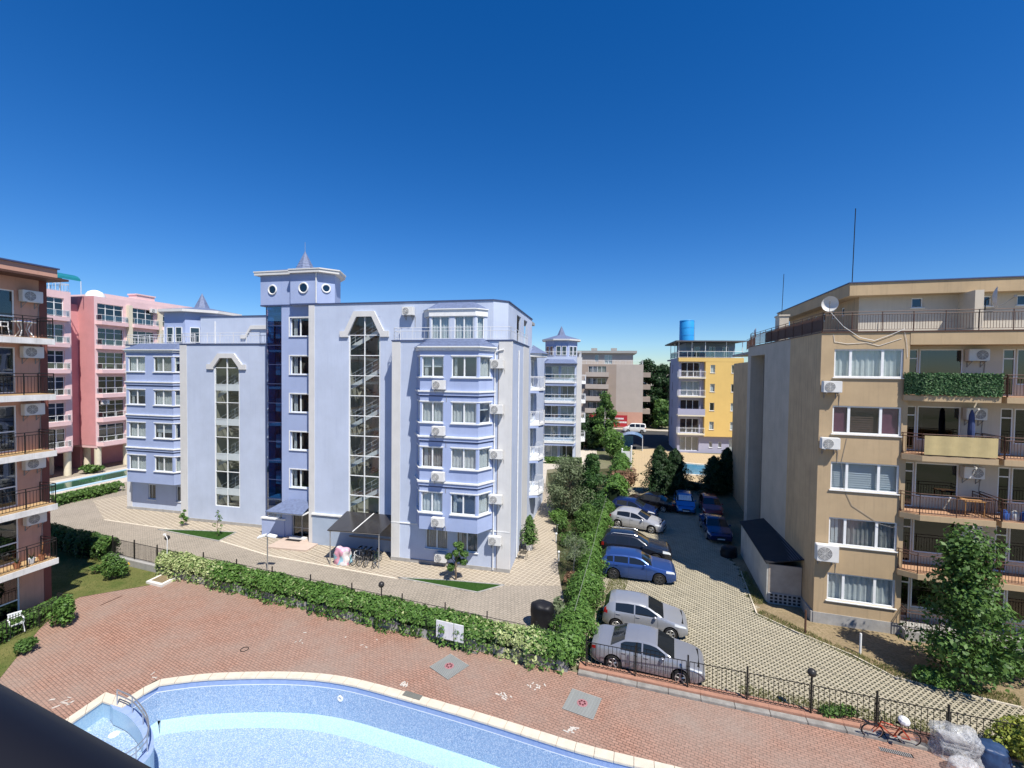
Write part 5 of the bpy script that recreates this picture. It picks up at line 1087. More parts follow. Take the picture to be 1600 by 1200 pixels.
for i in (4,5,6):
    T = face(O2[i],O2[i+1])
    for s in (0.25,1.05): window(F2, T, s, s+0.65, 14.9, 16.2, 1, rec=-0.06, curtain='bare', sill=False, gm=GLASSD, rnd=rf)
b = MB(); b.prism([tuple(c2+(Vector(p)-c2)*1.2) for p in O2], 17.0, 17.2); b.build('turret_eave', STRIP, F2); b = MB(); b.prism([tuple(c2+(Vector(p)-c2)*1.18) for p in O2], 17.203, 17.9, [tuple(c2+(Vector(p)-c2)*0.25) for p in O2]); b.build('turret_roof', ROOFB, F2)
b = MB(); b.cone([tuple(c2+(Vector(p)-c2)*0.28) for p in O2], 17.8, (c2.x,c2.y,19.3)); b.build('spire', ROOFB, F2)
railing(F2, [(0.1,8),(0.1,0.1),(5.3,0.1),(5.3,8)], 14.6, 0.8, RAILW, bars=0.3, name='terrace_railing')
# grey-beige block
TAUPE = mat('taupe_render', (0.46,0.40,0.345), 0.85, 0.08, 0.5, streak=0.12); TAUPED = mat('brown_render', (0.36,0.29,0.235), 0.85, 0.08, 0.5)
F3, F3M = simple_building('distant taupe apartment block with flat eaves and a blank gable wall', 17.0, 103.5, R(-12))
Fa, Fb = face((-5,0),(6.9,0)), face((6.9,0),(12.8,0.0)); zt_ = [3.5+2.75*k for k in range(4)]
hh = [(5.6,9.6,z+0.1,z+2.2) for z in zt_]
wall(F3, Fa, 0, 11.9, 0, 14.4, hh, TAUPED, 0.14); wall(F3, Fb, 0, 5.9, 0, 14.4, (), TAUPE)
for h in hh: window(F3, Fa, *h, 4, curtain=rf.choice(['sheer','grey','none']), rnd=rf, sill=False)
for z in zt_:
    b = MB(Fa); b.box(5.0,10.2,0.0,1.3,z-0.2,z+0.0); b.box(5.0,10.2,1.15,1.3,z+0.003,z+0.85); b.build('balcony', TAUPE, F3)
    b = MB(Fb); b.box(5.9,7.5,-2.4,0.0,z-0.2,z+0.9); b.build('balcony', TAUPED, F3)
b = MB(Fb); b.box(0.02,5.88,0,0.02,0.3,3.6); b.build('salmon_base', SALM, F3)
wall(F3, face((12.8,0),(12.8,12)), 0, 12, 0, 14.4, (), TAUPED)
b = MB(); b.box(-5,12.8,0.05,12,14.1,14.38); b.build('terrace_floor', CONC, F3); b = MB(); b.box(-4.9,12.7,0.9,11.9,0,14.1); b.build('interior', INTER, F3)
Fc = face((-5,1.6),(10.6,1.6)); hh = [(7.0,7.8,15.0,16.6),(9.2,10.9,14.5,16.6)]
wall(F3, Fc, 0, 15.6, 14.3, 17.0, hh, TAUPE)
for h in hh: window(F3, Fc, *h, 1 if h[1]-h[0] < 1 else 2, rnd=rf, sill=False)
b = MB(); b.box(-4.9,10.5,2.2,12,14.4,16.9); b.build('interior', INTER, F3)
b = MB(); b.box(-5.6,11.4,0.9,12.5,17.0,17.55); b.build('flat_eave', mat('grey_fascia',(0.34,0.33,0.31),0.8,0.1), F3)
for x in (1.0,5.6): b = MB(); b.box(x,x+1.4,4,5.2,17.55,18.3); b.build('roof_vent', CONC, F3)
railing(F3, [(-4.9,0.1),(12.7,0.1),(12.7,8)], 14.4, 0.9, RAILW, bars=0.3, name='terrace_railing')
# yellow block with rooftop tank
YEL = mat('ochre_yellow_render', (0.66,0.45,0.15), 0.85, 0.06, 0.5, streak=0.08); LILAC = mat('lilac_grey_render', (0.34,0.34,0.44), 0.85, 0.08, 0.5)
F4, F4M = simple_building('yellow apartment block with open roof terrace behind the parking', 26.3, 70.8, R(-5))
Fy = face((3.9,-0.6),(9.6,-0.6)); z4 = [3.1+2.95*k for k in range(4)]
hh = []
for z in z4: hh += [(0.75,1.45,z+0.7,z+1.95),(3.9,4.6,z+0.7,z+1.95)]
wall(F4, Fy, 0, 5.7, 2.7, 15.0, hh, YEL, 0.14)
for h in hh: window(F4, Fy, *h, 1, curtain=rf.choice(['none','sheer']), rnd=rf)
wall(F4, face((3.9,0),(3.9,-0.6)), 0, 0.6, 2.7, 15.0, (), YEL); b = MB(); b.poly([(3.9,-0.6,2.7),(9.6,-0.6,2.7),(9.6,0,2.7),(3.9,0,2.7)]); b.build('overhang_soffit', YEL, F4)
Fg = face((0,0),(3.9,0)); hh = []
for z in z4: hh.append((0.4,3.3,z+0.05,z+2.3))
hh.append((0.4,3.3,0.3,2.5))
wall(F4, Fg, 0, 3.9, 0, 15.0, hh, LILAC, 0.3)
for h in hh: window(F4, Fg, *h, 3, rec=0.28, curtain=rf.choice(['grey','sheer','brown']), rnd=rf, sill=False)
for k, z in enumerate(z4):
    b = MB(Fg); b.box(-0.2,3.9,0.0,0.9,z-0.2,z); b.build('balcony_slab', CREAMC, F4)
    if k == 1: b = MB(Fg); b.box(-0.2,3.9,0.85,0.9,z,z+0.95); b.build('balcony_panel', LILAC, F4)
    else: railing(F4, [(-0.15,-0.05),(-0.15,-0.85),(3.85,-0.85)], z, 0.95, RAILW, bars=0.16, name='balcony_railing')
b = MB(Fg); b.box(-0.2,9.6,-0.02,0.9 if False else 0.62,14.4,15.0) ; b.build('yellow_band', YEL, F4)
Fl = face((0.8,8),(0,0)); hh = [(2.0,2.7,z+0.6,z+2.0) for z in z4]
wall(F4, Fl, 0, Fl.L, 0, 15.0, hh, LILAC, 0.14)
wall(F4, face((3.9,0.0),(9.6,0.0)), 0, 5.7, 0, 2.7, [(1.0,1.5,0.9,1.8),(2.4,2.9,0.9,1.8),(4.0,4.9,0.05,2.2)], LILAC, 0.14); wall(F4, face((9.6,-0.6),(9.6,12)), 0, 12.6, 0, 15.0, (), YEL)
Fgg = face((3.9,0),(9.6,0)); window(F4, Fgg, 1.0,1.5,0.9,1.8,1, rnd=rf); window(F4, Fgg, 2.4,2.9,0.9,1.8,1, rnd=rf); window(F4, Fgg, 4.0,4.9,0.05,2.2,1, rnd=rf, sill=False, name='glass_door')
b = MB(); b.prism([(0.05,0.35),(9.5,0.35),(9.5,12),(1.2,12),(0.9,8)], 14.7, 14.95); b.build('terrace_floor', CONC, F4); b = MB(); b.prism([(0.3,1.1),(9.4,1.1),(9.4,11.8),(1.6,11.8)], 0.1, 14.5); b.build('interior', INTER, F4)
railing(F4, [(0.75,8),(-0.05,0.0),(3.85,-0.5),(9.5,-0.5)], 15.0, 1.0, RAILW, bars=0, r=0.018, rails=(0.0,), name='terrace_railing', gl=GLASSR)
b = MB(); b.prism([(1.8,2.6),(9.5,2.6),(9.5,11),(2.6,11)], 14.95, 17.5); b.build('penthouse', mat('slate_blue_render',(0.24,0.30,0.38),0.8,0.1,0.6), F4)
Fpt = face((1.8,2.6),(9.5,2.6))
for s in (1.2,3.6,5.7): window(F4, Fpt, s, s+1.0, 15.1, 16.9, 1, rec=-0.05, gm=GLASSD, curtain='bare', sill=False, rnd=rf)
b = MB(); b.prism([(-0.7,-0.7),(9.8,-0.9),(9.8,11.5),(0.6,11.5),(0.2,8)], 17.5, 17.68); b.build('roof_slab', mat('dark_eave',(0.10,0.10,0.11),0.6,0.1), F4)
for p in ((-0.05,0.0),(3.85,-0.45),(7.0,-0.45),(9.4,-0.45),(0.4,4.0),(0.75,7.9),(1.9,-0.2)):
    b = MB(); b.tube((*p,15.0),(*p,17.5),0.05,6); b.build('terrace_post', RAILW, F4)
tk = thing('water_tank', 'tall bright blue cylindrical water tank on the yellow block roof', 'tank'); tk.matrix_world = F4M @ Matrix.Translation((2.4,4.5,17.68))
b = MB(); b.lathe([(1.15,0),(1.15,3.6),(1.12,3.66),(0.02,3.72)],(0,0,0),28); b.build('tank_shell', mat('tank_blue',(0.03,0.30,0.66),0.45,0.08,1.0,streak=0.1), tk, smooth=True)
b = MB(); 
for z in (0.02,1.2,2.4,3.55): b.ring((0,0,z),1.16,0.025,28,5,'z')
b.build('tank_hoop', MATS['tank_blue'], tk); b = MB(); b.tube((1.2,-0.2,0),(1.2,-0.2,3.5),0.03,5); b.tube((1.2,0.2,0),(1.2,0.2,3.5),0.03,5); b.build('ladder', STEEL, tk)
# yard of the yellow block: pool and glazed porch roof
yp = pxs([(1046,722),(1150,731),(1150,748),(1048,740)]); sheet('yard_pool_water', [tuple(p) for p in yp], 0.02, mat('yard_water',(0.05,0.22,0.34),0.1,0.2,0.5,spec=0.5)); kerb([tuple(p) for p in yp]+[tuple(yp[0])], 0.5, 0.12, 'yard_pool_edge', COPING)
PRC = thing('glass_porch', 'arched blue glass canopy over stairs in the sandy yard', 'canopy', (19.4,72.0,0), R(-16))
b = MB(); n = 8
for k in range(n):
    a0, a1 = math.pi*(0.15+0.7*k/n), math.pi*(0.15+0.7*(k+1)/n); b.hexa([(-1.9*math.cos(a0),0,1.5+1.1*math.sin(a0)),(-1.9*math.cos(a1),0,1.5+1.1*math.sin(a1)),(-1.9*math.cos(a1),3.4,1.5+1.1*math.sin(a1)),(-1.9*math.cos(a0),3.4,1.5+1.1*math.sin(a0)),(-1.9*math.cos(a0),0,1.54+1.1*math.sin(a0)),(-1.9*math.cos(a1),0,1.54+1.1*math.sin(a1)),(-1.9*math.cos(a1),3.4,1.54+1.1*math.sin(a1)),(-1.9*math.cos(a0),3.4,1.54+1.1*math.sin(a0))])
b.build('arched_roof', mat('blue_polycarbonate',(0.16,0.30,0.52),0.15,0.08), PRC)
for x in (-1.7,1.7):
    for y in (0.1,3.3): m = MB(); m.tube((x,y,0),(x,y,2.0),0.05,6); m.build('post', RAILW, PRC)
for x in (-1.7,1.7): g = MB(); g.box(x-0.01,x+0.01,0.2,3.2,0.1,1.8); g.build('side_pane', GLASSR, PRC)
g = MB(); g.box(-1.5,0.2,3.3,3.34,0.1,1.9); g.build('blue_poster', mat('poster_blue',(0.08,0.26,0.46),0.5,0.4,3), PRC)
GT = thing('white_gate_post', 'pair of white gate pillars with a white panel in the sandy yard', 'gate', (14.8,57.2,0), R(-16))
for x in (-0.55,0.6): m = MB(); m.box(x-0.09,x+0.09,-0.09,0.09,0,3.0 if x > 0 else 2.6); m.ball((x,0,3.12 if x > 0 else 2.7),0.12,10,6); m.build('pillar', WHITE, GT)
m = MB(); m.box(-0.46,0.51,-0.03,0.03,0.15,2.45); m.build('panel', mat('white_board',(0.70,0.71,0.72),0.6,0.06), GT)
# far low houses beyond the street
for i, (x, y, wdt, h, lab) in enumerate(((30,150,14,14.2,'far white apartment roofline behind the dark trees'),(44,146,9,13.0,'far pale block right of the dark trees'),(16,170,18,13.5,'far grey block beyond the taupe building'))):
    o, M_ = simple_building(lab, x, y, R(-10)); Fz = face((0,0),(wdt,0)); hh = []
    for k in range(4):
        for s in range(int(wdt//3)): hh.append((0.8+3*s,2.2+3*s,1.2+2.9*k,2.7+2.9*k))
    wall(o, Fz, 0, wdt, 0, h, hh, [SILLW,CREAMR,TAUPE][i], 0.15)
    for q in hh: window(o, Fz, *q, 1, gm=GLASSD, curtain='bare', sill=False, rnd=rf)
    wall(o, face((wdt,0),(wdt,10)), 0, 10, 0, h, (), CREAMR); wall(o, face((0,10),(0,0)), 0, 10, 0, h, (), CREAMR); b = MB(); b.box(0.2,wdt-0.2,0.6,10,0.1,h-0.3); b.build('interior', INTER, o); b = MB(); b.box(-0.3,wdt+0.3,-0.3,10.3,h,h+0.4); b.build('roof', CONC, o)
# ------------------------------------------------------------------ vegetation
import numpy as np
RNG = np.random.default_rng(17)
def leafmesh(name, P, size, m, parent=None, up=0.35, asp=0.55, nrm=None, kind=None):
    P = np.asarray(P, float); n = len(P); s = np.broadcast_to(np.asarray(size, float), (n,))*RNG.choice([0.55,0.8,1.0,1.25,1.55], n)*RNG.uniform(0.85, 1.15, n)
    d = RNG.normal(size=(n,3)); 
    if nrm is not None: d = d*0.55+nrm
    d[:,2] += up; d /= np.linalg.norm(d, axis=1)[:,None]
    t = np.cross(d, RNG.normal(size=(n,3))); t /= np.linalg.norm(t, axis=1)[:,None]; q = np.cross(d, t)
    a = t*s[:,None]; c = q*(s*asp)[:,None]; f = d*(s*0.18)[:,None]
    V = np.stack([P-a, P+c-f, P+a, P-c-f], 1).reshape(-1,3)
    me = bpy.data.meshes.new(name); me.vertices.add(4*n); me.vertices.foreach_set('co', V.ravel()); me.loops.add(4*n); me.loops.foreach_set('vertex_index', np.arange(4*n, dtype=np.int32))
    me.polygons.add(n); me.polygons.foreach_set('loop_start', np.arange(0,4*n,4,dtype=np.int32)); me.polygons.foreach_set('loop_total', np.full(n,4,dtype=np.int32)); me.update(); me.validate()
    o = link(name, me, m, parent)
    if kind: o['kind'] = kind
    return o
def blob_points(c, r, n, shell=0.55):
    """points spread in an ellipsoid, denser towards the surface"""
    d = RNG.normal(size=(n,3)); d /= np.linalg.norm(d, axis=1)[:,None]; k = shell+(1-shell)*RNG.random(n)**0.6
    return np.asarray(c)+d*k[:,None]*np.asarray(r), d
LG = leaf_mat('leaf_mid_green', (0.04,0.095,0.02), (0.13,0.23,0.055))
LB_ = leaf_mat('leaf_bright_green', (0.055,0.13,0.025), (0.15,0.27,0.06))
LV_ = leaf_mat('leaf_variegated', (0.22,0.30,0.10), (0.50,0.54,0.26))
LD = leaf_mat('leaf_dark_green', (0.012,0.034,0.012), (0.035,0.075,0.025))
LO = leaf_mat('leaf_olive_grey', (0.085,0.115,0.055), (0.21,0.26,0.145))
LR = leaf_mat('leaf_reddish', (0.14,0.09,0.05), (0.30,0.17,0.11))
LY = leaf_mat('leaf_yellow_green', (0.13,0.19,0.03), (0.42,0.44,0.08))
LF = leaf_mat('fir_needles', (0.02,0.065,0.018), (0.075,0.15,0.04)); BARK = mat('bark', (0.16,0.12,0.085), 0.9, 0.25, 6, 0.6, 20); BARKP = mat('pale_bark', (0.42,0.40,0.36), 0.85, 0.25, 6, 0.4, 20)
CORE = mat('foliage_shade', (0.010,0.022,0.007), 1.0, 0.2, 4)  # solid cores that stop see-through; shade inside the foliage put into their colour
def trunk(parent, h, r, limbs, m=BARK, lean=(0,0), seed=0, name='trunk'):
    rr = random.Random(seed); b = MB(); n = 6; pts = [(lean[0]*k/n+rr.uniform(-0.03,0.03), lean[1]*k/n+rr.uniform(-0.03,0.03), h*k/n) for k in range(n+1)]
    for k in range(n): b.tube(pts[k], pts[k+1], r*(1-0.6*k/n), 8, r*(1-0.6*(k+1)/n))
    for (z, dx, dy, dz) in limbs:
        k = min(n-1, int(z/h*n)); p = pts[k]; q = (p[0]+dx*0.5, p[1]+dy*0.5, z+dz*0.6); e = (p[0]+dx, p[1]+dy, z+dz)
        b.tube((p[0],p[1],z), q, r*0.45, 6, r*0.3); b.tube(q, e, r*0.3, 6, r*0.1)
    return b.build(name, m, parent, smooth=True)
def tree(name, label, loc, h, crown_r, crown_z, m, n, leaf, cat='tree', clumps=26, bark=BARK, tr=0.09, shape='oval', seed=1, group=None, trunk_h=None, asp=0.55):
    o = thing(name, label, cat, (loc[0],loc[1],0), 0, group); rr = np.random.default_rng(seed); R0 = random.Random(seed)
    limbs = []; P = []; D = []
    z0, z1 = crown_z
    for k in range(clumps):
        t = (k+0.5)/clumps; z = z0+(z1-z0)*t
        if shape == 'cone': rad = crown_r*(1-t)**0.8+0.08*crown_r
        elif shape == 'spire': rad = crown_r*(1.15-t)*min(1, 0.55+t*1.6)
        elif shape == 'column': rad = crown_r*min(1.0, 2.6*(1-t))*min(1, 0.65+t*2)
        else: rad = crown_r*math.sqrt(max(0.05, 1-((t-0.45)/0.58)**2))
        a = R0.uniform(0, 6.283); q = rad*R0.uniform(0.35, 0.95) if shape != 'cone' else rad*R0.uniform(0.3,0.8)
        c = (q*math.cos(a), q*math.sin(a), z+R0.uniform(-0.12,0.12)*(z1-z0)*0.5); cr = (0.28+0.28*R0.random())*crown_r*(0.6+0.6*(1-t) if shape == 'cone' else 1.0)
        p, d = blob_points(c, (cr,cr,cr*0.8), n//clumps, 0.35); P.append(p); D.append(d)
        if k % 2 == 0: limbs.append((max(0.3*z0+0.1, c[2]*0.7), c[0]*0.85, c[1]*0.85, c[2]*0.28))
    trunk(o, trunk_h or z1*0.85, tr, limbs, bark, seed=seed)
    leafmesh('crown', np.concatenate(P), leaf, m, o, nrm=np.concatenate(D), asp=asp)
    return o
def shrub(name, label, loc, rx, ry, h, m, n, leaf, cat='shrub', seed=1, clumps=9, group=None, z0=0.0, core=True):
    o = thing(name, label, cat, (loc[0],loc[1],z0), 0, group); R0 = random.Random(seed); P = []; D = []
    for k in range(clumps):
        a = 6.283*k/clumps+R0.uniform(-0.4,0.4); q = R0.uniform(0.15,0.6); c = (rx*q*math.cos(a), ry*q*math.sin(a), h*R0.uniform(0.35,0.72)); p, d = blob_points(c, (rx*0.5,ry*0.5,h*0.33), n//clumps, 0.5); p[:,2] = np.maximum(p[:,2], 0.02); P.append(p); D.append(d)
    b = MB()
    for k in range(5): a = k*1.26; b.tube((0.03*math.cos(a),0.03*math.sin(a),0),(rx*0.5*math.cos(a),ry*0.5*math.sin(a),h*0.6),0.025,5,0.008)
    b.build('stems', BARK, o); leafmesh('foliage', np.concatenate(P), leaf, m, o, nrm=np.concatenate(D)); return o
def hedge(name, label, line, h, wd, m, per_m, leaf, cat='hedge', droop=0.0, core=True, z0=0.0, bump=0.18, seed=2, mats=None, stem=True):
    """line: plan polyline; an uneven leafy band along it"""
    o = thing(name, label, cat, (line[0][0],line[0][1],z0)); x0, y0 = line[0]; rr = np.random.default_rng(seed); P = []; D = []; tot = 0
    for (xa, ya), (xb, yb) in zip(line, line[1:]):
        L = math.hypot(xb-xa, yb-ya); n = int(L*per_m); s = rr.random(n); e = np.array([xb-xa, yb-ya])/L; nn = np.array([e[1], -e[0]])
        th = rr.uniform(-0.25, math.pi+0.25, n); k = 0.72+0.30*rr.random(n)
        u = tot+s*L; amp = 1+bump*(np.sin(u*1.7+seed)+0.6*np.sin(u*4.3+1.3*seed)+0.5*np.sin(u*9.1))
        off = np.cos(th)*wd/2*k*amp; z = (0.42*h+np.sin(th)*h*0.58*k*(0.85+0.15*amp)); z = np.where(np.sin(th) < 0.2, rr.uniform(0.05*h-droop, 0.75*h, n), z)
        p = np.stack([xa-x0+e[0]*s*L+nn[0]*off, ya-y0+e[1]*s*L+nn[1]*off, z], 1); d = np.stack([nn[0]*np.cos(th), nn[1]*np.cos(th), np.sin(th)], 1); P.append(p); D.append(d); tot += L
    P = np.concatenate(P); D = np.concatenate(D)
    if mats:                      # (material, chooser) pairs: parts of different leaf colour
        for nm_, mm, fn in mats:
            k = fn(P[:,0]+x0, P[:,1]+y0)
            if k.any(): leafmesh(nm_, P[k], leaf, mm, o, nrm=D[k])
    else: leafmesh('foliage', P, leaf, m, o, nrm=D)
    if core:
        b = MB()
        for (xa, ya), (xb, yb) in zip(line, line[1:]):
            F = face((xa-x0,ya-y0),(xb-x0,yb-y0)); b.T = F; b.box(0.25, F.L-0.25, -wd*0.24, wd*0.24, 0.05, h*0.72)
        b.build('shade_core', CORE, o)
    return o
def conifer(name, label, loc, h, r, m, n, leaf, seed, group=None):
    o = thing(name, label, 'tree', (loc[0],loc[1],0), 0, group); rr = np.random.default_rng(seed); t = rr.random(n)**0.8; a = rr.uniform(0,6.283,n)
    prof = lambda t: r*np.sqrt(np.clip(t*9,0,1))*np.clip(1.0-t,0,1)**0.62*1.25
    lob = 1+0.20*np.sin(a*4+t*13+seed)+0.16*np.sin(a*7-t*23+seed)+0.12*np.sin(t*41+a*3); k = rr.uniform(0.66,1.14,n)*lob; rad = prof(t)*k
    P = np.stack([rad*np.cos(a), rad*np.sin(a), 0.1+t*h], 1); D = np.stack([np.cos(a), np.sin(a), np.full(n,0.4)], 1)
    leafmesh('crown', P, leaf, m, o, nrm=D, asp=0.35, up=0.8); b = MB(); b.lathe([(max(0.02,float(prof(np.array(q)))*0.70), 0.1+q*h*0.97) for q in (0.01,0.1,0.25,0.4,0.55,0.7,0.85,0.95)],(0,0,0),10); b.build('shade_core', CORE, o, smooth=True)
    b = MB(); b.tube((0,0,0),(0,0,h*0.5),0.12,7,0.06); b.build('trunk', BARK, o); return o
# garden wall with the ivy hedge
GW = thing('garden_wall', 'low grey concrete wall under the ivy hedge beside the red terrace', 'wall')
xs_ = [-40,-33,-26,-19.3,-13,-7,-1.5,2.5]
for a, c in zip(xs_, xs_[1:]):
    b = MB(face((a,WL(a)),(c,WL(c)))); b.box(0.006, b.T.L-0.006, -0.14, 0.14, -0.03, 0.42+random.uniform(-0.02,0.02)); b.build('wall_segment', CONC, GW, bevel=0.012)
hl = [(x, WL(x)+0.12) for x in np.linspace(-21.2,2.4,13)]
_pr = {}
def PALE(x):                      # where the variegated ivy grows: soft-edged stretches
    if 'k' not in _pr: _pr['k'] = RNG.random(len(x))
    q = np.clip((-15.5-x)/3.0,0,1)*0.85+np.exp(-((x-0.2)/1.0)**2)*0.9+0.05*(np.sin(x*2.1)+1)
    return _pr['k'] < q
hedge('ivy_hedge', 'long ivy covered fence hedge between the red terrace and the paved court', hl, 1.38, 1.05, LB_, 1250, 0.070, droop=0.12, seed=5, bump=0.26,
      mats=[('pale_foliage', LV_, lambda x, y: PALE(x)), ('foliage', LB_, lambda x, y: ~PALE(x))])
hedge('leafy_hedge', 'dark leafy hedge on the garden wall behind the left lawn', [(x, WL(x)+0.1) for x in (-38,-34,-30,-25.6)], 1.5, 1.2, LG, 700, 0.08, seed=9)
hedge('ivy_fence', 'bushy ivy overgrown fence between the black cover and the silver cars', [(IV(y)-0.45, y) for y in (19.0,21,23,25,27)], 1.5, 1.4, LB_, 1900, 0.060, seed=12, bump=0.42)
hedge('ivy_fence', 'narrow stretch of ivy fence behind the parked blue and dark cars', [(IV(y)-0.55, y) for y in (27.2,30,33,36,40)], 1.25, 1.05, LB_, 1100, 0.070, seed=13, bump=0.5)
hedge('ivy_fence', 'far end of the overgrown fence behind the fir and shrubs', [(IV(y)+0.1, y) for y in (40.3,45,51,57,62)], 2.3, 1.6, LB_, 480, 0.13, seed=14, bump=0.4)
PBRD = thing('painted_boards', 'two white painted boards showing through a gap in the ivy hedge', 'board')
ca = gnd(676,975,0.8); 
Fp_ = face((-3.30,WL(-3.30)-0.50),(-1.95,WL(-1.95)-0.50))
for a, c in ((0.0,0.86),(0.90,1.36)):
    b = MB(Fp_); b.box(a, c, -0.02, 0.02, 0.42, 1.20); b.build('board', mat('chalky_white',(0.70,0.70,0.70),0.8,0.12,3,streak=0.25), PBRD)
# low hedges
hedge('box_hedge', 'clipped green hedge along the hotel pool', [tuple(p) for p in pxs([(78,792),(188,766)])], 1.0, 1.1, LG, 420, 0.11, seed=15)
hedge('low_hedge', 'low clipped hedge at the bottom left beside the terrace', [tuple(p) for p in pxs([(-60,1040),(10,995),(88,955)])], 0.75, 0.8, LG, 900, 0.06, seed=16)
hedge('low_hedge', 'small clipped hedge in front of the distant blue block', [(4.6,61.2),(9.6,60.7)], 0.9, 0.9, LG, 260, 0.12, seed=18)
# trees
t1 = gnd(1503,1066)
tree('broadleaf_tree', 'leafy green tree in front of the beige building balconies', t1, 6.2, 1.75, (0.6,5.9), LG, 11000, 0.080, clumps=54, seed=3, tr=0.10, shape='spire')
shrub('wild_shrub', 'tangled green undergrowth right of the leafy tree', (20.6,18.5), 1.9, 1.3, 1.2, LG, 3600, 0.07, seed=4)
shrub('wild_shrub', 'low weedy shrub at the foot of the leafy tree', (17.2,17.9), 0.9, 0.7, 0.6, LB_, 1100, 0.06, seed=6)
shrub('golden_shrub', 'yellow green bush at the bottom right corner by the fence', (17.0,14.15), 1.3, 0.95, 1.5, LY, 5200, 0.055, seed=8)
shrub('ground_shrub', 'small green shrub growing through the fence above the red kerb', (11.9,16.0), 0.9, 0.35, 0.45, LG, 900, 0.05, seed=10)
tree('round_tree', 'small round headed tree on the triangular lawn by the blue building', gnd(712,907), 2.3, 0.56, (0.75,2.25), LG, 3000, 0.055, clumps=18, seed=11, tr=0.06)
bt = gnd(895,812)
tree('olive_tree', 'large rounded grey green bush tree in the planting bed', (5.1,38.6), 5.0, 1.9, (0.5,4.7), LO, 12000, 0.10, clumps=44, seed=13, tr=0.12, asp=0.3)
tree('fir_tree', 'dark green fir beside the grey green bush tree', (7.0,38.4), 5.4, 1.7, (0.3,5.4), LF, 11000, 0.12, clumps=40, seed=19, tr=0.10, shape='cone', asp=0.3)
tree('fir_tree', 'low spreading young fir in front of the bush trees', (5.6,33.2), 2.6, 1.3, (0.2,2.6), LG, 4200, 0.09, clumps=24, seed=20, tr=0.06, shape='cone', asp=0.3)
tree('olive_sapling', 'thin pale olive sapling at the near end of the planting bed', gnd(897,897), 2.2, 0.85, (1.1,2.3), LO, 1700, 0.06, clumps=16, seed=22, tr=0.035, bark=BARKP, asp=0.25)
shrub('red_shrub', 'reddish leaved shrub behind the parked navy car', (11.6,46.3), 1.7, 1.3, 2.6, LR, 3200, 0.11, seed=23)
shrub('rose_bush', 'dark rose bush on the left lawn', gnd(178,905), 0.75, 0.7, 1.5, LG, 2600, 0.06, seed=24)
shrub('small_rose', 'thin small rose plant on the left lawn', gnd(150,897), 0.4, 0.35, 0.6, LG, 300, 0.05, seed=25)
shrub('young_shrub', 'bright green shrub at the end of the low hedge', gnd(102,976), 0.6, 0.55, 1.4, LB_, 1800, 0.065, seed=26)
shrub('round_shrub', 'small round shrub on the grass border at the bottom left', gnd(42,1020), 0.42, 0.42, 0.65, LG, 900, 0.05, seed=27)
fl_ = thing('yellow_flowers', 'yellow blooms beside the dark rose bush', 'flowers', gnd(196,897)); b = MB()
for k in range(14): a = k*2.4; b.ball((0.22*math.cos(a)*((k%3)+1)/3,0.22*math.sin(a)*((k%4)+1)/4,0.45+0.05*(k%5)),0.045,6,4)
b.build('blooms', mat('yellow_petals',(0.65,0.42,0.04),0.7,0.2), fl_); b = MB()
for k in range(7): a = k*0.9; b.tube((0,0,0),(0.15*math.cos(a),0.15*math.sin(a),0.5),0.008,4)
b.build('stems', GRASSD, fl_)
for i, (p, h) in enumerate((((288,822),1.3),((340,838),2.0))):
    tree('sapling', ['leafy conical sapling on the lawn wedge by the stair window','nearly bare sapling on the lawn wedge by the stair window'][i], gnd(*p), h, 0.35, (0.3,h), LB_, (500 if i == 0 else 130), 0.06, clumps=10, seed=30+i, tr=0.02, shape='cone' if i == 0 else 'oval')
for i, p in enumerate(((15.2,45.6),(17.0,46.2),(21.2,46.6),(22.9,47.2))):
    conifer('thuja', ['dark thuja left of the light blue car','dark thuja just behind the light blue car','dark thuja behind the red car','dark thuja right of the red car'][i], p, [5.0,4.6,3.8,4.6][i], [1.35,1.4,1.2,1.3][i], LD, 8000, 0.11, 40+i, 'thujas at the end of the parking')
shrub('low_conifer', 'low dark shrubs between the two thuja pairs', (19.2,47.6), 1.6, 0.7, 1.2, LD, 1800, 0.10, seed=45)
tree('birch', 'tall slender birch before the taupe block', (14.9,71.5), 8.4, 1.9, (1.5,8.6), LG, 7000, 0.16, clumps=40, seed=50, tr=0.11, bark=BARKP, shape='column')
tree('broadleaf_tree', 'dense dark tree left of the slender birch', (11.9,73), 5.2, 2.3, (0.3,5.0), LD, 7000, 0.17, clumps=36, seed=51, tr=0.13)
tree('broadleaf_tree', 'dark tree directly behind the slender birch', (14.8,75.5), 5.0, 2.2, (0.3,4.6), LD, 6000, 0.17, clumps=32, seed=52, tr=0.13)
for i, (x, y, h, r, lab) in enumerate(((32.5,106,15.0,3.6,'tall dark tree across the street beside the taupe block'),(36.8,107,14.0,3.3,'tall dark tree across the street left of the yellow block'),(34.0,101.0,6.0,2.2,'lower green tree across the street under the tall ones'))):
    tree('street_tree', lab, (x,y), h, r, (0.8,h), LG if i == 2 else LD, 9000, 0.26, clumps=46, seed=60+i, tr=0.2, group='trees across the street')
shrub('leafy_vine', 'bright green climbing shrub beside the glass canopy', (14.6,64.5), 1.8, 2.6, 4.2, LB_, 4200, 0.15, seed=66, clumps=14)
shrub('hotel_shrub', 'low shrubs between the columns of the pink hotel', (PKM @ Vector((0.9,1.2,0))).to_2d(), 1.2, 1.2, 1.0, LG, 1000, 0.12, seed=67)
shrub('edge_shrub', 'small bright shrub at the edge of the paved court beside the grey bush', (3.9,36.6), 0.8, 0.9, 1.2, LB_, 1300, 0.07, seed=68)
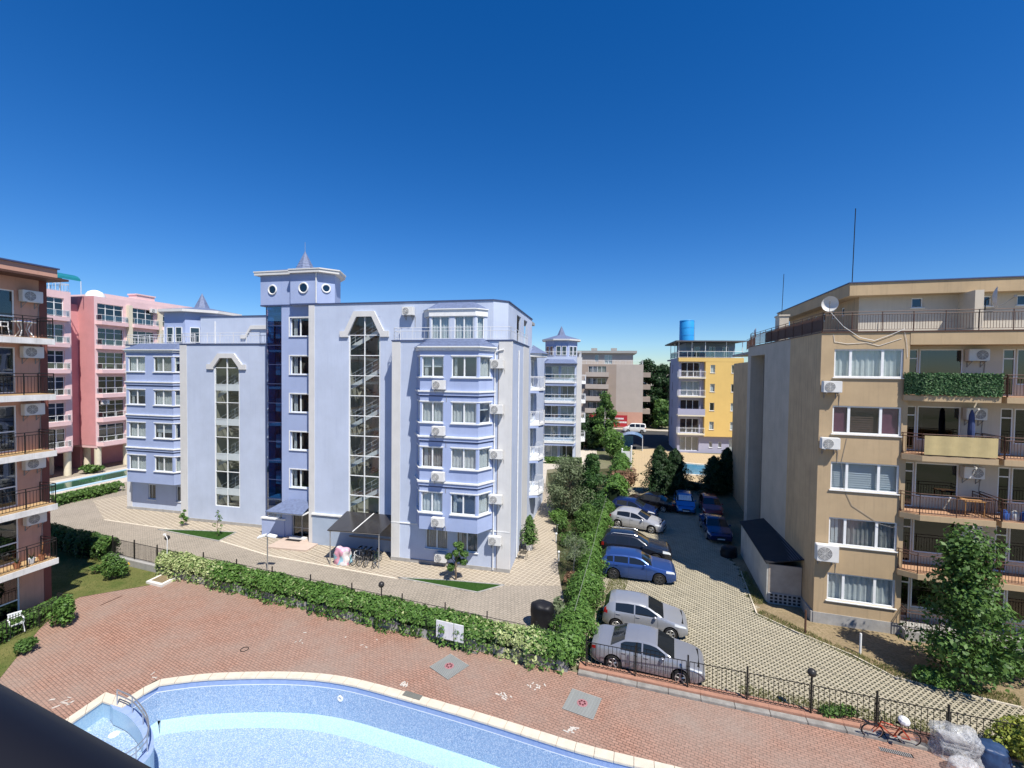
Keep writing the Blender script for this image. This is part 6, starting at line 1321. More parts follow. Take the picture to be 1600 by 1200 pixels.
for i, (x, y) in enumerate(((4.0,34.6),(4.1,32.0),(4.4,29.4))):
    shrub('bed_plant', ['tall leafy plant near the bush tree at the bed edge','middle leafy plant along the bed edge','leafy plant nearest the olive sapling at the bed edge'][i], (x,y), 0.6, 0.8, [1.3,0.9,0.7][i], [LG,LG,LO][i], 900, 0.07, seed=70+i)
for i, (x, y, h) in enumerate(((5.3,30.4,1.6),(6.2,35.6,2.2))):
    shrub('leafy_shrub', ['loose bright shrub leaning on the ivy fence near the blue car','tall loose shrub leaning on the ivy fence near the young fir'][i], (x,y), 0.8, 1.0, h, [LB_,LG][i], 1700, 0.08, seed=83+i, clumps=12)
shrub('dry_shrub', 'withered brown shrub at the near end of the planting bed', gnd(893,915), 0.55, 0.5, 0.8, LR, 700, 0.06, seed=75)
shrub('silver_plant', 'pale silvery plant against the ivy beside the black cover', gnd(873,960), 0.4, 0.9, 0.8, LO, 900, 0.07, seed=76)
shrub('corner_ivy', 'bushy ivy mass where the hedge meets the ivy fence', (2.55,18.8), 0.85, 0.7, 1.5, LB_, 3600, 0.075, cat='ivy', seed=80, clumps=14)
# grass and weeds
def tufts(name, label, polys, n, h, m, seed=0):
    rr = np.random.default_rng(seed); P = []; tot = [abs(sum(p[i][0]*p[(i+1)%len(p)][1]-p[(i+1)%len(p)][0]*p[i][1] for i in range(len(p))))/2 for p in polys]
    for p, a in zip(polys, tot):
        k = int(n*a/sum(tot)); x0, x1 = min(q[0] for q in p), max(q[0] for q in p); y0, y1 = min(q[1] for q in p), max(q[1] for q in p); c = 0
        while c < k:
            q = (rr.uniform(x0,x1), rr.uniform(y0,y1))
            if inside(q, p): P.append((*q, 0.02)); c += 1
    P = np.array(P); n = len(P); d = rr.normal(size=(n,3))*0.35; d[:,2] = 1; hh = h*rr.uniform(0.4,1.2,n); t = np.cross(d, rr.normal(size=(n,3))); t /= np.linalg.norm(t,axis=1)[:,None]; w_ = h*0.09
    V = np.stack([P-t*w_, P+t*w_, P+d*hh[:,None]], 1).reshape(-1,3)
    me = bpy.data.meshes.new(name); me.vertices.add(3*n); me.vertices.foreach_set('co', V.ravel()); me.loops.add(3*n); me.loops.foreach_set('vertex_index', np.arange(3*n,dtype=np.int32)); me.polygons.add(n); me.polygons.foreach_set('loop_start', np.arange(0,3*n,3,dtype=np.int32)); me.polygons.foreach_set('loop_total', np.full(n,3,dtype=np.int32)); me.update(); me.validate()
    return tag(link(name, me, m), label, 'grass', kind='stuff')
LGR = leaf_mat('grass_blade', (0.085,0.125,0.03), (0.23,0.235,0.08), 0.7, 0.3); LGD = leaf_mat('grass_blade_dark', (0.03,0.085,0.015), (0.07,0.14,0.03), 0.7, 0.3); LGY = leaf_mat('weed_blade', (0.09,0.13,0.03), (0.26,0.25,0.09), 0.7, 0.3)
tufts('lawn_grass', 'rough sunlit grass of the left lawns', [lawn, lawn2], 26000, 0.07, LGR, 1)
tufts('clipped_grass', 'short dark green grass on the two small lawns by the blue building', [[tuple(p) for p in tri1],[tuple(p) for p in tri2]], 9000, 0.06, LGD, 2)
tufts('bed_grass', 'dark green grass in the planting bed', [[(3.1,26),(4.0,39),(8.2,39),(5.6,28),(4.4,24)]], 9000, 0.10, LGD, 3)
tufts('weeds', 'yellowish weeds along the fence, ivy and verge of the parking', [[(9.0,17.1),(9.3,17.6),(16,15.6),(15.6,14.9)],[(3.6,19.8),(4.6,20.2),(7.6,27.8),(6.4,27.8)],[(12.7,22.9),(13.4,23.4),(15.2,20.4),(16.6,18.6),(20,17.2),(19.4,16.6),(16,18.1),(14,21.2)],[(13.2,24),(14.0,24),(15,28),(14.5,28)]], 12000, 0.13, LGY, 4)
# ------------------------------------------------------------------ vehicles
def paint(name, col, metal=0.5, rough=0.32): return mat(name, col, rough, 0.03, 2.0, metal=metal, spec=0.5, coat=0.6)
CGL = mat('car_glass', (0.012,0.014,0.016), 0.06, 0.0, spec=0.6); CTRIM = mat('car_black_trim', (0.02,0.02,0.021), 0.55, 0.1); LAMPW = mat('headlamp_lens', (0.62,0.64,0.64), 0.12, 0.05, spec=0.7); LAMPR = mat('tail_lamp_lens', (0.33,0.015,0.015), 0.15, 0.1, spec=0.6)
RIM = mat('alloy_rim', (0.48,0.48,0.47), 0.35, 0.08, metal=0.7); RIMD = mat('dark_rim', (0.10,0.10,0.10), 0.4, 0.1, metal=0.6); PLATE = mat('number_plate', (0.70,0.70,0.67), 0.5, 0.04); UNDER = mat('car_underside', (0.008,0.008,0.008), 0.9, 0.0)
KINDS = dict(
 sedan=dict(L=4.55,W=1.77,ax=(0.98,3.63),wr=0.315,top=[(0,0.62),(0.06,0.90),(0.35,0.99),(0.82,1.02),(1.45,1.37),(2.0,1.43),(2.45,1.42),(2.72,1.37),(3.42,0.99),(4.05,0.87),(4.42,0.78),(4.55,0.64)],belt=(0.93,0.88),win=[(1.28,2.12),(2.18,3.05)],ws=(2.74,3.40),rw=(0.86,1.43)),
 hatch=dict(L=3.92,W=1.69,ax=(0.66,3.15),wr=0.295,top=[(0,0.62),(0.05,0.98),(0.28,1.32),(0.55,1.43),(1.2,1.465),(1.75,1.45),(2.12,1.38),(2.86,1.00),(3.45,0.86),(3.80,0.78),(3.92,0.62)],belt=(0.97,0.88),win=[(0.62,1.48),(1.54,2.55)],ws=(2.14,2.84),rw=(0.07,0.30)),
 focus=dict(L=4.30,W=1.80,ax=(0.80,3.45),wr=0.32,top=[(0,0.62),(0.05,0.98),(0.45,1.30),(0.85,1.44),(1.5,1.48),(2.0,1.45),(2.32,1.38),(3.15,1.00),(3.75,0.86),(4.15,0.78),(4.30,0.64)],belt=(1.02,0.88),win=[(0.72,1.75),(1.81,2.85)],ws=(2.34,3.12),rw=(0.08,0.47)),
 wagon=dict(L=4.42,W=1.80,ax=(0.82,3.46),wr=0.345,top=[(0,0.70),(0.05,1.08),(0.32,1.42),(0.6,1.51),(1.4,1.54),(2.1,1.51),(2.45,1.44),(3.05,1.08),(3.7,0.98),(4.26,0.92),(4.42,0.72)],belt=(1.08,1.00),win=[(0.42,0.78),(0.86,1.66),(1.74,2.72)],ws=(2.47,3.03),rw=(0.08,0.34)),
 suv=dict(L=4.58,W=1.86,ax=(0.88,3.58),wr=0.36,top=[(0,0.75),(0.05,1.10),(0.30,1.55),(0.6,1.67),(1.4,1.71),(2.1,1.68),(2.45,1.60),(3.15,1.17),(3.85,1.06),(4.40,0.97),(4.58,0.78)],belt=(1.14,1.06),win=[(0.42,0.95),(1.03,1.85),(1.93,2.85)],ws=(2.47,3.12),rw=(0.08,0.32)),
 van=dict(L=4.70,W=1.75,ax=(0.85,3.60),wr=0.32,top=[(0,0.75),(0.04,1.35),(0.12,1.82),(0.5,1.93),(2.0,1.96),(2.9,1.93),(3.15,1.84),(3.85,1.22),(4.35,1.02),(4.60,0.88),(4.70,0.70)],belt=(1.15,1.12),win=[(0.25,1.15),(1.23,2.15),(2.25,3.35)],ws=(3.17,3.83),rw=(0.05,0.12)))
def interp(pts, x):
    for (a, b_), (c, d) in zip(pts, pts[1:]):
        if x <= c: t = (x-a)/(c-a); return b_+(d-b_)*t
    return pts[-1][1]
def car_mesh(kind):
    K = KINDS[kind]; L, W = K['L'], K['W']; sm = K['top']
    def top(x): return (interp(sm,x-0.07)+2*interp(sm,x)+interp(sm,x+0.07))/4 if 0.12 < x < L-0.12 else interp(sm,x)
    xs = sorted({round(x,3) for x in [k*0.06 for k in range(int(L/0.06)+1)]+[L, 0.02]+[v for w_ in K['win'] for v in w_]+list(K['ws'])+list(K['rw'])+[a+d*K['wr']*1.18 for a in K['ax'] for d in (-1,-0.97,-0.9,-0.75,-0.5,-0.25,0,0.25,0.5,0.75,0.9,0.97,1)]})
    xs = [x for i, x in enumerate(xs) if i == 0 or x-xs[i-1] > 0.008]
    rows = []
    for x in xs:
        d = min(x, L-x); pf = 1-0.20*max(0, 1-d/0.55)**2; w_ = W/2*pf; bl = K['belt'][0]+(K['belt'][1]-K['belt'][0])*x/L; tp = top(x); zb = 0.21+0.10*max(0,1-d/0.3)
        for a in K['ax']:
            r_ = K['wr']*1.18
            if abs(x-a) <= r_+1e-6: zb = max(zb, K['wr']+math.sqrt(max(0, r_*r_-(x-a)**2)))
        be = min(bl, tp-0.07); gh = max(0, tp-be-0.05); wr_ = 0.95*w_-gh*0.36-0.05
        m1 = max(zb+0.015, 0.36); m2 = max(zb+0.03, 0.55); m3 = max(zb+0.045, 0.55+(be-0.55)*0.62); be_ = max(be, m3+0.01)
        z5 = be_+0.03 if gh > 0.12 else be_+0.3*(tp-be_); z6 = tp-0.11 if gh > 0.22 else be_+0.6*(tp-be_); z6 = max(z6, z5+0.004); z7 = max(tp-0.045, z6+0.003)
        w5 = 0.95*w_-0.012; w6 = w5-(z6-z5)*0.36-0.004; 
        rows.append([(0.93*w_,zb),(0.985*w_,m1),(w_,m2),(0.99*w_,m3),(0.955*w_,be_),(w5,z5),(w6,z6),(w6-0.05,z7),(0.55*w_,tp-0.012),(0.0,tp)])
    groups = {}
    def put(key, q): groups.setdefault(key, []).append(q)
    hl = (L-0.58, L-0.10); tl = (0.0, 0.22)
    for i in range(len(xs)-1):
        xm = (xs[i]+xs[i+1])/2
        for r_ in range(9):
            for sgn in (1,-1):
                q = [(xs[i],sgn*rows[i][r_][0],rows[i][r_][1]),(xs[i+1],sgn*rows[i+1][r_][0],rows[i+1][r_][1]),(xs[i+1],sgn*rows[i+1][r_+1][0],rows[i+1][r_+1][1]),(xs[i],sgn*rows[i][r_+1][0],rows[i][r_+1][1])]
                if sgn > 0: q = q[::-1]
                key = 'body'
                if r_ == 5:
                    for n_, (a, c) in enumerate(K['win']):
                        if a <= xm <= c: key = ('side_window', n_, sgn)
                if r_ in (7,8):
                    if K['ws'][0] <= xm <= K['ws'][1]: key = 'windscreen'
                    if K['rw'][0] <= xm <= K['rw'][1]: key = 'rear_window'
                if r_ == 3 and hl[0] <= xm <= hl[1]: key = ('headlight', sgn)
                if r_ == 3 and tl[0] <= xm <= tl[1]: key = ('tail_light', sgn)
                if kind in ('hatch','wagon','suv','focus') and r_ in (4,5) and xm < 0.20: key = ('tail_light', sgn) if kind == 'hatch' else key
                put(key, q)
    for k, x in ((0,xs[0]),(len(xs)-1,xs[-1])):
        ring = [(x,p[0],p[1]) for p in rows[k]]+[(x,-p[0],p[1]) for p in rows[k][-2::-1]]
        put('body', ring if k else ring[::-1])
    return K, groups, rows, xs
_carcache = {}
def car(label, kind, pm, loc, heading, rim=None, group='cars parked in the yard', name='parked_car', roofbars=False, spare=False):
    o = thing(name, label, 'car' if kind != 'van' else 'van', (loc[0],loc[1],0), heading, group); rim = rim or RIM
    K, G, rows, xs = _carcache.setdefault(kind, car_mesh(kind)); L, W = K['L'], K['W']; ox = -L/2
    for key, quads in G.items():
        nm_ = key if isinstance(key, str) else key[0]; b = MB()
        idx = {}
        for q in quads:
            f = []
            for p in q:
                pk = (round(p[0]+ox,4),round(p[1],4),round(p[2],4))
                if pk not in idx: idx[pk] = len(b.v); b.v.append(pk)
                if not f or f[-1] != idx[pk]: f.append(idx[pk])
            if len(set(f)) > 2: b.f.append(list(dict.fromkeys(f)))
        mm = {'body':pm,'windscreen':CGL,'rear_window':CGL,'side_window':CGL,'headlight':LAMPW,'tail_light':LAMPR}[nm_]
        b.build(nm_, mm, o, smooth=True)
    b = MB(); b.box(ox+0.2,L/2-0.2,-W*0.36,W*0.36,0.20,0.80); b.box(ox+0.05,L/2-0.05,-W*0.28,W*0.28,0.24,0.5); b.build('underbody', UNDER, o)
    for a in K['ax']:
        for sgn in (-1,1):
            y = sgn*(W/2-0.115); r_ = K['wr']; b = MB(); b.lathe([(r_*0.66,-0.10),(r_*0.93,-0.105),(r_,-0.075),(r_,0.075),(r_*0.93,0.105),(r_*0.66,0.10)],(a+ox,y,r_),22,'y'); wl = b.build('wheel', RUBBER, o, smooth=True)
            b = MB(); c = (a+ox, y+sgn*0.095, r_); b.ring(c, r_*0.64, 0.018, 22, 5)
            for k in range(5):
                t = 2*math.pi*k/5+0.3; t2 = t+0.22
                for tt in (t, t2): b.tube(c, (c[0]+r_*0.63*math.cos(tt), c[1]-sgn*0.01, c[2]+r_*0.63*math.sin(tt)), 0.024, 5)
            b.lathe([(0.065,-0.02),(0.065,0.015),(0.02,0.02)],(c[0],c[1],c[2]),10,'y'); b.build('rim', rim, wl); b = MB(); b.lathe([(r_*0.62,-0.004),(r_*0.62,0.004)],(c[0],c[1]-sgn*0.05,c[2]),18,'y'); b.build('brake_disc', RIMD, wl)
    def at(x):                    # row points nearest station
        k = min(range(len(xs)), key=lambda i: abs(xs[i]-x)); return rows[k]
    seams = [w_[0]-0.03 for w_ in K['win']]+[K['win'][-1][1]+0.02]
    for x in seams:
        if any(abs(x-a) < K['wr']*1.2 for a in K['ax']): x += 0.0
        r_ = at(x)
        for sgn in (-1,1):
            b = MB(); b.path([(x+ox,sgn*(p[0]+0.001),p[1]) for p in r_[0:5] if p[1] > 0.3],0.006,4)
            if b.f: b.build('door_seam', CTRIM, o)
    for w_ in K['win'][-2:]:
        r_ = at(w_[0]+0.12)
        for sgn in (-1,1): b = MB(); y = r_[3][0]; b.box(w_[0]+0.04+ox,w_[0]+0.22+ox,sgn*y-0.022,sgn*y+0.022,r_[3][1]+0.06,r_[3][1]+0.09); b.build('door_handle', pm, o)
    x = K['win'][-1][1]-0.10; r_ = at(x)
    for sgn in (-1,1): b = MB(); b.ball((x+ox,sgn*(r_[4][0]+0.09),r_[4][1]+0.08),0.085,10,6,0.75); b.tube((x+ox,sgn*(r_[4][0]-0.02),r_[4][1]+0.02),(x+ox,sgn*(r_[4][0]+0.06),r_[4][1]+0.06),0.025,5); b.build('mirror', pm, o, smooth=True)
    b = MB(); b.box(L/2-0.03,L/2+0.012,-W*0.20,W*0.20,0.47,0.58); b.build('grille', CTRIM, o); b = MB(); b.box(L/2-0.02,L/2+0.02,-W*0.34,W*0.34,0.24,0.36); b.build('lower_intake', CTRIM, o)
    b = MB(); b.box(L/2+0.012,L/2+0.022,-0.25,0.25,0.37,0.46); b.build('number_plate', PLATE, o); b = MB(); b.box(ox-0.015,ox+0.01,-0.25,0.25,0.55,0.66); b.build('number_plate', PLATE, o)
    for xx in (0.03, L-0.03): b = MB(); b.box(xx+ox-0.03,xx+ox+0.03,-W*0.36,W*0.36,0.26,0.34); b.build('bumper_strip', CTRIM, o)
    for sgn in (-1,1): b = MB(); b.box(K['ax'][0]+K['wr']*1.2+ox,K['ax'][1]-K['wr']*1.2+ox,sgn*W*0.495-0.012,sgn*W*0.495+0.012,0.50,0.545); b.build('side_strip', pm, o)
    if roofbars:
        for sgn in (-1,1): b = MB(); z = interp(K['top'],1.5)+0.01; b.path([(0.7+ox,sgn*W*0.33,z-0.06),(0.85+ox,sgn*W*0.33,z+0.02),(2.2+ox,sgn*W*0.33,z+0.01),(2.4+ox,sgn*W*0.33,z-0.06)],0.018,6); b.build('roof_bar', STEEL, o)
    return o
def by_wheels(kind, rw, fw):      # near-side wheel contacts -> centre, heading (near side is the car's right side)
    K = KINDS[kind]; h = (Vector(fw)-Vector(rw)).normalized(); n = Vector((-h.y,h.x)); mid = (Vector(fw)+Vector(rw))/2
    c = mid+n*(K['W']/2-0.1)-h*((K['ax'][0]+K['ax'][1])/2-K['L']/2); return c, math.atan2(h.y,h.x)
SILV = paint('silver_paint', (0.27,0.28,0.31), 0.35, 0.28); SILV2 = paint('silver_grey_paint', (0.33,0.34,0.36), 0.35, 0.30); SILV3 = paint('light_silver_paint', (0.46,0.46,0.47), 0.3, 0.3)
BLUP = paint('metallic_blue_paint', (0.045,0.10,0.30), 0.6, 0.28); CHAR = paint('charcoal_paint', (0.022,0.025,0.034), 0.5, 0.25); NAVY = paint('navy_paint', (0.016,0.03,0.12), 0.5, 0.25); SKYB = paint('bright_blue_paint', (0.03,0.16,0.42), 0.5, 0.28); REDP_ = paint('dark_red_paint', (0.20,0.02,0.025), 0.4, 0.28); BLKP = paint('black_paint', (0.012,0.012,0.016), 0.4, 0.22); WHTP = paint('white_paint', (0.70,0.70,0.67), 0.0, 0.4)
def w2(x, y): return gnd(x, y).to_2d()
c, h = by_wheels('sedan', w2(958,1046), w2(1062,1070)); car('silver sedan nearest the iron fence', 'sedan', SILV, c, h)
c, h = by_wheels('hatch', w2(962,985), w2(1048,1000)); car('small silver hatchback beside the silver sedan', 'hatch', SILV2, c, h)
c, h = by_wheels('wagon', w2(958,905), w2(1030,914)); car('metallic blue five door car with dark wheels in the sun', 'wagon', BLUP, c, h, RIMD)
c2_, h2_ = c, h
v_ = Vector((math.sin(R(16.4)), math.cos(R(16.4)))); u_ = Vector((v_.y,-v_.x))
car('charcoal off road car with roof bars behind the blue car', 'suv', CHAR, Vector(c2_)+v_*2.95+u_*(-0.15), h2_+R(-1), RIMD, roofbars=True)
c, h = by_wheels('focus', w2(964.5,824), w2(1018.5,834)); car('light silver hatchback with its bonnet in the building shadow', 'focus', SILV3, c, h)
c5 = Vector(c); car('navy hatchback parked behind the light silver hatchback', 'hatch', NAVY, c5+v_*3.2-u_*0.3, h+R(1)); car('black saloon with red tail lamps at the end of the left row', 'sedan', BLKP, c5+v_*6.0+u_*1.2, h+R(176))
hc = math.atan2(-v_.y,-v_.x)
p = w2(1072,806); car('bright blue car facing the camera with a sunshade in its windscreen', 'hatch', SKYB, p+v_*2.0, hc)
p = w2(1112,812); car('dark red car half hidden behind the navy car', 'hatch', REDP_, Vector((18.0,40.0)), hc)
p = w2(1124,851); car('dark navy saloon facing the camera in the building shadow', 'sedan', NAVY, p+v_*2.25, hc+R(3))
ss = thing('windscreen_sunshade', 'silvery sunshade behind the windscreen of the bright blue car', 'sunshade'); 
q = w2(1072,806)+v_*1.35; ss.location = (q.x,q.y,0); ss.rotation_euler = (0,0,hc)
b = MB()
for k in range(8): b.hexa([(0.18,-0.56+0.14*k,1.06),(0.18,-0.43+0.14*k,1.06),(0.19,-0.43+0.14*k,1.06),(0.19,-0.56+0.14*k,1.06),(-0.38,-0.52+0.13*k,1.385),(-0.38,-0.40+0.13*k,1.385),(-0.37,-0.40+0.13*k,1.39),(-0.37,-0.52+0.13*k,1.39)])
b.build('foil_panel', mat('foil',(0.70,0.74,0.76),0.4,0.1), ss)
pv_ = gnd(992,676); car('white minivan parked on the far street', 'van', WHTP, (pv_.x,pv_.y+0.5), R(180-14), group='vehicles on the far street', name='parked_van')
BN = thing('red_banner', 'long red banner with white lettering lines behind the parked van', 'banner', (gnd(972,672).x-1.8,gnd(972,672).y+3.2,0), R(-14))
b = MB(); b.box(-5,3.6,-0.03,0.03,0.4,3.0); b.build('cloth', mat('red_cloth',(0.42,0.03,0.04),0.7,0.1), BN)
for k, (a, c, z) in enumerate(((-3.6,2.6,2.05),(-2.6,3.2,1.25))):
    b = MB(); x = a
    rr = random.Random(k)
    while x < c: w_ = rr.uniform(0.12,0.34); b.box(x,x+w_,-0.04,-0.031,z,z+0.36); x += w_+0.09
    o = b.build('lettering', WHITE, BN); o['kind'] = 'stuff'
for x in (-4.9,-0.7,3.5): b = MB(); b.tube((x,0.05,0),(x,0.05,3.05),0.05,6); b.build('post', BLACKM, BN)
# ------------------------------------------------------------------ iron fence on the red kerb
REDK = mat('red_kerb', (0.36,0.19,0.13), 0.85, 0.2, 4, 0.3, 30)
KCON = mat('old_kerb_concrete', (0.27,0.255,0.23), 0.95, 0.35, 3.0, 0.5, 25)
KB = thing('fence_kerb', 'low kerb of red brick over grey concrete under the iron fence', 'kerb')
X0, X1 = 2.9, 22.0; n = 17
for k in range(n):
    a = X0+(X1-X0)*k/n; c = X0+(X1-X0)*(k+1)/n; T = face((a,WL(a)),(c,WL(c)))
    b = MB(T); b.box(0.008, T.L-0.008, -0.10, 0.16, -0.03, 0.10+random.uniform(-0.012,0.012)); b.build('kerb_stone', KCON, KB, bevel=0.012)
    b = MB(T); b.box(0.0, T.L, -0.55, -0.103, -0.03, 0.17); b.build('brick_top', REDK, KB, bevel=0.008)
# the sawn edge of the slabs is covered by a soil strip behind the kerb
_bar = {}
def fence_panel(parent, A, B, z, h, step, r=0.011, m=BLACKM):
    T = face(A, B); L = T.L; b = MB(T)
    for zz in (z+0.10, z+h): b.box(0.06, L-0.06, -0.012, 0.012, zz-0.012, zz+0.012)
    for s in (0.06, L-0.06): b.box(s-0.012, s+0.012, -0.012, 0.012, z+0.10, z+h)
    for s in (0.0, L-0.06):
        for zz in (z+0.25, z+h-0.2): b.box(s, s+0.06, -0.008, 0.008, zz-0.01, zz+0.01)
    p = b.build('panel_frame', m, parent); k = round((L-0.12)/step); key = (round(h,3), r)
    if key not in _bar: q = MB(); q.tube((0,0,0.10),(0,0,h),r,5); _bar[key] = q.mesh('bar'); _bar[key].materials.append(m)
    for i in range(1, k):
        x, y, _ = T(0.06+(L-0.12)*i/k, 0, 0); o = bpy.data.objects.new('bar', _bar[key]); COL.objects.link(o); o.parent = p; o.location = (x,y,z)
FN = thing('iron_fence', 'black iron fence of barred panels along the red kerb', 'fence')
px_f = [3.25,5.15,7.05,9.05,11.05,12.95,14.87,16.8,18.8,20.8]
FY = lambda x: WL(x)+0.30
for a, c in zip(px_f, px_f[1:]):
    fence_panel(FN, (a,FY(a)), (c,FY(c)), 0.15, 1.05, 0.17)
for i, a in enumerate(px_f):
    b = MB(); b.box(a-0.025,a+0.025,FY(a)-0.025,FY(a)+0.025,0.1,1.45); b.build('post', BLACKM, FN)
def globe_lamp(label, x, y, z, h):
    o = thing('globe_lamp', label, 'lamp', (x,y,0), 0, 'garden lamps on the fences'); b = MB(); b.tube((0,0,z),(0,0,z+h),0.03,8); b.build('pole', BLACKM, o); b = MB(); b.ball((0,0,z+h+0.12),0.15,14,8); b.build('globe', mat('dark_globe',(0.03,0.028,0.027),0.35,0.1), o, smooth=True); b = MB(); b.lathe([(0.06,0),(0.05,0.05)],(0,0,z+h-0.02),10); b.build('collar', BLACKM, o)
globe_lamp('black globe lamp on the iron fence before the parking', 11.05, FY(11.05), 0.1, 1.45)
globe_lamp('black globe lamp above the ivy hedge near the triangular lawn', -6.35, WL(-6.35)+0.3, 0.4, 1.35)
globe_lamp('black globe lamp above the pale ivy near the left lawn', -21.0, WL(-21.0)+0.3, 0.4, 1.55)
FN2 = thing('iron_fence', 'short stretch of bare iron fence between the two left hedges', 'fence')
for a, c in ((-25.6,-23.6),(-23.6,-21.6),(-21.6,-19.8)): fence_panel(FN2, (a,WL(a)+0.05), (c,WL(c)+0.05), 0.40, 1.05, 0.11)
for a in (-25.6,-23.6,-21.6): b = MB(); b.box(a-0.025,a+0.025,WL(a)+0.03,WL(a)+0.08,0.40,1.65); b.build('post', BLACKM, FN2)
FN3 = thing('iron_fence', 'iron fence posts and rail poking out above the ivy hedge', 'fence')
for a in (-18,-15.5,-13,-10.5,-8,-5.2,-3,-1,1.2): b = MB(); b.box(a-0.025,a+0.025,WL(a)+0.20,WL(a)+0.25,0.40,1.68); b.build('post', BLACKM, FN3)
xs3 = [-18,-13,-8,-3,2.3]
for a, c in zip(xs3, xs3[1:]): b = MB(); b.tube((a,WL(a)+0.22,1.42),(c,WL(c)+0.22,1.42),0.014,5); b.build('rail', BLACKM, FN3)
IW = thing('fence_wire', 'taut grey wire and rail along the top of the ivy fence', 'wire'); b = MB(); b.path([(IV(y)-0.45,y,1.70) for y in (20,24,28)]+[(IV(y)-0.55,y,1.5) for y in (32,37,40)],0.009,5); b.build('wire', mat('pale_wire',(0.26,0.26,0.24),0.6,0.1), IW)
# ------------------------------------------------------------------ terrace: grates, slots, broken tiles, hose
def grate(label, corners):
    c = sum(corners, Vector((0,0)))/4; e = (corners[1]-corners[0]); L = 1.18; a = math.atan2(e.y,e.x); o = thing('drain_grate', label, 'drain grate', (c.x,c.y,0), a, 'slatted grates in the terrace')
    b = MB(); b.box(-L/2,L/2,-L/2,L/2,0.003,0.008); b.build('tray', mat('grate_shadow',(0.10,0.10,0.095),0.9,0.1), o); nn = 20  # dark sheet under the slats, shade of the gaps put into its colour
    sl_ = MB(); sl_.box(-L/2,L/2,-0.019,0.019,0,0.022); me = sl_.mesh('slat'); me.materials.append(mat('grate_grey',(0.30,0.31,0.29),0.7,0.12,5))
    for k in range(nn): s = bpy.data.objects.new('slat', me); COL.objects.link(s); s.parent = o; s.location = (0,-L/2+L*(k+0.5)/nn,0.009)
    b = MB(); b.lathe([(0.20,0.028),(0.20,0.040),(0.17,0.042)],(0,0,0),24); d = b.build('round_cap', mat('faded_red_plastic',(0.36,0.17,0.18),0.7,0.12), o)
    for k in range(6):
        t = k*math.pi/3; m = MB(); m.lathe([(0.042,0.0425),(0.042,0.048)],(0.105*math.cos(t),0.105*math.sin(t),0),10); m.build('hole', mat('dark_red_hole',(0.09,0.02,0.025),0.8,0.1), d)
grate('grey slatted grate with red round cap, left one near the hedge', [w2(*p) for p in ((680,1040),(705,1057),(723,1042),(700,1028))])
grate('grey slatted grate with red round cap, right one near the cars', [w2(*p) for p in ((880,1108),(932,1127),(938,1090),(890,1077))])
for i, (p, q, lab) in enumerate((((716,1013),(747,1021),'dark drain slot in the terrace near the left grate'),((1374,1170),(1427,1182),'dark drain slot in the terrace beside the red bicycle'),((377,928),(400,934),'dark drain slot in the terrace under the far hedge'))):
    a, c = w2(*p), w2(*q); T = face(a, c); o = thing('drain_slot', lab, 'drain', group='drain slots in the terrace'); b = MB(T); b.box(0,T.L,-0.09,0.09,0.002,0.008); b.build('slot', RUBBER, o); b = MB(T)
    for k in range(int(T.L/0.06)): b.box(0.06*k,0.06*k+0.03,-0.09,0.09,0.009,0.014)
    g_ = b.build('grille', ACB, o); g_['kind'] = 'stuff'
ps = thing('metal_strip', 'thin dark metal strip lying on the upper left of the terrace', 'strip'); b = MB(face(w2(157,946),w2(191,931))); b.box(0,b.T.L,-0.02,0.02,0.003,0.02); b.build('strip', BROWNM, ps)
hz = thing('hose_ring', 'small dark hose ring lying on the terrace', 'hose', gnd(382,1015)); b = MB(); b.ring((0,0,0.02),0.16,0.014,22,5,'z'); b.build('ring', RUBBER, hz)
TILEW = mat('broken_tile', (0.54,0.50,0.44), 0.7, 0.1, 6)
def tiles(label, px, n, spread, seed, group='broken tile heaps on the terrace'):
    rr = random.Random(seed); o = thing('broken_tiles', label, 'tile debris', gnd(*px), 0, group)
    for k in range(n):
        a = rr.uniform(0,6.28); x, y = rr.gauss(0,spread), rr.gauss(0,spread*0.7); l, w_ = rr.uniform(0.04,0.13), rr.uniform(0.015,0.035); z = 0.004+0.012*rr.random()*(n > 8)
        b = MB(); c, s = math.cos(a), math.sin(a); P = [(-l,-w_),(l,-w_*0.7),(l*0.8,w_),(-l*0.7,w_*0.9)]; P = [(x+c*p-s*q, y+s*p+c*q) for p, q in P]; b.prism(P, z, z+0.012); b.build('shard', TILEW, o)
tiles('heap of white broken tiles at the pool edge left of the coping gap', (632,1070), 9, 0.10, 1); tiles('scatter of long white tile shards in the middle of the terrace', (785,1088), 8, 0.13, 2); tiles('white tile shards nearest the right grate', (836,1072), 8, 0.20, 3)
tiles('fan shaped heap of white tiles right of the pool edge', (892,1141), 10, 0.10, 4); tiles('white tile bits near the left corner of the pool', (100,1096), 7, 0.22, 5); tiles('two flat white tile pieces behind the pool edge', (245,1055), 3, 0.22, 6); tiles('few pale tile bits far up the terrace', (570,1008), 4, 0.5, 7); tiles('tiny pale bits by the left grate', (460,1000), 4, 0.6, 8)
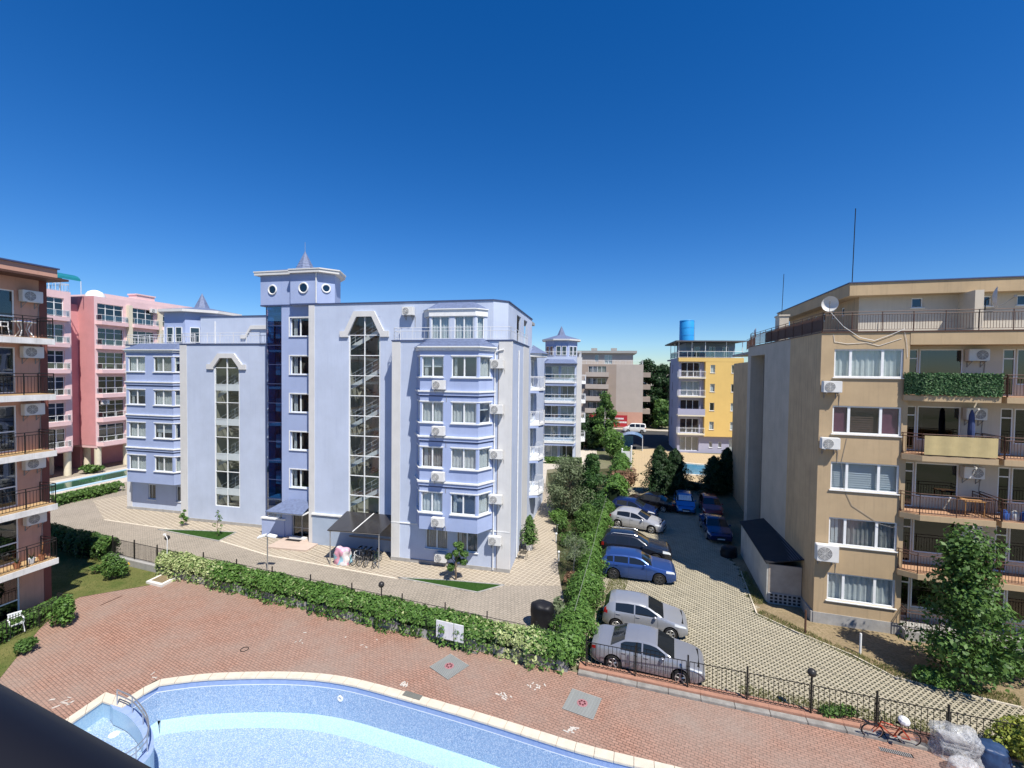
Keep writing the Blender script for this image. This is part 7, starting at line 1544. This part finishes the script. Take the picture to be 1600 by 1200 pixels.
# gap in the coping: dark skimmer
# ------------------------------------------------------------------ white hatch, camera pole
ht = thing('concrete_hatch', 'white framed concrete hatch at the corner of the lawn and terrace', 'hatch'); q = [w2(228,912),w2(252,918),w2(284,901),w2(262,896)]
b = MB(); b.prism([tuple(p) for p in q], 0.0, 0.14); b.build('frame', mat('limewash',(0.68,0.66,0.61),0.85,0.12,3), ht); cc = sum(q, Vector((0,0)))/4; b = MB(); b.prism([tuple(cc+(p-cc)*0.72) for p in q], 0.142, 0.15); b.build('gravel_top', SOIL, ht)
cp = thing('camera_pole', 'thin white pole beside the pale ivy with a lamp arm', 'pole', gnd(261,899)); b = MB(); b.path([(0,0,0),(0.02,0,1.6),(0.0,0.05,2.2),(-0.18,0.1,2.45)],0.022,6); b.build('pole', SILLW, cp); b = MB(); b.box(-0.26,-0.14,0.05,0.15,2.40,2.48); b.build('lamp_head', SILLW, cp)
fl = thing('floodlight_pole', 'steel pole with two white floodlights behind the ivy hedge', 'lamp', gnd(418,893)); b = MB(); b.tube((0,0,0),(0,0,2.2),0.035,8); b.build('pole', STEEL, fl)
for sgn in (-1,1): b = MB(); x = 0.32*sgn; b.hexa([(x-0.24,-0.16,2.08 if sgn < 0 else 2.22),(x+0.24,-0.16,2.22 if sgn < 0 else 2.12),(x+0.24,0.12,2.24 if sgn < 0 else 2.14),(x-0.24,0.12,2.10 if sgn < 0 else 2.24),(x-0.24,-0.16,2.18 if sgn < 0 else 2.32),(x+0.24,-0.16,2.32 if sgn < 0 else 2.22),(x+0.24,0.12,2.34 if sgn < 0 else 2.24),(x-0.24,0.12,2.20 if sgn < 0 else 2.34)]); b.build('floodlight', WHITE, fl, bevel=0.015)
b = MB(); b.tube((-0.3,0,2.2),(0.3,0,2.2),0.025,6); b.build('crossbar', STEEL, fl)
# ------------------------------------------------------------------ bicycles
def bicycle(label, col, loc, rz, lean=0.0, z=0.0, seat_bag=False, s=1.0, group=None, name='bicycle'):
    o = thing(name, label, 'bicycle', group=group); o.location = (loc[0],loc[1],z); o.rotation_euler = (lean,0,rz); o.scale = (s,s,s); r = 0.33
    P = lambda *q: [tuple(v) for v in q]
    for x in (-0.52,0.52):
        b = MB(); b.ring((x,0,r),r-0.02,0.022,26,6); wl = b.build('wheel', RUBBER, o, smooth=True); b = MB(); b.ring((x,0,r),r-0.045,0.010,26,5)
        for k in range(12): t = k*math.pi/6; b.tube((x,0,r),(x+(r-0.05)*math.cos(t),0.0,r+(r-0.05)*math.sin(t)),0.0025,3)
        b.tube((x,-0.05,r),(x,0.05,r),0.02,8); b.build('rim', STEEL, wl)
    b = MB(); bb = (-0.08,0,0.28); st = (-0.22,0,0.72); hd = (0.33,0,0.80); hd2 = (0.36,0,0.66)
    for p, q in ((bb,st),(bb,hd2),(st,hd),((-0.52,0.05,r),bb),((-0.52,0.05,r),st),((-0.52,-0.05,r),st),(hd,hd2)): b.tube(p,q,0.019,7)
    for sgn in (-1,1): b.tube((0.36,sgn*0.045,0.66),(0.52,sgn*0.05,r),0.014,6)
    b.build('frame', col, o, smooth=True); b = MB(); b.path([(0.33,0,0.80),(0.31,0,0.95),(0.36,0,0.98)],0.016,6); b.path([(0.26,0.28,1.0),(0.36,0.12,0.98),(0.36,-0.12,0.98),(0.26,-0.28,1.0)],0.014,6); b.build('handlebar', BLACKM, o)
    b = MB(); b.tube(st,(-0.26,0,0.86),0.015,6); b.build('seat_post', STEEL, o); b = MB(); b.prism([(-0.42,-0.08),(-0.20,-0.05),(-0.06,-0.02),(-0.06,0.02),(-0.20,0.05),(-0.42,0.08)],0.86,0.92); b.build('saddle', RUBBER, o, bevel=0.015)
    b = MB(); b.ring((bb[0],-0.06,bb[2]),0.09,0.012,18,4); b.tube((bb[0],-0.08,bb[2]),(bb[0]+0.1,-0.09,bb[2]-0.13),0.012,5); b.tube((bb[0],0.08,bb[2]),(bb[0]-0.1,0.09,bb[2]+0.13),0.012,5); b.box(bb[0]+0.05,bb[0]+0.15,-0.17,-0.08,bb[2]-0.15,bb[2]-0.12); b.box(bb[0]-0.15,bb[0]-0.05,0.08,0.17,bb[2]+0.12,bb[2]+0.15); b.build('crankset', ACB, o)
    if seat_bag: b = MB(); b.ball((-0.28,0,1.02),0.17,9,6,0.8); b.build('seat_bag', mat('white_film',(0.66,0.66,0.66),0.4,0.1), o)
    return o
fa = math.atan2(-0.318,1.0)
bicycle('orange red bicycle with a bagged saddle leaning on the iron fence', mat('orange_red_paint',(0.42,0.05,0.02),0.4,0.1), w2(1394,1166)+Vector((0.05,0.18)), fa+R(180), R(-14), seat_bag=True, name='bicycle')
# ------------------------------------------------------------------ bicycle shelter
SHo = (BBM @ Vector((-8,1.1,0))); BS = thing('bicycle_shelter', 'dark roofed bicycle shelter below the stair window', 'shelter', SHo, R(-12.5))
b = MB(); b.hexa([(-3.55,-2.85,2.22),(-0.03,-2.60,2.22),(-0.03,-0.12,2.58),(-3.9,-0.12,2.58),(-3.55,-2.85,2.26),(-0.03,-2.60,2.26),(-0.03,-0.12,2.62),(-3.9,-0.12,2.62)]); b.build('roof', mat('smoked_sheet',(0.035,0.033,0.034),0.22,0.15,2,spec=0.5), BS)
b = MB(); b.hexa([(-1.85,-2.73,2.265),(-1.79,-2.73,2.265),(-1.79,-0.12,2.625),(-1.85,-0.12,2.625),(-1.85,-2.73,2.285),(-1.79,-2.73,2.285),(-1.79,-0.12,2.645),(-1.85,-0.12,2.645)]); b.build('roof_bar', SILLW, BS)
b = MB(); b.tube((-3.5,-2.8,2.2),(-0.05,-2.56,2.2),0.035,6); b.build('front_beam', STEEL, BS)
for (x, y) in ((-3.4,-2.75),(-0.12,-2.5)): b = MB(); b.tube((x,y,0),(x,y,2.2),0.035,7); b.build('post', STEEL, BS)
b = MB(); b.box(-3.6,-0.1,-0.30,-0.27,0.9,1.0); b.box(-3.5,-0.1,-0.12,-0.09,1.1,2.1); b.build('back_board', mat('tan_board',(0.30,0.25,0.21),0.8,0.15), BS)
def sh(x, y): return (SHo.x+x*math.cos(R(-12.5))-y*math.sin(R(-12.5)), SHo.y+x*math.sin(R(-12.5))+y*math.cos(R(-12.5)))
for i, (x, m_, lab) in enumerate(((-1.85,WHITE,'white bicycle leftmost in the shelter'),(-1.45,BLACKM,'black bicycle second from the left in the shelter'),(-1.05,BLACKM,'black bicycle in the middle of the shelter row'),(-0.5,mat('dark_green_paint',(0.02,0.05,0.03),0.4,0.1),'dark bicycle nearest the shelter right post'))):
    bicycle(lab, m_, sh(x,-1.95), R(-12.5-96+5*i), R(6), group='bicycles in the shelter')
# ------------------------------------------------------------------ covered grill, bags, bench, potted spruce
from mathutils import noise as mnoise
def draped(name, label, cat, loc, rz, rx, ry, h, m, seed, n=36, rows=16, fold=0.10, sq=2.6):
    """a cover hanging over something boxy: crumpled, creased, resting on the ground"""
    o = thing(name, label, cat, (loc[0],loc[1],0), rz); b = MB(); g = []; off = Vector((seed*7.3, seed*3.1, 0))
    for j in range(rows):
        t = j/(rows-1); ph = math.pi*0.5*min(1.0, t*1.9); row = []
        for k in range(n):
            a = 6.283*k/n; c, s_ = math.cos(a), math.sin(a); q = (abs(c)**sq+abs(s_)**sq)**(-1/sq)
            r_ = math.sin(ph)**0.6 if t < 0.53 else 1.0+0.10*(t-0.53); z = h*(0.80+0.20*math.cos(ph)) if t < 0.53 else h*0.80*(1-(t-0.53)/0.47)
            p = Vector((rx*q*c*r_, ry*q*s_*r_, z)); nz = mnoise.noise(p*3.2+off)*fold*1.6+abs(mnoise.noise(p*7.0+off))*fold*0.9+mnoise.noise(Vector((a*3.5,t*0.8,seed)))*fold*t
            top = mnoise.noise(Vector((p.x*2.2,p.y*2.2,seed)))*fold*2.2*(1-t)
            row.append(b.pt((p.x*(1+nz*0.7), p.y*(1+nz*0.7), max(0.006, p.z+top*h*0.5+nz*0.15))))
        g.append(row)
    for A, B in zip(g, g[1:]):
        for k in range(n): b.f.append([A[k],A[(k+1)%n],B[(k+1)%n],B[k]])
    b.f.append(g[0]); o2 = b.build('cover', m, o)
    for p in o2.data.polygons: p.use_smooth = True
    return o
draped('covered_grill', 'garden grill under a black cover behind the hedge corner', 'grill', w2(845,985)+Vector((0.1,0.3)), R(-16), 0.55, 0.42, 1.25, mat('black_cover',(0.012,0.012,0.014),0.5,0.2,3,1.0,8), 1)
def patchwork(name, cols):
    m = bpy.data.materials.new(name); m.use_nodes = True; t = m.node_tree; L = t.links; b_ = t.nodes['Principled BSDF']; b_.inputs['Roughness'].default_value = 0.4
    tc = N(t, 'ShaderNodeTexCoord'); nz = N(t, 'ShaderNodeTexNoise', Scale=2.0, Detail=3.0); L.new(tc.outputs['Object'], nz.inputs['Vector']); mxv = N(t, 'ShaderNodeMix', data_type='RGBA'); mxv.inputs['Factor'].default_value = 0.35; L.new(tc.outputs['Object'], mxv.inputs['A']); L.new(nz.outputs['Color'], mxv.inputs['B'])
    vo = N(t, 'ShaderNodeTexVoronoi', Scale=3.2); L.new(mxv.outputs['Result'], vo.inputs['Vector']); sp = N(t, 'ShaderNodeSeparateColor'); L.new(vo.outputs['Color'], sp.inputs[0])
    cr = N(t, 'ShaderNodeValToRGB'); cr.color_ramp.interpolation = 'CONSTANT'; e_ = cr.color_ramp.elements; e_[0].color = (*cols[0],1); e_[1].position = 1/len(cols); e_[1].color = (*cols[1],1)
    for k in range(2, len(cols)): x = e_.new(k/len(cols)); x.color = (*cols[k],1)
    L.new(sp.outputs[0], cr.inputs[0]); L.new(cr.outputs[0], b_.inputs['Base Color']); MATS[name] = m; return m
cv = draped('beach_float', 'crumpled multicoloured cover draped over something under the shelter', 'cover', sh(-2.75,-2.35), R(-20), 0.50, 0.34, 1.05, patchwork('pastel_patches', [(0.68,0.66,0.66),(0.62,0.30,0.38),(0.70,0.62,0.30),(0.30,0.55,0.66),(0.66,0.60,0.58),(0.60,0.40,0.50)]), 6, fold=0.22)
cv.name = 'patterned_cover'
FILM = bpy.data.materials.new('clear_film'); FILM.use_nodes = True; _t = FILM.node_tree; _b = _t.nodes['Principled BSDF']; _b.inputs['Base Color'].default_value = (0.62,0.63,0.63,1); _b.inputs['Roughness'].default_value = 0.18
_tr = N(_t, 'ShaderNodeBsdfTransparent'); _mx = N(_t, 'ShaderNodeMixShader'); _tc = N(_t, 'ShaderNodeTexCoord'); _nz = N(_t, 'ShaderNodeTexNoise', Scale=7.0, Detail=4.0, Distortion=2.5); _t.links.new(_tc.outputs['Object'], _nz.inputs['Vector'])
_mr = N(_t, 'ShaderNodeMapRange'); _mr.inputs['From Min'].default_value = 0.35; _mr.inputs['From Max'].default_value = 0.65; _mr.inputs['To Min'].default_value = 0.22; _mr.inputs['To Max'].default_value = 0.60; _t.links.new(_nz.outputs['Fac'], _mr.inputs['Value']); _t.links.new(_mr.outputs[0], _mx.inputs[0])
_bp = N(_t, 'ShaderNodeBump', Strength=0.8, Distance=0.03); _t.links.new(_nz.outputs['Fac'], _bp.inputs['Height']); _t.links.new(_bp.outputs[0], _b.inputs['Normal'])
_t.links.new(_tr.outputs[0], _mx.inputs[1]); _t.links.new(_b.outputs[0], _mx.inputs[2]); _t.links.new(_mx.outputs[0], _t.nodes['Material Output'].inputs[0])
draped('wrapped_furniture', 'furniture wrapped in pale plastic film beside the red bicycle', 'wrapped furniture', (14.75,14.45), R(-20), 0.62, 0.38, 0.98, FILM, 2, n=60, rows=26, fold=0.15)
wf = thing('stacked_chairs', 'grey stacked chairs inside the pale plastic wrap', 'chairs', (14.75,14.45,0), R(-20))
for k in range(3):
    b = MB(); b.box(-0.42+0.02*k,0.30,-0.24,0.24,0.34+0.12*k,0.38+0.12*k); b.hexa([(0.26,-0.24,0.36+0.12*k),(0.32,-0.24,0.36+0.12*k),(0.32,0.24,0.36+0.12*k),(0.26,0.24,0.36+0.12*k),(0.36,-0.22,0.60+0.10*k),(0.40,-0.22,0.60+0.10*k),(0.40,0.22,0.60+0.10*k),(0.36,0.22,0.60+0.10*k)]); b.build('chair_shell', CONC, wf)
for x in (-0.38,0.26):
    for y in (-0.2,0.2): b = MB(); b.tube((x*1.1,y*1.1,0),(x,y,0.36),0.02,6); b.build('leg', CONC, wf)
draped('plastic_bag', 'small pale plastic bag lying before the wrapped furniture', 'bag', (14.35,13.75), R(10), 0.40, 0.28, 0.40, FILM, 3, n=44, fold=0.18)
draped('blue_tarpaulin', 'blue tarpaulin bundle between the plastic wrap and the yellow bush', 'tarpaulin', (15.65,14.2), R(-20), 0.42, 0.34, 0.62, mat('blue_tarp',(0.022,0.05,0.12),0.45,0.3,4,1.0,7), 4, n=48, fold=0.15)
draped('black_bag', 'black covered bundle beside the shed wall in the parking', 'bag', (15.0,30.4), 0.3, 0.5, 0.4, 0.7, MATS['black_cover'], 5)
ch = thing('metal_chair', 'black slatted metal chair beside the blue building side wall', 'chair', (BBM @ Vector((0.42,2.3,0))), R(-12.5+90))
b = MB()
for k in range(6): b.box(-0.22,0.22,-0.22+0.075*k,-0.17+0.075*k,0.43,0.455)
b.box(-0.24,-0.21,-0.23,0.23,0.415,0.43); b.box(0.21,0.24,-0.23,0.23,0.415,0.43); b.build('seat', BLACKM, ch); b = MB()
for k in range(5): b.box(-0.22,0.22,0.23,0.25,0.52+0.085*k,0.57+0.085*k)
b.box(-0.24,-0.215,0.225,0.255,0.43,0.95); b.box(0.215,0.24,0.225,0.255,0.43,0.95); b.build('backrest', BLACKM, ch)
for sx in (-0.22,0.22):
    for sy in (-0.21,0.22): m = MB(); m.tube((sx*1.1,sy*1.15,0),(sx,sy,0.43),0.013,5); m.build('leg', BLACKM, ch)
pt_ = BBM @ Vector((0.55,3.9,0)); pp = conifer('potted_spruce', 'potted spruce beside the blue building side wall', (pt_.x,pt_.y), 2.0, 0.52, LG, 2200, 0.07, 90)
for c_ in pp.children: c_.location.z = 0.35
b = MB(); b.lathe([(0.20,0),(0.27,0.40),(0.29,0.42),(0.25,0.42),(0.24,0.36)],(0,0,0),16); b.build('pot', SILLW, pp)
for i, p in enumerate(((869,835),(873,865),(871,820))):
    o = thing('bollard_light', ['white garden bollard light in the middle of the bed edge','white garden bollard light nearest the camera at the bed edge','white garden bollard light farthest along the bed edge'][i], 'lamp', gnd(p[0],p[1]+12), 0, 'bollard lights at the bed edge'); b = MB(); b.tube((0,0,0),(0,0,0.55),0.035,8); b.build('post', SILLW, o); b = MB(); b.ball((0,0,0.62),0.085,10,6); b.build('globe', WHITE, o, smooth=True)
for i, (p, h_) in enumerate((((1258,990),1.15),((1344,1022),0.95))):
    o = thing('verge_post', ['dark post at the verge near the shed','pale post at the verge before the leafy tree'][i], 'post', gnd(*p)); b = MB(); b.box(-0.035,0.035,-0.035,0.035,0,h_); b.build('post', BROWNM if i == 0 else SILLW, o, bevel=0.008)
# ------------------------------------------------------------------ handrail of the balcony the picture is taken from
def camdir(x, y): return _fw+_r2*((x-800)/FPX)-_u2*((y-600)/FPX)
O_ = Vector((0,0,CAMH)); A = O_+camdir(-70,1092)*0.62; B = O_+camdir(330,1330)*0.50
BH = thing('balcony_handrail', 'dark handrail of the viewpoint balcony at the bottom left corner', 'handrail'); d = (B-A).normalized(); b = MB()
sd_ = d.cross(Vector((0,0,1))).normalized(); P0, P1 = A-d*0.9-Vector((0,0,0.075)), B+d*0.5-Vector((0,0,0.075))
b.tube(P0, P1, 0.075, 20); b.build('rail', mat('near_black_paint',(0.006,0.006,0.009),0.5,0.05), BH, smooth=True)
for k in (0.1,0.9): q = P0.lerp(P1,k); m = MB(); m.tube((q.x,q.y,q.z),(q.x,q.y,q.z-1.0),0.03,8); m.build('baluster', BLACKM, BH)
